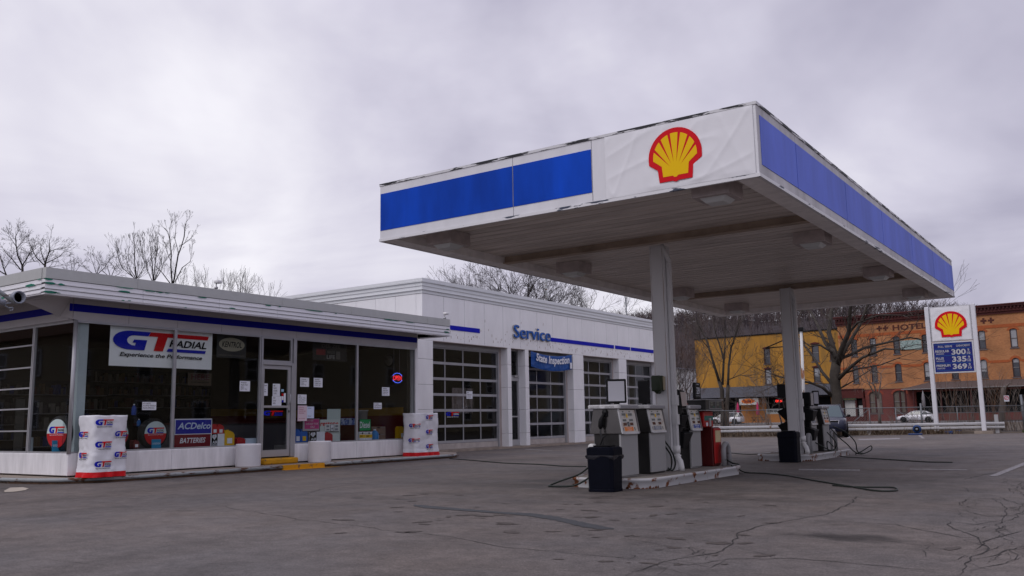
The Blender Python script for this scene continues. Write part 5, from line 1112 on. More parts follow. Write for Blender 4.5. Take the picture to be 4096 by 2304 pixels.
for wd,pr_,y_ in (('REGULAR','300',.59),('PLUS','335',.34),('PREMIUM','369',.09)):
    bold(s,G,wd,.04,.04+.36*len(wd)/7,y_+.085,y_+.17,.001,.008,ptx,b=.025); s.ftext(G,'UNLEADED',.05,.26,y_+.01,y_+.06,.006,ptx,0,.01)
    bold(s,G,pr_,.46,.83,y_-.01,y_+.18,.001,.010,ptx,b=.03); bold(s,G,'9',.875,.92,y_+.10,y_+.18,.001,.008,ptx,b=.02); s.fbox(G,.855,.94,y_+.083,y_+.092,0,.008,ptx); bold(s,G,'10',.855,.94,y_-.01,y_+.065,.001,.008,ptx,b=.02)
s.build('lettering',pb)
# ================================================================ GUARDRAIL + FENCE
RP=[(-22.5,47.4),(-18.8,49.3),(-13.4,52.1),(-11.2,53.0),(-9.0,54.2),(-5.95,56.2)]
gr=thing('guard_rail','long white two-beam guard rail chipped with rust across the back of the lot','guard rail',(-13,51,0)); gw=mat('rail_paint',(.47,.47,.48),.5,col2=(.20,.11,.06),vscale=3.5,thr=.67,sharp=.03,var=.1)
for z0,z1 in ((.25,.40),(.45,.61)):
    s=MB()
    for i in range(len(RP)-1):
        a=Vector((*RP[i],0)); b=Vector((*RP[i+1],0)); d=(b-a).normalized(); Fz=frame(a,d); L=(b-a).length
        s.fpoly(lambda u,v,n=0,Fz=Fz: Fz(n,v,u), [(0,z0),(.05,z0+.03),(.05,z1-.03),(0,z1),(-.03,z1),(-.03,z0)],0,L,gw)
    s.build('beam',gr,bevel=.01)
for (x,y) in [(-16.2,50.75),(-20.6,48.5),(-9.9,53.9),(-12.3,52.65),(-6.3,56.05)]:
    s=MB(); s.box(x-.09,x+.09,y+.0,y+.18,0,.60 if x<-7 else 1.02,gw); s.box(x-.05,x+.05,y-.08,y-.0,.22,.63 if x<-7 else .3,gw); s.build('post',gr)
fm=mat('galvanized',(.17,.18,.19),.5,.5); fm2=mat('chain_wire',(.13,.14,.145),.5,.4)
ff=thing('chain_link_fence','grey chain link fence with leaning braces behind the guard rail','fence',(-13,52.5,0))
FP=[(-23,48.6),(-19.3,50.6),(-13.8,53.4),(-11.2,54.6),(-9.9,54.9),(-8.2,55.9),(-5.0,57.8)]
s=MB(); s.tube([(*p,1.50) for p in FP],.022,fm,8); s.tube([(*p,1.15) for p in FP[4:]],.02,fm,6); s.tube([(*p,.08) for p in FP],.014,fm,6); s.build('rails',ff)
for i,p in enumerate(FP+[(-16.5,52.03),(-12.5,54.0)]):
    s=MB(); h=1.72 if i in (4,6) else 1.52; r=.05 if i in (4,6) else .028; s.tube([(*p,0),(*p,h)],r,fm,10); s.build('post',ff)
s=MB(); s.tube([(-11.2,54.6,1.45),(-9.95,54.95,.3)],.02,fm,6); s.tube([(-13.7,53.45,.4),(-12.5,54.0,1.45)],.02,fm,6); s.build('brace',ff)
s=MB()
for i in range(len(FP)-1):
    a=Vector((*FP[i],0)); b=Vector((*FP[i+1],0)); L=(b-a).length; d=(b-a)/L; st_=.14; h=1.44; z0=.06; off=Vector((d.y,-d.x,0))*.012
    u=-h
    while u<L:
        for sg_ in (1,-1):
            u0,u1=(u,u+h) if sg_>0 else (u+h,u); za,zb=z0,z0+h
            # clip to 0..L
            pa,pb_=[u0,za],[u1,zb]
            def clip(p,q):
                for lim,sg2 in ((0,1),(L,-1)):
                    if (p[0]-lim)*sg2<0 and (q[0]-lim)*sg2<0: return None
                    if (p[0]-lim)*sg2<0: t_=(lim-p[0])/(q[0]-p[0]); p=[lim,p[1]+(q[1]-p[1])*t_]
                    if (q[0]-lim)*sg2<0: t_=(lim-p[0])/(q[0]-p[0]); q=[lim,p[1]+(q[1]-p[1])*t_]
                return p,q
            c=clip(pa,pb_)
            if c: s.tube([a+d*c[0][0]+off*sg_+Vector((0,0,c[0][1])),a+d*c[1][0]+off*sg_+Vector((0,0,c[1][1]))],.0045,fm2,3,False,False)
        u+=st_
s.build('chain_link',ff)
gt=thing('fence_gate_post','tall grey gate post with rail at the right end of the fence','fence',(-3.9,58.5,0)); MB().tube([(-5.1,57.8,0),(-5.15,57.8,2.1)],.07,fm,10).build('post',gt); MB().tube([(-5.1,57.8,1.65),(-3.3,58.8,2.0)],.03,fm,8).build('rail',gt); MB().tube([(-3.4,58.7,0),(-3.4,58.7,3.1)],.12,fm,10).build('post',gt)
t=thing('no_entry_sign','small white sign with red prohibition ring on the fence gate post','sign',(-5.2,57.7,2.1)); c=ony(4026,1594,57.6); MB().box(c.x-.13,c.x+.13,57.6,57.62,c.z-.17,c.z+.17,paper).build('plate',t)
s=MB(); Fq=FY(57.6); ri=[(c.x+.10*math.cos(k*math.pi/10),c.z+.03+.10*math.sin(k*math.pi/10)) for k in range(21)]; s.tube([Fq(u,v,.004) for u,v in ri],.015,redl,5); s.tube([Fq(c.x-.07,c.z-.04,.004),Fq(c.x+.07,c.z+.10,.004)],.012,redl,5); s.build('ring_symbol',t)
# blue hub on the rail and blue blocks
bh=mat('blue_hub',(.012,.045,.16),.45,var=.2,vscale=6)
c=ony(3668,1716,52.9); t=thing('hose_reel','round blue reel hung on the guard rail','reel',tuple(c)); MB().lathe((c.x,c.y,c.z),[(.10,-.05),(.21,-.04),(.225,0),(.20,.03)],bh,28,axis='y').build('rim',t); MB().lathe((c.x,c.y-.05,c.z),[(.05,-.03),(.07,0)],rust,14,axis='y').build('hub',t); MB().lathe((c.x,c.y-.045,c.z),[(.12,-.02),(.14,-.02),(.14,0),(.12,0)],blkd,24,axis='y').build('groove',t)
for i,(px_,py_,w_,l_) in enumerate([(3660,1740,.7,'blue plastic base under the blue wheel'),(3794,1736,.40,'left blue block under the rail between the sign posts'),(3830,1734,.46,'right blue block under the rail between the sign posts')]):
    p=onz(px_,py_,0); t=thing('blue_block',l_,'block',(p.x,p.y,0),'blue plastic blocks under the rail'); MB().box(p.x-w_/2,p.x+w_/2,p.y,p.y+.25,0,.17 if i else .08,bh).build('block_body',t,bevel=.03,seg=2)
# concrete lump
# ================================================================ STREET POLE
a=ony(3222,1745,50.0); t=thing('street_lamp','rust-streaked white lamp pole with box lamp behind the rear canopy column','street lamp',(a.x,50,0)); top=ony(3204,1325,50.0); pm=mat('pole_rusty_white',(.60,.60,.60),.5,col2=(.25,.11,.06),vscale=3,thr=.56,sharp=.06,stretch=(1,1,.35))
s=MB(); s.tube([(a.x,50,0),(top.x,50,top.z)],[.10,.075],pm,12); s.build('pole',t); s=MB(); s.box(top.x-.12,top.x+.16,49.85,50.15,top.z,top.z+.22,blk); s.build('lamp_head',t,bevel=.02)
e=ony(3062,1392,50.0); f=ony(3200,1292+40,50.0); g_2=ony(3200,1382,50.0)
s=MB(); s.tube([e,f],.035,blk,6); s.tube([e,g_2],.035,blk,6); s.tube([ony(3185,1345,50),ony(3188,1383,50)],.03,blk,6); s.build('bracket',t)
t=thing('radio_mast','thin grey mast rising behind the service garage roof','mast',(-31.0,60,0)); m_=ony(2503,1190,60.0); MB().tube([(m_.x,60,0),(m_.x,60,m_.z)],.05,fm,6).build('pole',t)
m_=ony(2184,1090,60.); m2=ony(2184,1205,60.); t=thing('roof_vent_pipe','slim rusty pipe standing up behind the garage cornice','pipe',(m_.x,60,0)); MB().tube([(m_.x,60,0),(m_.x,60,m_.z)],.09,rust,8).build('pipe',t)
# ================================================================ VEHICLES
tyre_m=mat('car_tyre',(.015,.015,.016),.8); rim_m=mat('car_rim',(.35,.35,.36),.35,.7); cglass=mat('car_glass',(.02,.028,.032),.06,spec=.8); cgl2=mat('windshield_glass',(.05,.08,.09),.1,spec=.5); chrome=mat('chrome',(.55,.55,.57),.15,.9); lampm=mat('headlight_lens',(.40,.40,.42),.12)
def car(name,label,loc,rot,col,kind='suv',grp=None):
    """car along local +Y = front; built with a lofted body"""
    paintm=mat('paint_'+name,col,.25,.25 if kind=='suv2' else .05,coat=.12); L,Wd,Hh=(4.75,1.9,1.70) if kind!='sedan' else (4.75,1.78,1.40)
    t=thing(name,label,'car',loc,grp); Rm=Matrix.Translation(loc)@Matrix.Rotation(rot,4,'Z'); T=lambda x,y,z: Rm@Vector((x,y,z)); w=Wd/2
    if kind=='sedan':
        # y from rear to front: (y, zbottom, zbelt(hood/deck), half width)
        S=[(-2.37,.35,.72,.70),(-2.28,.28,.90,.84),(-1.7,.24,.97,.89),(-.8,.22,.97,.90),(.6,.22,.95,.90),(1.25,.22,.90,.89),(1.9,.24,.78,.86),(2.25,.28,.66,.78),(2.37,.36,.55,.66)]
        Cn=[(-1.75,.96,.72,.50),(-1.1,1.34,.58,.5),(-.6,1.40,.58,.5),(.15,1.39,.58,.5),(.45,1.32,.60,.5),(1.15,.92,.74,.5)]
    else:
        S=[(-2.35,.40,1.00,.80),(-2.28,.30,1.06,.90),(-1.6,.28,1.08,.94),(-.6,.26,1.06,.95),(.7,.26,1.06,.95),(1.1,.26,1.06,.94),(1.7,.28,1.00,.92),(2.12,.30,.90,.86),(2.28,.32,.80,.76),(2.37,.40,.66,.60)]
        Cn=[(-2.2,1.05,.84,.5),(-1.95,1.60,.68,.5),(-1.2,1.69,.68,.5),(0,1.70,.67,.5),(.35,1.64,.66,.5),(1.2,1.05,.80,.5)]
    s=MB(); rings=[]
    for (y,zb,zt,hw) in S:
        m_=zb+(zt-zb)*.55
        rings.append([T(x,y,z) for x,z in [(-hw*.88,zb),(-hw,zb+.12),(-hw*1.0,m_),(-hw*.93,zt-.05),(-hw*.82,zt),(0,zt+.025),(hw*.82,zt),(hw*.93,zt-.05),(hw*1.0,m_),(hw,zb+.12),(hw*.88,zb)]])
    vs=[v for r in rings for v in r]; n=11; fs=[]
    for i in range(len(rings)-1):
        for k in range(n): fs.append((i*n+k,i*n+(k+1)%n,(i+1)*n+(k+1)%n,(i+1)*n+k))
    fs.append(tuple(range(n-1,-1,-1))); fs.append(tuple((len(rings)-1)*n+k for k in range(n)))
    s.add(vs,fs,paintm,True); bd=s.build('body',t,bevel=0)
    # cabin
    s=MB(); rings=[]
    for (y,z,hw,_) in Cn: rings.append((y,z,hw))
    belt=.94 if kind=='sedan' else 1.04
    gs2={-1:MB(),1:MB()}; rf=MB()
    for (a,b) in zip(rings[:-1],rings[1:]):
        za,zb=a[1],b[1]; wa,wb=a[2],b[2]; wba=.80 if kind=='sedan' else .87
        # side glass
        for sx in (-1,1):
            q=[T(sx*wba,a[0],belt),T(sx*wba,b[0],belt),T(sx*wb,b[0],max(zb-.04,belt)),T(sx*wa,a[0],max(za-.04,belt))]
            gs2[sx].add(q if sx>0 else q[::-1],[(0,1,2,3)],cglass)
        steep=abs(zb-za)/(abs(b[0]-a[0])+1e-6)>.28
        rf.add([T(-wa,a[0],za),T(wa,a[0],za),T(wb,b[0],zb),T(-wb,b[0],zb)],[(0,1,2,3)],(cgl2 if a[0]>0 else cglass) if steep else paintm,False)
        if steep:
            for sx in (-1,1): rf.tube([T(sx*wa*1.0,a[0],za-.0),T(sx*wb*1.0,b[0],zb)],.045,paintm,6)
    gs2[-1].build('side_window',t); gs2[1].build('side_window',t); rf.build('roof',t)
    s=MB()
    for sx in (-1,1):
        for y,z in ([(-.75,1.36),(.2,1.36)] if kind=='sedan' else [(-1.35,1.66),(-.45,1.68),(.4,1.60)]):
            s.tube([T(sx*(.80 if kind=='sedan' else .87),y-(.0),belt),T(sx*(.59 if kind=='sedan' else .68),y-.05,z-.02)],.04,paintm,6)
        zs=[(r[0],r[1]) for r in rings]; s.tube([T(sx*r[2],r[0],r[1]-.01) for r in rings],.035,paintm,6)
    s.build('pillars',t)
    wr=.33 if kind=='sedan' else .37
    for sx in (-1,1):
        for y in (-1.42,1.42):
            c=T(sx*(w-.13),y,wr)
            q=MB(); q.lathe((0,0,0),[(wr*.6,-.11),(wr*.95,-.11),(wr,-.07),(wr,.07),(wr*.95,.11),(wr*.6,.11)],tyre_m,24,axis='x'); q.v=[tuple(Rm@(Vector(v)+Vector((sx*(w-.11),y,wr)))) for v in q.v]; wh=q.build('wheel',t)
            q=MB(); q.lathe((0,0,0),[(wr*.62,-.08),(wr*.62,.105),(wr*.5,.10),(wr*.15,.115),(wr*.1,.115)] if sx>0 else [(wr*.1,-.115),(wr*.15,-.115),(wr*.5,-.10),(wr*.62,-.105),(wr*.62,.08)],rim_m,20,axis='x'); q.v=[tuple(Rm@(Vector(v)+Vector((sx*(w-.11),y,wr)))) for v in q.v]; q.build('rim',wh)
            q=MB(); q.lathe((0,0,0),[(wr*1.16,-.02),(wr*1.16,.02)],blk,24,axis='x'); q.v=[tuple(Rm@(Vector(v)+Vector((sx*(w-.025 if kind!='sedan' else w-.0),y,wr+.02)))) for v in q.v]; q.build('wheel_arch',t)
    yf=2.30
    for sx in (-1,1):
        q=MB(); q.hexa([T(sx*.48,yf-.03,.76),T(sx*.86,yf-.42,.80),T(sx*.84,yf-.46,.80),T(sx*.46,yf-.1,.76),T(sx*.50,yf-.10,.88),T(sx*.88,yf-.52,.98),T(sx*.86,yf-.56,.98),T(sx*.48,yf-.16,.88)] if kind!='sedan' else [T(sx*.42,yf+.02,.52),T(sx*.78,yf-.12,.54),T(sx*.76,yf-.2,.54),T(sx*.42,yf-.06,.52),T(sx*.42,yf-.03,.64),T(sx*.80,yf-.2,.68),T(sx*.78,yf-.26,.68),T(sx*.42,yf-.12,.64)],lampm); q.build('headlight',t)
        q=MB(); c=T(sx*(w+.10),.85,belt+.06); q.lathe(c,[(.05,-.06),(.09,-.03),(.09,.05),(.05,.07)],blk if kind!='sedan' else paintm,10); q.tube([T(sx*(w-.1),.9,belt),c],.025,blk,6); q.build('mirror',t)
    if kind!='sedan':
        q=MB(); q.hexa([T(-.42,yf+.03,.62),T(.42,yf+.03,.62),T(.42,yf-.08,.62),T(-.42,yf-.08,.62),T(-.50,yf-.01,.86),T(.50,yf-.01,.86),T(.50,yf-.2,.86),T(-.50,yf-.2,.86)],blk); q.build('grille',t)
        q=MB(); q.tube([T(-.50,yf+.0,.87),T(-.43,yf+.04,.61),T(.43,yf+.04,.61),T(.50,yf+.0,.87),T(-.50,yf+.0,.87)],.02,chrome,6); q.build('grille_trim',t)
        q=MB(); q.hexa([T(-.62,yf+.02,.36),T(.62,yf+.02,.36),T(.62,yf-.1,.36),T(-.62,yf-.1,.36),T(-.55,yf+.04,.54),T(.55,yf+.04,.54),T(.55,yf-.1,.54),T(-.55,yf-.1,.54)],blkd); 
        for sx in (-1,1): q.hexa([T(sx*.64,yf-.02,.38),T(sx*.84,yf-.22,.40),T(sx*.82,yf-.28,.40),T(sx*.6,yf-.1,.38),T(sx*.66,yf-.04,.62),T(sx*.88,yf-.3,.66),T(sx*.84,yf-.34,.66),T(sx*.64,yf-.12,.62)],blkd)
        q.build('bumper_grille',t)
        if kind=='suv': 
            q=MB()
            for sx in (-1,1): q.tube([T(sx*.62,-1.8,1.66),T(sx*.62,-1.6,1.74),T(sx*.62,.1,1.75),T(sx*.62,.3,1.66)],.02,blk,6)
            q.build('roof_rail',t)
    for sx in (-1,1):
        q=MB(); q.box(0,0,0,0,0,0,redl) if False else q.hexa([T(sx*.62,-2.33,.78),T(sx*.86,-2.26,.78),T(sx*.84,-2.2,.78),T(sx*.6,-2.2,.78),T(sx*.62,-2.33,.95),T(sx*.86,-2.26,.95),T(sx*.84,-2.2,.95),T(sx*.6,-2.2,.95)],redl); q.build('tail_light',t)
    return t
car('suv','dark blue SUV parked nose-first towards the pumps, behind the rear island',(-13.62,49.45,0),math.radians(196.5),(.012,.015,.036),'suv')
car('sedan','white sedan seen from the side through the fence, in front of the hotel',(-22.3,120.5,0.008),math.radians(92),(.62,.62,.65),'sedan')
car('white_suv','white SUV seen from the side before the yellow building, behind two thin trunks',(-48.5,124.2,0.0),math.radians(92),(.66,.66,.68),'suv')
# ================================================================ FAR BUILDINGS (street frontage)
OF=Vector((-20,128,0)); UF=Vector((.99818,-.0603,0)); NF=Vector((-.0603,-.99818,0))
B=lambda u,v,n=0: OF+UF*u+Vector((0,0,v))+NF*n
def brick(name,c1,c2,mort,sc=1.0):
    m=bpy.data.materials.new(name); m.use_nodes=True; t=m.node_tree; b=t.nodes['Principled BSDF']; b.inputs['Roughness'].default_value=.85
    g=t.nodes.new('ShaderNodeNewGeometry'); mp=t.nodes.new('ShaderNodeMapping'); mp.vector_type='TEXTURE'; mp.inputs['Rotation'].default_value=(math.radians(90),0,math.radians(-3.45)); t.links.new(g.outputs['Position'],mp.inputs[0])
    br=t.nodes.new('ShaderNodeTexBrick'); t.links.new(mp.outputs[0],br.inputs['Vector']); br.inputs['Scale'].default_value=1.0; br.inputs['Brick Width'].default_value=.24*sc; br.inputs['Row Height'].default_value=.085*sc; br.inputs['Mortar Size'].default_value=.008
    br.inputs['Color1'].default_value=(*c1,1); br.inputs['Color2'].default_value=(*c2,1); br.inputs['Mortar'].default_value=(*mort,1); br.inputs['Bias'].default_value=-.2
    n=t.nodes.new('ShaderNodeTexNoise'); n.inputs['Scale'].default_value=.5; n.inputs['Detail'].default_value=6; t.links.new(g.outputs['Position'],n.inputs['Vector'])
    mr=t.nodes.new('ShaderNodeMapRange'); mr.inputs[1].default_value=.3; mr.inputs[2].default_value=.7; mr.inputs[3].default_value=.75; mr.inputs[4].default_value=1.15; t.links.new(n.outputs['Fac'],mr.inputs[0])
    hs=t.nodes.new('ShaderNodeHueSaturation'); t.links.new(br.outputs['Color'],hs.inputs['Color']); t.links.new(mr.outputs[0],hs.inputs['Value']); t.links.new(hs.outputs[0],b.inputs['Base Color']); return m
ob=brick('orange_brick',(.44,.185,.065),(.33,.125,.042),(.30,.17,.10)); rbk=brick('red_brick',(.17,.030,.022),(.12,.022,.018),(.12,.05,.04)); band=mat('terracotta_band',(.36,.095,.03),.8,var=.15); mrn=mat('maroon_trim',(.075,.014,.012),.6,var=.2); mrn2=mat('maroon_wood',(.055,.012,.012),.6)
wfr=mat('far_window_frame',(.06,.03,.03),.6); wgl=mat('far_window_glass',(.05,.055,.065),.12,spec=.7,var=.5,vscale=.7); blind=mat('window_blind',(.33,.34,.36),.6,var=.2,vscale=.8); curt=mat('curtain',(.14,.12,.10),.8,var=.4,vscale=2,stretch=(5,1,.3)); sill=mat('stone_sill',(.12,.10,.10),.8)
def wall_with_openings(mb,F,u0,u1,v0,v1,ops,th,m):
    """wall slab with rectangular openings cut out on a grid"""
    us=sorted({u0,u1,*[o[0] for o in ops],*[o[1] for o in ops]}); vs=sorted({v0,v1,*[o[2] for o in ops],*[o[3] for o in ops]})
    for a,b in zip(us[:-1],us[1:]):
        run=None
        for c,d in zip(vs[:-1],vs[1:]):
            hole=any(o[0]<=a+1e-6 and b<=o[1]+1e-6 and o[2]<=c+1e-6 and d<=o[3]+1e-6 for o in ops)
            if not hole: run=(run[0],d) if run else (c,d)
            if hole and run: mb.fbox(F,a,b,*run,-th,0,m); run=None
        if run: mb.fbox(F,a,b,*run,-th,0,m)
def fwin(par,u0,u1,v0,v1,arch=0,blindk=0,F=B,headm=None,curtain=False,seed=0):
    r_=random.Random(seed); s=MB(); cx=(u0+u1)/2; hw=(u1-u0)/2
    s.fbox(F,u0,u0+.10,v0,v1,-.22,-.06,wfr); s.fbox(F,u1-.10,u1,v0,v1,-.22,-.06,wfr); s.fbox(F,u0+.1,u1-.1,v1-.10,v1,-.22,-.06,wfr); s.fbox(F,u0+.1,u1-.1,v0,v0+.08,-.22,-.06,wfr); s.fbox(F,u0+.1,u1-.1,(v0+v1)/2-.04,(v0+v1)/2+.04,-.20,-.10,mat('sash',(.20,.19,.19),.6)); s.fbox(F,u0-.1,u1+.1,v0-.14,v0,-.1,.08,sill)
    w=s.build('window',par); s=MB(); s.fbox(F,u0+.1,u1-.1,v0+.08,v1-.1,-.19,-.18,wgl if not curtain else curt); s.build('pane',w)
    if blindk: s=MB(); s.fbox(F,u0+.12,u1-.12,v1-.1-(v1-v0)*blindk,v1-.1,-.178,-.17,blind); s.build('blind',w)
    s=MB()
    if arch:
        # arched head: brick spandrels fill the corners, band hood above
        n=10; P_=[(cx+hw*math.cos(math.pi*k/n),v1-arch+arch*math.sin(math.pi*k/n)) for k in range(n+1)]
        for sg_ in (0,1):
            half=P_[:n//2+1] if sg_==0 else P_[n//2:]
            c=(u1,v1) if sg_==0 else (u0,v1); s.fpoly(F,[c]+half if sg_==0 else [c]+half,-.2,-.002,headm[0])
        O=[(cx+(hw+.28)*math.cos(math.pi*k/n),v1-arch+(arch+.28)*math.sin(math.pi*k/n)) for k in range(n+1)]
        for k in range(n): s.fpoly(F,[P_[k],O[k],O[k+1],P_[k+1]],-.05,.03,headm[1])
        s.build('arched_head',w)
    elif headm:
        s.fpoly(F,[(u0-.15,v1),(u1+.15,v1),(u1+.1,v1+.14),(cx,v1+.28),(u0-.1,v1+.14)],-.05,.06,headm[1]); s.build('window_hood',w)
ht=thing('hotel_building','three-storey orange brick hotel with maroon cornice and arched windows across the street','building',tuple(B(0,0,-8)))
U0,U1=-13.3,24.0
w3=[(-11.6,-10.75),(-9.05,-8.2),(-5.95,-5.1),(-2.3,-1.45),(1.05,1.9),(4.5,5.35),(8.1,8.95),(11.3,12.1),(14.5,15.35),(18,18.8)]
w2=[(-11.62,-10.78),(-9.12,-8.28),(-6.0,-5.14),(-2.35,-1.5),(1.0,1.85),(4.4,5.25),(8.05,8.9),(11.3,12.1),(14.5,15.3),(18,18.8)]
w1=[(-9.65,-7.95),(-6.5,-4.8)]
ops=[(a,b,9.1,11.5) for a,b in w3]+[(a,b,5.4,7.8) for a,b in w2]
s=MB(); wall_with_openings(s,B,U0,U1,4.55,13.6,ops,.4,ob); s.build('wall',ht)
s=MB(); wall_with_openings(s,B,-10.2,U1,.13,4.55,[(a,b,1.2,4.2) for a,b in w1]+[(-3.6,10,.13,3.9)],.38,rbk); s.fbox(B,-10.2,-4.3,4.45,4.62,0,.06,mat('string_course',(.30,.16,.08),.8)); s.build('ground_floor_wall',ht)
s=MB(); s.add([B(U0,0,-.41),B(U0,0,-16),B(U0,13.6,-16),B(U0,13.6,-.41)],[(0,1,2,3)],ob); s.add([B(U1,0,-.41),B(U1,0,-16),B(U1,13.6,-16),B(U1,13.6,-.41)],[(3,2,1,0)],ob); s.add([B(U0,0,-16),B(U1,0,-16),B(U1,13.6,-16),B(U0,13.6,-16)],[(0,1,2,3)],ob); s.add([B(U0,13.55,0),B(U1,13.55,0),B(U1,13.55,-16),B(U0,13.55,-16)],[(0,1,2,3)],blkd); s.fbox(B,U0+.5,U1-.5,.2,13.3,-1.0,-.9,blkd); s.build('side_wall',ht)
s=MB(); s.fbox(B,U0-.1,U1,13.45,13.75,0,.18,mrn); s.fbox(B,U0-.15,U1,13.75,14.35,0,.35,mrn); s.fbox(B,U0-.3,U1,14.35,14.55,0,.65,mrn2); s.fbox(B,U0-.3,U1,14.55,14.7,0,.75,mrn)
u=U0
while u<U1: s.fbox(B,u,u+.16,14.05,14.35,.35,.58,mrn2); u+=.42
s.build('cornice',ht)
s=MB(); s.fbox(B,U0,U1,11.72,12.12,0,.04,band)
def bandseg(v0,v1,ops,pad):
    xs=U0
    for a,b in ops+[(U1,U1)]:
        if a-pad>xs: s.fbox(B,xs,a-pad,v0,v1,0,.035,band)
        xs=b+pad
bandseg(7.28,7.6,w2,.29); s.build('brick_band',ht)
for i,(a,b) in enumerate(w3): fwin(ht,a,b,9.1,11.5,.22,[0,.3,.0,0,.4,.45,.9,.5,.2,0][i],headm=(ob,band),seed=i)
for i,(a,b) in enumerate(w2): fwin(ht,a,b,5.4,7.8,.42,[0,0,.0,.75,.5,.6,.2,.5,.2,0][i],headm=(ob,band),seed=i+20)
for i,(a,b) in enumerate(w1):
    fwin(ht,a,b,1.2,4.2,.5,0,headm=(rbk,mat('red_arch',(.22,.05,.03),.8)),curtain=True)
    s=MB(); s.fbox(B,(a+b)/2-.10,(a+b)/2+.10,1.3,4.0,-.17,-.05,mrn2); s.build('mullion',ht)
s=MB(); hb=mat('letter_brown',(.085,.025,.018),.8)
def plus(u,v,r=.36): s.fbox(B,u-r,u+r,v-.12,v+.12,0,.03,hb); s.fbox(B,u-.12,u+.12,v-r,v-.12,0,.03,hb); s.fbox(B,u-.12,u+.12,v+.12,v+r,0,.03,hb)
for u in (-7.6,-6.8,5.3,6.15): plus(u,12.72)
bold(s,B,'HOTEL',-5.87,-1.55,12.30,13.05,.0,.03,hb,b=.03); s.build('hotel_lettering',ht)
bn2=thing('anniversary_banner','pale green blank banner between third-floor windows of the hotel','banner',tuple(B(-3.8,10.2,.1))); s=MB(); s.fbox(B,-5.05,-2.35,9.55,10.85,.05,.09,mat('pale_green_banner',(.30,.38,.36),.6,col2=(.18,.27,.25),vscale=5,thr=.55,sharp=.1)); s.build('sheet',bn2)
s=MB(); s.fbox(B,-13.28,-10.3,3.3,4.5,-.3,.35,mrn); s.fbox(B,-13.35,-10.25,4.5,4.62,-.3,.45,mrn2); s.fbox(B,-13.28,-13.1,.13,3.3,-.1,.3,mrn2); s.fbox(B,-11.5,-11.3,.13,3.3,-.1,.3,mrn2); s.fbox(B,-10.5,-10.2,.13,3.3,-.1,.3,mrn); s.fbox(B,-13.1,-10.5,.13,.8,-.1,.2,mrn); sf=s.build('shopfront',ht)
s=MB(); s.fbox(B,-13.05,-11.55,.85,3.1,-.2,-.15,mat('white_curtain',(.48,.48,.46),.8,var=.3,vscale=3,stretch=(5,1,.2))); s.fbox(B,-13.1,-11.3,3.05,3.35,.3,.36,mat('green_sign',(.02,.03,.02),.6)); s.ftext(B,'FAMILY DESIGN SALON',-12.95,-11.45,3.14,3.26,.37,mat('sign_gold',(.18,.16,.06),.6),0,.02); s.build('shop_window',sf)
s=MB(); s.fbox(B,-11.15,-10.6,.2,2.3,-.15,-.08,mat('white_door',(.42,.42,.42),.6)); s.fbox(B,-11.2,-10.5,2.3,3.1,-.15,-.08,blkd); s.build('door',sf)
# porch
s=MB(); s.hexa([B(-4.6,4.18,3.2),B(16,4.18,3.2),B(16,4.18,0),B(-4.6,4.18,0),B(-4.6,4.26,3.2),B(16,4.26,3.2),B(16,4.26,0),B(-4.6,4.26,0)],mat('porch_eave',(.30,.28,.28),.6)); prm=mat('porch_shingle',(.10,.075,.07),.9,var=.2,vscale=6); s.add([B(-4.6,4.27,3.2),B(16,4.27,3.2),B(13,5.15,.0),B(-1.8,5.15,.0),B(-4.6,4.27,0)],[(0,1,2,3),(0,3,4)],prm); pr_=s.build('porch_roof',ht)
s=MB()
for u in (-4.3,-3.3,0,3.5,7,10.5,14): s.fbox(B,u,u+.16,.13,4.18,2.7,2.86,mrn2)
s.fbox(B,-3.3,16,.13,1.1,2.7,2.8,rbk); s.fbox(B,-3.55,15,.14,4.1,-2.2,-2.1,blkd); s.build('porch_frame',ht)
t=thing('porch_umbrella','folded grey umbrella standing on the dark hotel porch','umbrella',tuple(B(-1.9,.13,3.4))); s=MB(); s.lathe(tuple(B(-1.9,0,3.4)),[(.05,1.9),(.22,2.1),(.20,3.1),(.14,3.5),(.02,4.0)],mat('umbrella_grey',(.22,.21,.22),.8),10); s.build('canopy',t); MB().tube([B(-1.9,.1,3.4),B(-1.9,2.0,3.4)],.04,blk,6).build('pole',t)
# yellow building
ybm=bpy.data.materials; yb=thing('yellow_building','ochre yellow rendered building with black slate awning, left of the brick hotel','building',tuple(B(-24,0,-8)))
ych=mat('ochre_render',(.41,.205,.035),.85,var=.18,vscale=.6,col2=(.22,.13,.04),thr=.60,sharp=.25,stretch=(1.6,1,.3))
yo=[(-24.45,-23.45,8.75,11.0),(-24.45,-23.45,5.7,7.95),(-17.25,-16.2,8.7,11.2),(-17.2,-16.2,5.75,7.85),(-20.9,-19.9,8.7,11.1),(-20.9,-19.9,5.7,7.9),(-14.7,-13.9,8.7,11.1)]
YF=lambda u,v,n=0: B(u,v,n-.25)
s=MB(); wall_with_openings(s,YF,-35.6,-13.3,4.0,13.05,yo,.35,ych); lo_=[(-33.5,-28.5,.3,3.7),(-24.6,-20.5,1.4,3.7),(-18.5,-15.0,.3,3.7)]; wall_with_openings(s,YF,-35.6,-13.3,.13,4.0,lo_,.35,mat('ochre_lower',(.43,.17,.035),.8,var=.2,vscale=1)); s.build('wall',yb)
s=MB(); s.add([YF(-35.6,0,-.36),YF(-35.6,0,-17),YF(-35.6,13,-17),YF(-35.6,13,-.36)],[(3,2,1,0)],ych); s.add([YF(-35.6,0,-17),YF(-13.3,0,-17),YF(-13.3,13,-17),YF(-35.6,13,-17)],[(0,1,2,3)],ych); s.add([YF(-13.31,0,-.36),YF(-13.31,0,-17),YF(-13.31,13,-17),YF(-13.31,13,-.36)],[(0,1,2,3)],ych); s.build('side_wall',yb)
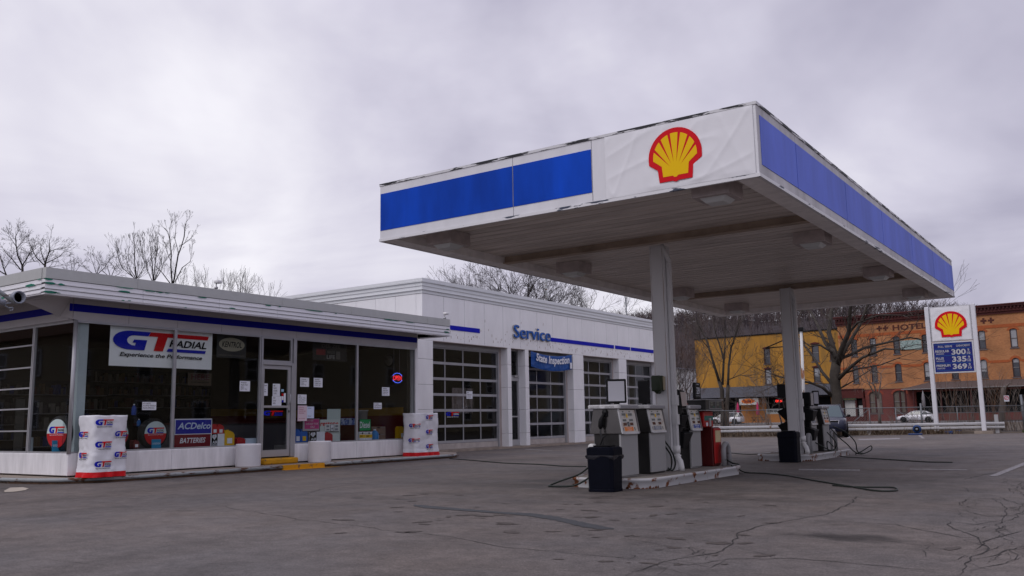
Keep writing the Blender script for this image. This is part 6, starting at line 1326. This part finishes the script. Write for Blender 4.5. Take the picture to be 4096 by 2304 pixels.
s=MB(); s.fbox(YF,-35.7,-13.35,13.05,13.22,-.4,.12,blkd); s.add([YF(-35.6,13.04,0),YF(-13.3,13.04,0),YF(-13.3,13.04,-17),YF(-35.6,13.04,-17)],[(0,1,2,3)],blkd); s.fbox(YF,-35,-14,.2,12.9,-1.2,-1.1,blkd); s.build('roof',yb)
for i,(a,b,c,d) in enumerate(yo): fwin(yb,a,b,c,d,0,[0,1,0,.55,.2,.8,0][i],F=YF,headm=(ych,mrn),seed=i+40)
s=MB(); sl=mat('slate',(.075,.077,.092),.8,var=.5,vscale=7,stretch=(1,1,2)); s.hexa([YF(-36.2,3.9,1.9),YF(-14.4,3.9,1.9),YF(-14.4,3.9,.02),YF(-36.2,3.9,.02),YF(-35.8,5.5,.35),YF(-14.8,5.5,.35),YF(-14.8,5.5,.02),YF(-35.8,5.5,.02)],sl); s.build('awning_roof',yb)
s=MB(); s.fbox(YF,-35.5,-13.4,3.7,3.9,.0,1.7,blkd); s.build('awning_soffit',yb)
t=thing('restaurant_sign','white banner sign with orange oval reading Paulie’s under the slate awning'.replace('’',"'"),'sign',tuple(YF(-26.5,2.9,1.7))); t['label']="white banner sign with orange oval and red script under the slate awning"
s=MB(); s.fbox(YF,-28.0,-25.0,2.75,3.8,1.6,1.66,mat('banner_white',(.50,.49,.47),.6)); s.build('board',t); s=MB(); s.fpoly(YF,[(-26.6+1.05*math.cos(k*math.pi/12),3.3+.36*math.sin(k*math.pi/12)) for k in range(24)],1.66,1.68,orange); s.ftext(YF,"Paulie's",-27.5,-25.7,3.05,3.62,1.69,mat('script_red',(.16,.01,.01),.5),.3,.04); s.build('printed_marks',t)
t=thing('neon_open_sign','small red lit OPEN sign in the dark window below the slate awning','neon sign',tuple(YF(-22.8,3.1,0))); s=MB(); s.ftext(YF,'OPEN',-23.2,-22.2,3.05,3.4,-.3,mat('neon_far',(1,.03,.02),.4,emit=1.6),0,.04); s.build('lettering',t)
s=MB(); s.fbox(YF,-24.6,-20.5,1.35,2.1,-.2,.02,mat('sign_white_far',(.40,.42,.40),.6)); 
for k,(a,b,l) in enumerate([(-24.4,-22.9,'OPEN AIR'),(-22.6,-21.4,'OUTDOOR'),(-21.2,-20.6,'BAR')]): s.ftext(YF,l,a,b,1.6,1.9,.03,blkd,0,.03)
s.build('window_sign',yb)
pk=mat('pink_umbrella',(.52,.02,.12),.7)
for i,(px_,l_) in enumerate([(2953,'left one of the folded pink umbrellas before the yellow building'),(3032,'right one of the folded pink umbrellas, in front of the orange wall under the banner')]):
    c=ony(px_,1660,127.2); t=thing('folded_umbrella',l_,'umbrella',(c.x,127.2,.13),'folded pink patio umbrellas'); MB().lathe((c.x,127.2,0),[(.16,1.25),(.24,1.4),(.20,2.3),(.12,2.9),(.02,3.15)],pk,10).build('canopy',t); MB().tube([(c.x,127.2,.13),(c.x,127.2,1.4)],.04,blk,6).build('pole',t)
t=thing('picnic_table','dark metal picnic table on the patio in front of the yellow building','table',tuple(ony(3035,1675,126.6))); c=ony(3035,1675,126.6); s=MB(); s.box(c.x-1.0,c.x+1.0,126.2,127,.88,.93,blk); s.build('tabletop',t)
for dx in (-.7,.7): MB().tube([(c.x+dx-.35,126.6,.13),(c.x+dx+.35,126.6,.88)],.04,blk,5).build('leg',t); MB().tube([(c.x+dx+.35,126.6,.13),(c.x+dx-.35,126.6,.88)],.04,blk,5).build('leg',t)
for yy in (125.7,127.5): MB().box(c.x-1.0,c.x+1.0,yy-.12,yy+.12,.5,.55,blk).build('bench_seat',t)
# white board building far left between trees
t=thing('white_house','small white house glimpsed between the front column and the yellow building','house',tuple(ony(2700,1640,150.0))); a=ony(2692,1478,150.); b=ony(2718,1600,150.); s=MB(); s.box(a.x-3,b.x,150,158,0,a.z,mat('house_white',(.45,.46,.46),.7)); s.build('wall',t); s=MB(); s.box(a.x-3.2,b.x+.2,149.8,158.2,a.z,a.z+.3,greyl); s.build('roof',t)
s=MB(); s.box(a.x+.6,a.x+1.2,149.95,150,3.5,5,wgl); s.build('window',t)
# ================================================================ TREES
bark=mat('bark_dark',(.036,.030,.029),.9,var=.3,vscale=2); bark2=mat('bark_grey',(.085,.072,.066),.9,var=.35,vscale=1.2,bump=.5,bscale=6); barkp=mat('bark_pale',(.15,.125,.11),.9,var=.3,vscale=2); barkb=mat('bark_big',(.055,.047,.040),.95,var=.4,vscale=2,bump=.7,bscale=8)
def grow(mb,p,d,l,r,depth,R_,m,mode,rmin,droop=0):
    n=3 if depth>2 else 2; pts=[p]; q=p.copy(); dd=d.copy()
    for i in range(n):
        dd=(dd+Vector((R_.gauss(0,.10),R_.gauss(0,.10),R_.gauss(0,.06)+mode.get('up',.03)))).normalized(); q=q+dd*l/n; pts.append(q.copy())
    r1=max(r*mode.get('taper',.68),rmin); mb.tube(pts,[r+(r1-r)*i/n for i in range(n+1)],m,5 if depth>3 else 3,False,depth>3)
    if depth<=0: return
    k=mode.get('fork',2) + (1 if R_.random()<mode.get('extra',.35) else 0)
    for i in range(k):
        a=mode.get('ang',.45)*R_.uniform(.6,1.4); ph=R_.uniform(0,6.283)
        ax=dd.orthogonal().normalized(); ax.rotate(Matrix.Rotation(ph,3,dd)); nd_=dd.copy(); nd_.rotate(Matrix.Rotation(a,3,ax))
        grow(mb,q,nd_,l*mode.get('ls',.80)*R_.uniform(.75,1.15),r1*(.92 if i==0 else .72),depth-1,R_,m,mode,rmin)
    # side shoots
    if depth>0:
        for j in range(mode.get('side',1)):
            t_=R_.uniform(.3,.9); b=p.lerp(q,t_); ph=R_.uniform(0,6.283); ax=dd.orthogonal().normalized(); ax.rotate(Matrix.Rotation(ph,3,dd)); nd_=dd.copy(); nd_.rotate(Matrix.Rotation(R_.uniform(.5,1.0),3,ax)); grow(mb,b,nd_,l*.6*R_.uniform(.6,1.1),r1*.5,max(0,depth-2),R_,m,mode,rmin)
def tree(x,y,h,label,seed,m=bark,trunks=1,depth=6,mode={},r=.14,rmin=.010,trunk_h=.25,group='bare winter trees',name='bare_tree',z0=0,lean=(0,0)):
    R_=random.Random(seed); t=thing(name,label,'tree' if 'tree' in name else 'shrub',(x,y,z0),group); tm=MB(); cm_=MB(); md=dict(up=.04,ang=.42,ls=.80,taper=.70,side=1); md.update(mode)
    tot=sum(md['ls']**i for i in range(depth+1)); 
    for k in range(trunks):
        a=k*2*math.pi/trunks+R_.uniform(-.3,.3); sp=.0 if trunks==1 else .16; d=Vector((math.cos(a)*sp+lean[0],math.sin(a)*sp+lean[1],1)).normalized(); p=Vector((x+math.cos(a)*sp*.6,y+math.sin(a)*sp*.6,z0)); th=h*trunk_h; q=p+d*th
        tm.tube([p,p.lerp(q,.5)+Vector((R_.gauss(0,.05),R_.gauss(0,.05),0)),q],[r*1.25,r*1.05,r],m,8)
        l0=h*(1-trunk_h)/tot*1.12
        for j in range(3 if trunks==1 else 2):
            a2=R_.uniform(0,6.283); tilt=md['ang']*R_.uniform(.4,1.2); dd=(d+Vector((math.cos(a2)*tilt,math.sin(a2)*tilt,0))).normalized(); grow(cm_,q,dd,l0,r*.75,depth,R_,m,md,rmin)
    tm.build('trunk',t); cm_.build('crown',t); return t
def at(px_,Y): return ony(px_,1650,Y).x
def ztop(px_,py_,Y): return ony(px_,py_,Y).z
def limb_tree(Y,label,seed,trunk,limbs,m,tw=(1.2,.018,3),q=2,rt=.006,dy=.5,md=None,group='bare winter trees',sc=2.415,oy=814,ox=0):
    """trunk and main limbs follow surveyed points; twigs are grown on them"""
    R_=random.Random(seed); k=lambda a,b,d=0: ony(ox+a/sc,oy+b/sc,Y+d); md=md or dict(ang=.45,up=.07,ls=.8,side=0,extra=.2)
    b0=k(*trunk[0][0]); t=thing('bare_tree',label,'tree',(b0.x,Y,0),group); tm=MB(); cm_=MB()
    for pt,r in [(trunk[0],trunk[1])]:
        P_=[Vector((b0.x,Y,0))]+[k(*p) for p in pt]; n=len(P_); tm.tube(P_,[r*(1.2-.35*i/(n-1)) for i in range(n)],m,10)
    tm.build('trunk',t)
    for pts,r in limbs:
        d_=R_.uniform(-dy,dy); P_=[k(a,b,d_*i) for i,(a,b) in enumerate(pts)]; n=len(P_); cm_.tube(P_,[max(rt*1.3,r*(1-.75*i/(n-1))) for i in range(n)],m,6)
        for i in range(1,n):
            for z in range(q):
                b=P_[i-1].lerp(P_[i],R_.random()); d0=(P_[i]-P_[i-1]).normalized(); ax=d0.orthogonal().normalized(); ax.rotate(Matrix.Rotation(R_.uniform(0,6.28),3,d0)); d1=d0.copy(); d1.rotate(Matrix.Rotation(R_.uniform(.35,.8),3,ax)); grow(cm_,b,d1,tw[0]*R_.uniform(.5,1.1),tw[1]*R_.uniform(.7,1.1),tw[2],R_,m,md,rt)
        grow(cm_,P_[-1],(P_[-1]-P_[-2]).normalized(),tw[0]*.7,tw[1]*.8,tw[2],R_,m,md,rt)
    cm_.build('crown',t)
limb_tree(30,'tall bare tree at the far left, its pointed top above a round twiggy crown',1,([(220,760),(216,600)],.085),[([(216,600),(170,500),(155,400),(150,320),(185,250)],.055),([(216,600),(290,480),(350,430)],.05),([(200,640),(120,540),(60,480),(20,420)],.04),([(160,420),(100,330),(80,290)],.025),([(160,430),(220,370),(240,320)],.025),([(216,620),(260,570),(330,560)],.03)],bark,(.42,.014,3),4,.006)
limb_tree(31,'second bare tree from the left with dense wide crown over the store roof',2,([(430,760),(436,580)],.08),[([(436,580),(400,480),(390,400)],.045),([(436,580),(480,450),(475,350)],.05),([(436,580),(520,540),(610,490)],.04),([(432,600),(350,520),(310,440),(290,390)],.045),([(470,470),(540,440),(590,430)],.025),([(432,620),(520,610),(600,590)],.03),([(330,560),(300,500),(330,400)],.03)],bark,(.42,.013,3),4,.006)
limb_tree(29,'leaning bare tree cut by the left edge of the picture',12,([(90,740),(60,690)],.07),[([(60,690),(30,610),(0,500),(-60,420)],.05),([(60,690),(-20,640),(-90,560)],.04),([(40,640),(90,560),(110,520)],.02)],bark,(.40,.013,3),3,.006)
limb_tree(31,'low bare sapling behind the ball camera on the store roof',3,([(700,800),(700,690)],.035),[([(700,690),(690,600),(685,530)],.02),([(700,690),(720,600),(715,520)],.02),([(700,690),(760,620),(800,570)],.02),([(700,690),(650,640),(640,600)],.02)],bark,(.30,.008,2),3,.0055)
limb_tree(33,'low twiggy tree behind the store roof, left of the upright thicket',4,([(940,850),(935,690)],.05),[([(935,690),(900,580),(870,510)],.03),([(935,690),(960,600),(930,520)],.03),([(935,690),(1010,620),(1060,540)],.03),([(930,700),(850,640),(820,610)],.025)],bark,(.36,.010,3),3,.0055)
limb_tree(33,'small rounded bare tree touching the left side of the upright thicket',14,([(1080,880),(1070,720)],.05),[([(1070,720),(1040,620),(1030,560)],.03),([(1070,720),(1110,620),(1140,560)],.03),([(1070,720),(990,650),(970,590)],.025),([(1070,720),(1150,680),(1180,640)],.02)],bark,(.36,.010,3),3,.0055)
bmd=dict(ang=.22,up=.12,ls=.8,side=0,extra=.2)
limb_tree(34,'upright broom shaped bare tree with a single spike, behind the store roof',5,([(1320,900),(1320,740)],.07),[([(1320,740),(1300,560),(1300,420),(1287,320)],.045),([(1320,740),(1250,620),(1210,500)],.03),([(1320,740),(1180,620),(1140,520),(1132,440)],.03),([(1320,740),(1340,600),(1350,430)],.03),([(1330,720),(1400,600),(1380,480)],.03),([(1310,740),(1230,640),(1250,430)],.03),([(1330,740),(1390,640),(1420,560)],.02)],bark,(.50,.011,3),4,.0055,.4,bmd)
limb_tree(34.5,'second upright broom shaped bare tree just left of the tallest tree',6,([(1480,940),(1480,770)],.06),[([(1480,770),(1470,560),(1450,420),(1445,340)],.04),([(1480,770),(1500,560),(1525,440),(1520,350)],.04),([(1480,770),(1420,640),(1400,520),(1395,410)],.03),([(1480,770),(1560,640),(1590,520)],.03),([(1490,740),(1560,580),(1570,440)],.03)],bark,(.50,.011,3),4,.0055,.4,bmd)
limb_tree(34,'tallest bare tree with two spreading limbs above the store roof',7,([(1665,960),(1665,790)],.085),[([(1665,790),(1650,600),(1655,480),(1640,350),(1620,270),(1580,230)],.055),([(1675,770),(1720,500),(1750,420),(1780,320),(1790,220),(1800,170)],.055),([(1650,780),(1560,660),(1500,600),(1500,530)],.035),([(1690,760),(1760,620),(1840,560),(1855,440)],.035),([(1760,400),(1840,340),(1885,270)],.022),([(1725,480),(1690,340),(1700,230),(1690,170)],.025),([(1650,560),(1600,430),(1590,380)],.02),([(1640,330),(1640,230),(1660,170)],.02)],bark,(.34,.010,3),2,.0055,.3,dict(ang=.35,up=.10,ls=.8,side=0,extra=.1))
def T_(px_,top,Y,label,seed,**k):
    x=at(px_,Y); h=ztop(px_,top,Y)*k.pop('hk',1.0); return tree(x,Y,h,label,seed,**k)
T_(800,1095,36,'low shoots above the store eave, left of the stalk camera',8,depth=3,trunks=4,r=.03,rmin=.0055,mode=dict(ang=.25,up=.1,side=2),trunk_h=.72,name='bare_shrub')
T_(890,1090,36,'low upright shoots above the store eave, beside the stalk camera',9,depth=3,trunks=4,r=.03,rmin=.0055,mode=dict(ang=.25,up=.1,side=2),trunk_h=.72,name='bare_shrub')
T_(985,1120,37,'low drooping shoots before the garage roofline',10,depth=3,trunks=4,r=.03,rmin=.0055,mode=dict(ang=.35,side=2),trunk_h=.74,name='bare_shrub')
# behind the garage
T_(2090,1035,62,'broad bare tree with dark stems spreading above the garage cornice',21,depth=7,trunks=3,r=.19,rmin=.009,m=bark,mode=dict(ang=.42,up=.03,side=1,extra=.15),trunk_h=.40)
T_(1900,1065,62,'bare tree forming the left half of the crown above the garage cornice',22,depth=6,trunks=2,r=.13,rmin=.008,mode=dict(ang=.45,side=1),trunk_h=.45,lean=(-.05,0))
T_(2290,1110,64,'bare tree forming the right half of the crown above the garage cornice',23,depth=6,trunks=2,r=.12,rmin=.008,mode=dict(ang=.45),trunk_h=.4,lean=(.08,0))
# lot trees
def big_tree():
    Y=66.0; x=at(3345,Y); k=lambda px_,py_,dy=0: ony(px_,py_,Y+dy); t=thing('bare_tree','big old bare tree with thick forking trunk left of the price sign','tree',(x,Y,0)); R_=random.Random(31)
    tm=MB(); tm.tube([Vector((x,Y,0)),k(3348,1620),k(3345,1560),k(3338,1500),k(3345,1450)],[.48,.40,.34,.36,.33],barkb,16)
    limbs=[([(3342,1460),(3335,1400),(3315,1330),(3325,1250),(3340,1180),(3345,1080)],.24,1),([(3350,1460),(3365,1400),(3395,1330),(3400,1250),(3410,1160),(3420,1070)],.23,-1),([(3348,1465),(3385,1390),(3440,1300),(3470,1220),(3520,1150)],.17,.5),
      ([(3340,1550),(3290,1490),(3260,1440),(3235,1400),(3210,1370)],.13,1),([(3335,1590),(3290,1550),(3240,1530),(3170,1520),(3100,1500)],.13,-1),([(3345,1440),(3400,1420),(3460,1390),(3540,1372),(3640,1350),(3700,1362)],.13,1),
      ([(3350,1520),(3400,1470),(3450,1430),(3540,1395),(3620,1400)],.15,-1),([(3345,1430),(3300,1370),(3270,1300),(3240,1240),(3215,1200)],.16,2),([(3360,1500),(3430,1475),(3520,1460),(3600,1430)],.08,0),([(3330,1410),(3280,1380),(3240,1385),(3190,1350)],.09,0),([(3350,1560),(3420,1520),(3480,1480)],.06,1),([(3390,1340),(3430,1290),(3520,1260),(3640,1262)],.10,-1)]
    cm_=MB()
    for pts,r,dy in limbs:
        P_=[k(a,b,dy*i*.8) for i,(a,b) in enumerate(pts)]; n=len(P_); cm_.tube(P_,[max(.03,r*(1-.72*i/(n-1))) for i in range(n)],barkb,8)
        for i in range(1,n):
            for q in range(2):
                b=P_[i-1].lerp(P_[i],R_.random()); d0=(P_[i]-P_[i-1]).normalized(); ax=d0.orthogonal().normalized(); ax.rotate(Matrix.Rotation(R_.uniform(0,6.28),3,d0)); d1=d0.copy(); d1.rotate(Matrix.Rotation(R_.uniform(.4,.9),3,ax)); grow(cm_,b,d1,1.4*R_.uniform(.5,1.1),r*.15+.012,3,R_,barkb,dict(ang=.5,up=.05,ls=.8,side=0,extra=.1),.008)
        grow(cm_,P_[-1],(P_[-1]-P_[-2]).normalized(),1.5,max(.02,r*.22),4,R_,barkb,dict(ang=.4,up=.05,ls=.8,side=0,extra=.2),.008)
    tm.build('trunk',t); cm_.build('crown',t)
big_tree()
def twin():
    Y=60.; t=thing('bare_tree','two thin bare trunks forking in front of the yellow building','tree',(at(2905,Y),Y,0)); k=lambda a,b,dy=0: ony(a,b,Y+dy); tm=MB(); cm_=MB(); R_=random.Random(41)
    tm.tube([k(2892,1745),k(2890,1640),k(2888,1560),k(2875,1520)],[.17,.15,.14,.12],barkb,10); tm.tube([k(2908,1740),k(2908,1640),k(2912,1540)],[.15,.14,.12],barkb,10); tm.build('trunk',t)
    L=[([(2875,1520),(2850,1440),(2830,1370),(2800,1310),(2775,1270)],.10),([(2890,1540),(2895,1440),(2885,1400),(2862,1330),(2850,1270)],.09),([(2912,1540),(2915,1460),(2925,1390),(2945,1330),(2960,1260)],.09),([(2895,1450),(2900,1380),(2900,1300),(2895,1250)],.06),([(2912,1520),(2960,1500),(3010,1510)],.04),([(2840,1400),(2800,1350),(2790,1290)],.04)]
    for pts,r in L:
        P_=[k(*p,R_.uniform(-.5,.5)) for p in pts]; n=len(P_); cm_.tube(P_,[r*(1-.7*i/(n-1)) for i in range(n)],barkb,6)
        for i in range(1,n):
            for q in range(2):
                b=P_[i-1].lerp(P_[i],R_.random()); d0=(P_[i]-P_[i-1]).normalized(); ax=d0.orthogonal().normalized(); ax.rotate(Matrix.Rotation(R_.uniform(0,6.28),3,d0)); d1=d0.copy(); d1.rotate(Matrix.Rotation(R_.uniform(.35,.8),3,ax)); grow(cm_,b,d1,1.3,.025,3,R_,bark2,dict(ang=.35,up=.08,ls=.8,side=1),.010)
    cm_.build('crown',t)
twin()
tree(at(2745,75),75,8.5,'brown bushy bare tree between the front column and the yellow building',51,m=mat('bark_brown',(.10,.068,.058),.9),trunks=3,depth=6,r=.07,rmin=.006,mode=dict(ang=.42,side=1,up=.07),trunk_h=.15)
tree(at(2690,70),70,6.5,'dark twiggy bare tree right against the front column pipe',52,m=bark,trunks=2,depth=5,r=.07,rmin=.006,mode=dict(ang=.5,side=1),trunk_h=.15)
tree(at(3516,96),96,7.6,'small pale bare street tree before the hotel ground floor',53,m=barkp,trunks=1,depth=4,r=.12,rmin=.010,mode=dict(ang=.55,up=.05),trunk_h=.35)
tree(at(3075,62),62,4.6,'pale twiggy bare sapling left of the rear column, before the neon sign',54,m=barkp,trunks=3,depth=4,r=.035,rmin=.006,mode=dict(ang=.5,side=1),trunk_h=.1,name='bare_shrub')
tree(at(3130,70),70,6.8,'bare tree with curving twigs just left of the rear column',55,m=bark,trunks=2,depth=5,r=.06,rmin=.006,mode=dict(ang=.5,side=1),trunk_h=.2)
# broken trunk at the right
t=thing('dead_snag','broken dead trunk with bent branch right of the price sign','tree',(at(4010,63),63,0)); Y=63.; k=lambda a,b: ony(a,b,Y); MB().tube([k(4005,1735),k(4008,1640),k(4012,1560),k(4010,1545)],[.20,.17,.12,.05],barkp,8).build('trunk',t); MB().tube([k(4010,1565),k(4022,1550),k(4035,1535),k(4048,1530)],[.07,.06,.05,.02],barkp,6).build('branch',t)
# shrubs / canes
R_=random.Random(61)
sh_lab=['pale bare canes between the price sign posts, at the left post','pale bare canes in the middle between the price sign posts','pale bare canes at the right price sign post','tall pale canes right of the price sign','tangled pale canes beside the dead snag','pale canes at the right edge of the picture behind the gate post','thin pale weeds behind the fence by the front island, left','thin pale weeds behind the fence under the twin trunks','thin weeds left of the rear trash bin behind the rail','short brown weeds behind the fence right of the SUV','brown weed clump at the fence brace','brown weeds behind the fence beside the sedan']
for i,(px_,Y,n,h) in enumerate([(3790,58,34,3.4),(3850,59,40,4.2),(3925,60,34,4.0),(3975,61,30,4.0),(4040,62,40,3.6),(4090,63,34,3.2),(2850,55,26,2.2),(2935,56,30,2.6),(3030,56,30,2.0),(3420,56,26,1.1),(3560,57,30,1.3),(3660,58,36,1.6)]):
    x=at(px_,Y); t=thing('weed_clump',sh_lab[i],'shrub',(x,Y,0),'bare weed canes along the fence'); s=MB()
    for k_ in range(int(n*.6)):
        a=R_.uniform(0,6.28); b=Vector((x+R_.gauss(0,.55),Y+R_.gauss(0,.4),0)); hh=h*R_.uniform(.35,1); ln=R_.uniform(.05,.45); e=b+Vector((math.cos(a)*ln*hh,math.sin(a)*ln*hh*.5,hh)); mid=b.lerp(e,.5)+Vector((R_.gauss(0,.06),0,.10*hh)); s.tube([b,mid,e],[.017,.012,.005],barkp if R_.random()<.6 else mat('weed_brown',(.12,.07,.045),.9),3,False,False)
        for q in range(3): c=mid.lerp(e,R_.random()); a2=R_.uniform(0,6.28); s.tube([c,c+Vector((math.cos(a2)*.25,math.sin(a2)*.2,.30))*hh*.45],[.008,.003],barkp,3,False,False)
    s.build('stems',t)
# dry grass strip under the rail
gs=MB(); gm_=[mat('dry_a',(.16,.115,.075),1),mat('dry_b',(.10,.065,.045),1),mat('dry_c',(.22,.18,.13),1),mat('dry_g',(.05,.07,.02),1)]
for i in range(5200):
    t_=R_.random()*4.2; k_=min(int(t_),4); 
    if k_>=len(RP)-1: continue
    a=Vector((*RP[k_],0)); b=Vector((*RP[k_+1],0)); p=a.lerp(b,t_-k_)+Vector((R_.uniform(-.5,.5),R_.uniform(-.15,4.5)*R_.random()+.05,0)); h=R_.uniform(.10,.42)*(1 if R_.random()<.9 else 1.8); ax=R_.uniform(0,6.28); w=.02; d=Vector((math.cos(ax),math.sin(ax),0)); e=p+Vector((R_.gauss(0,.12),R_.gauss(0,.12),h)); gs.add([p-d*w,p+d*w,e+d*.004,e-d*.004],[(0,1,2,3)],gm_[0 if R_.random()<.4 else 1 if R_.random()<.6 else 2])
for i in range(500):
    p=Vector((R_.uniform(-5.2,-3.0),R_.uniform(56.5,58.5),.02)); gs.add([p,p+Vector((.05,0,0)),p+Vector((.03+R_.gauss(0,.04),0,R_.uniform(.08,.18)))],[(0,1,2)],gm_[3])
o=gs.build('dry_grass'); o['kind']='stuff'; o['label']='dry brown grass and litter along the guard rail'
# leaf pile on the store pavement and low dirt bank
s=MB(); s.box(-24.5,-5.0,0,0,0,0,dirt) if False else None
bk=MB(); pts=[]
for i in range(len(RP)-1):
    a=Vector((*RP[i],0)); b=Vector((*RP[i+1],0)); d=(b-a).normalized(); n=Vector((-d.y,d.x,0)); bk.add([a+n*.15,b+n*.15,b+n*.5+Vector((0,0,.14)),a+n*.5+Vector((0,0,.14)),b+n*6+Vector((0,0,.10)),a+n*6+Vector((0,0,.10))],[(0,1,2,3),(3,2,4,5)],dirt)
struct(bk.build('verge_bank'))
# ================================================================ HOUSES OPPOSITE (they show in the store glass)
def clap(name,label,x0,x1,y0,y1,h,face,col):
    t=thing(name,label,'house',((x0+x1)/2,(y0+y1)/2,0)); m=mat('clap_'+name+str(face),col,.8,var=.05); s=MB(); s.box(x0,x1,y0,y1,0,h,m); s.build('wall',t)
    s=MB(); z=.4
    while z<h:
        if face=='x': s.hexa([(x0-.03,y0,z),(x0,y0,z),(x0,y1,z),(x0-.03,y1,z),(x0-.004,y0,z+.16),(x0,y0,z+.16),(x0,y1,z+.16),(x0-.004,y1,z+.16)],m)
        else: s.hexa([(x0,y1,z),(x1,y1,z),(x1,y1+.03,z),(x0,y1+.03,z),(x0,y1,z+.16),(x1,y1,z+.16),(x1,y1+.004,z+.16),(x0,y1+.004,z+.16)],m)
        z+=.17
    s.build('siding',t); s=MB(); ym=(y0+y1)/2; s.add([(x0-.4,y0-.4,h),(x1+.4,y0-.4,h),(x1+.4,ym,h+3),(x0-.4,ym,h+3),(x0-.4,y1+.4,h),(x1+.4,y1+.4,h)],[(0,1,2,3),(3,2,5,4)],mat('roof_brown',(.09,.045,.03),.9,var=.3)); s.add([(x0,y0,h),(x0,y1,h),(x0,ym,h+2.9)],[(0,1,2)],m); s.build('roof',t)
    F=(lambda u,v,n=0: Vector((x0-.04-n,y1-u,v))) if face=='x' else (lambda u,v,n=0: Vector((x1-u,y1+.04+n,v)))
    W=(y1-y0) if face=='x' else (x1-x0); u=2.0
    while u<W-2:
        for v in (1.2,4.2):
            if v+1.6<h: s=MB(); s.fbox(F,u,u+1.1,v,v+1.6,0,.08,paper); w_=s.build('window',t); s=MB(); s.fbox(F,u+.12,u+.98,v+.12,v+1.48,.08,.09,wgl); s.fbox(F,u+.12,u+.98,v+.76,v+.84,.09,.11,paper); s.build('pane',w_)
        u+=4.2
clap('clapboard_house','cream clapboard house across the forecourt, mirrored in the store windows',13,22,26,44,6.2,'x',(.42,.36,.25))
clap('clapboard_house','unseen dark brown clapboard house added north of the cream one for darker glass reflections',14,23,47,68,8.5,'x',(.10,.085,.07))  # out of view, added so the store glass mirrors something dark
clap('clapboard_house','unseen long charcoal house added farthest along the opposite side for the garage pane reflections',16,25,72,118,10.5,'x',(.20,.19,.185))  # out of view, added to set the tone mirrored in the garage panes
clap('clapboard_house','cream clapboard house south of the store, mirrored in its side window',-62,-34,-16,-6,6.5,'y',(.42,.36,.25))
bpy.context.view_layer.update()
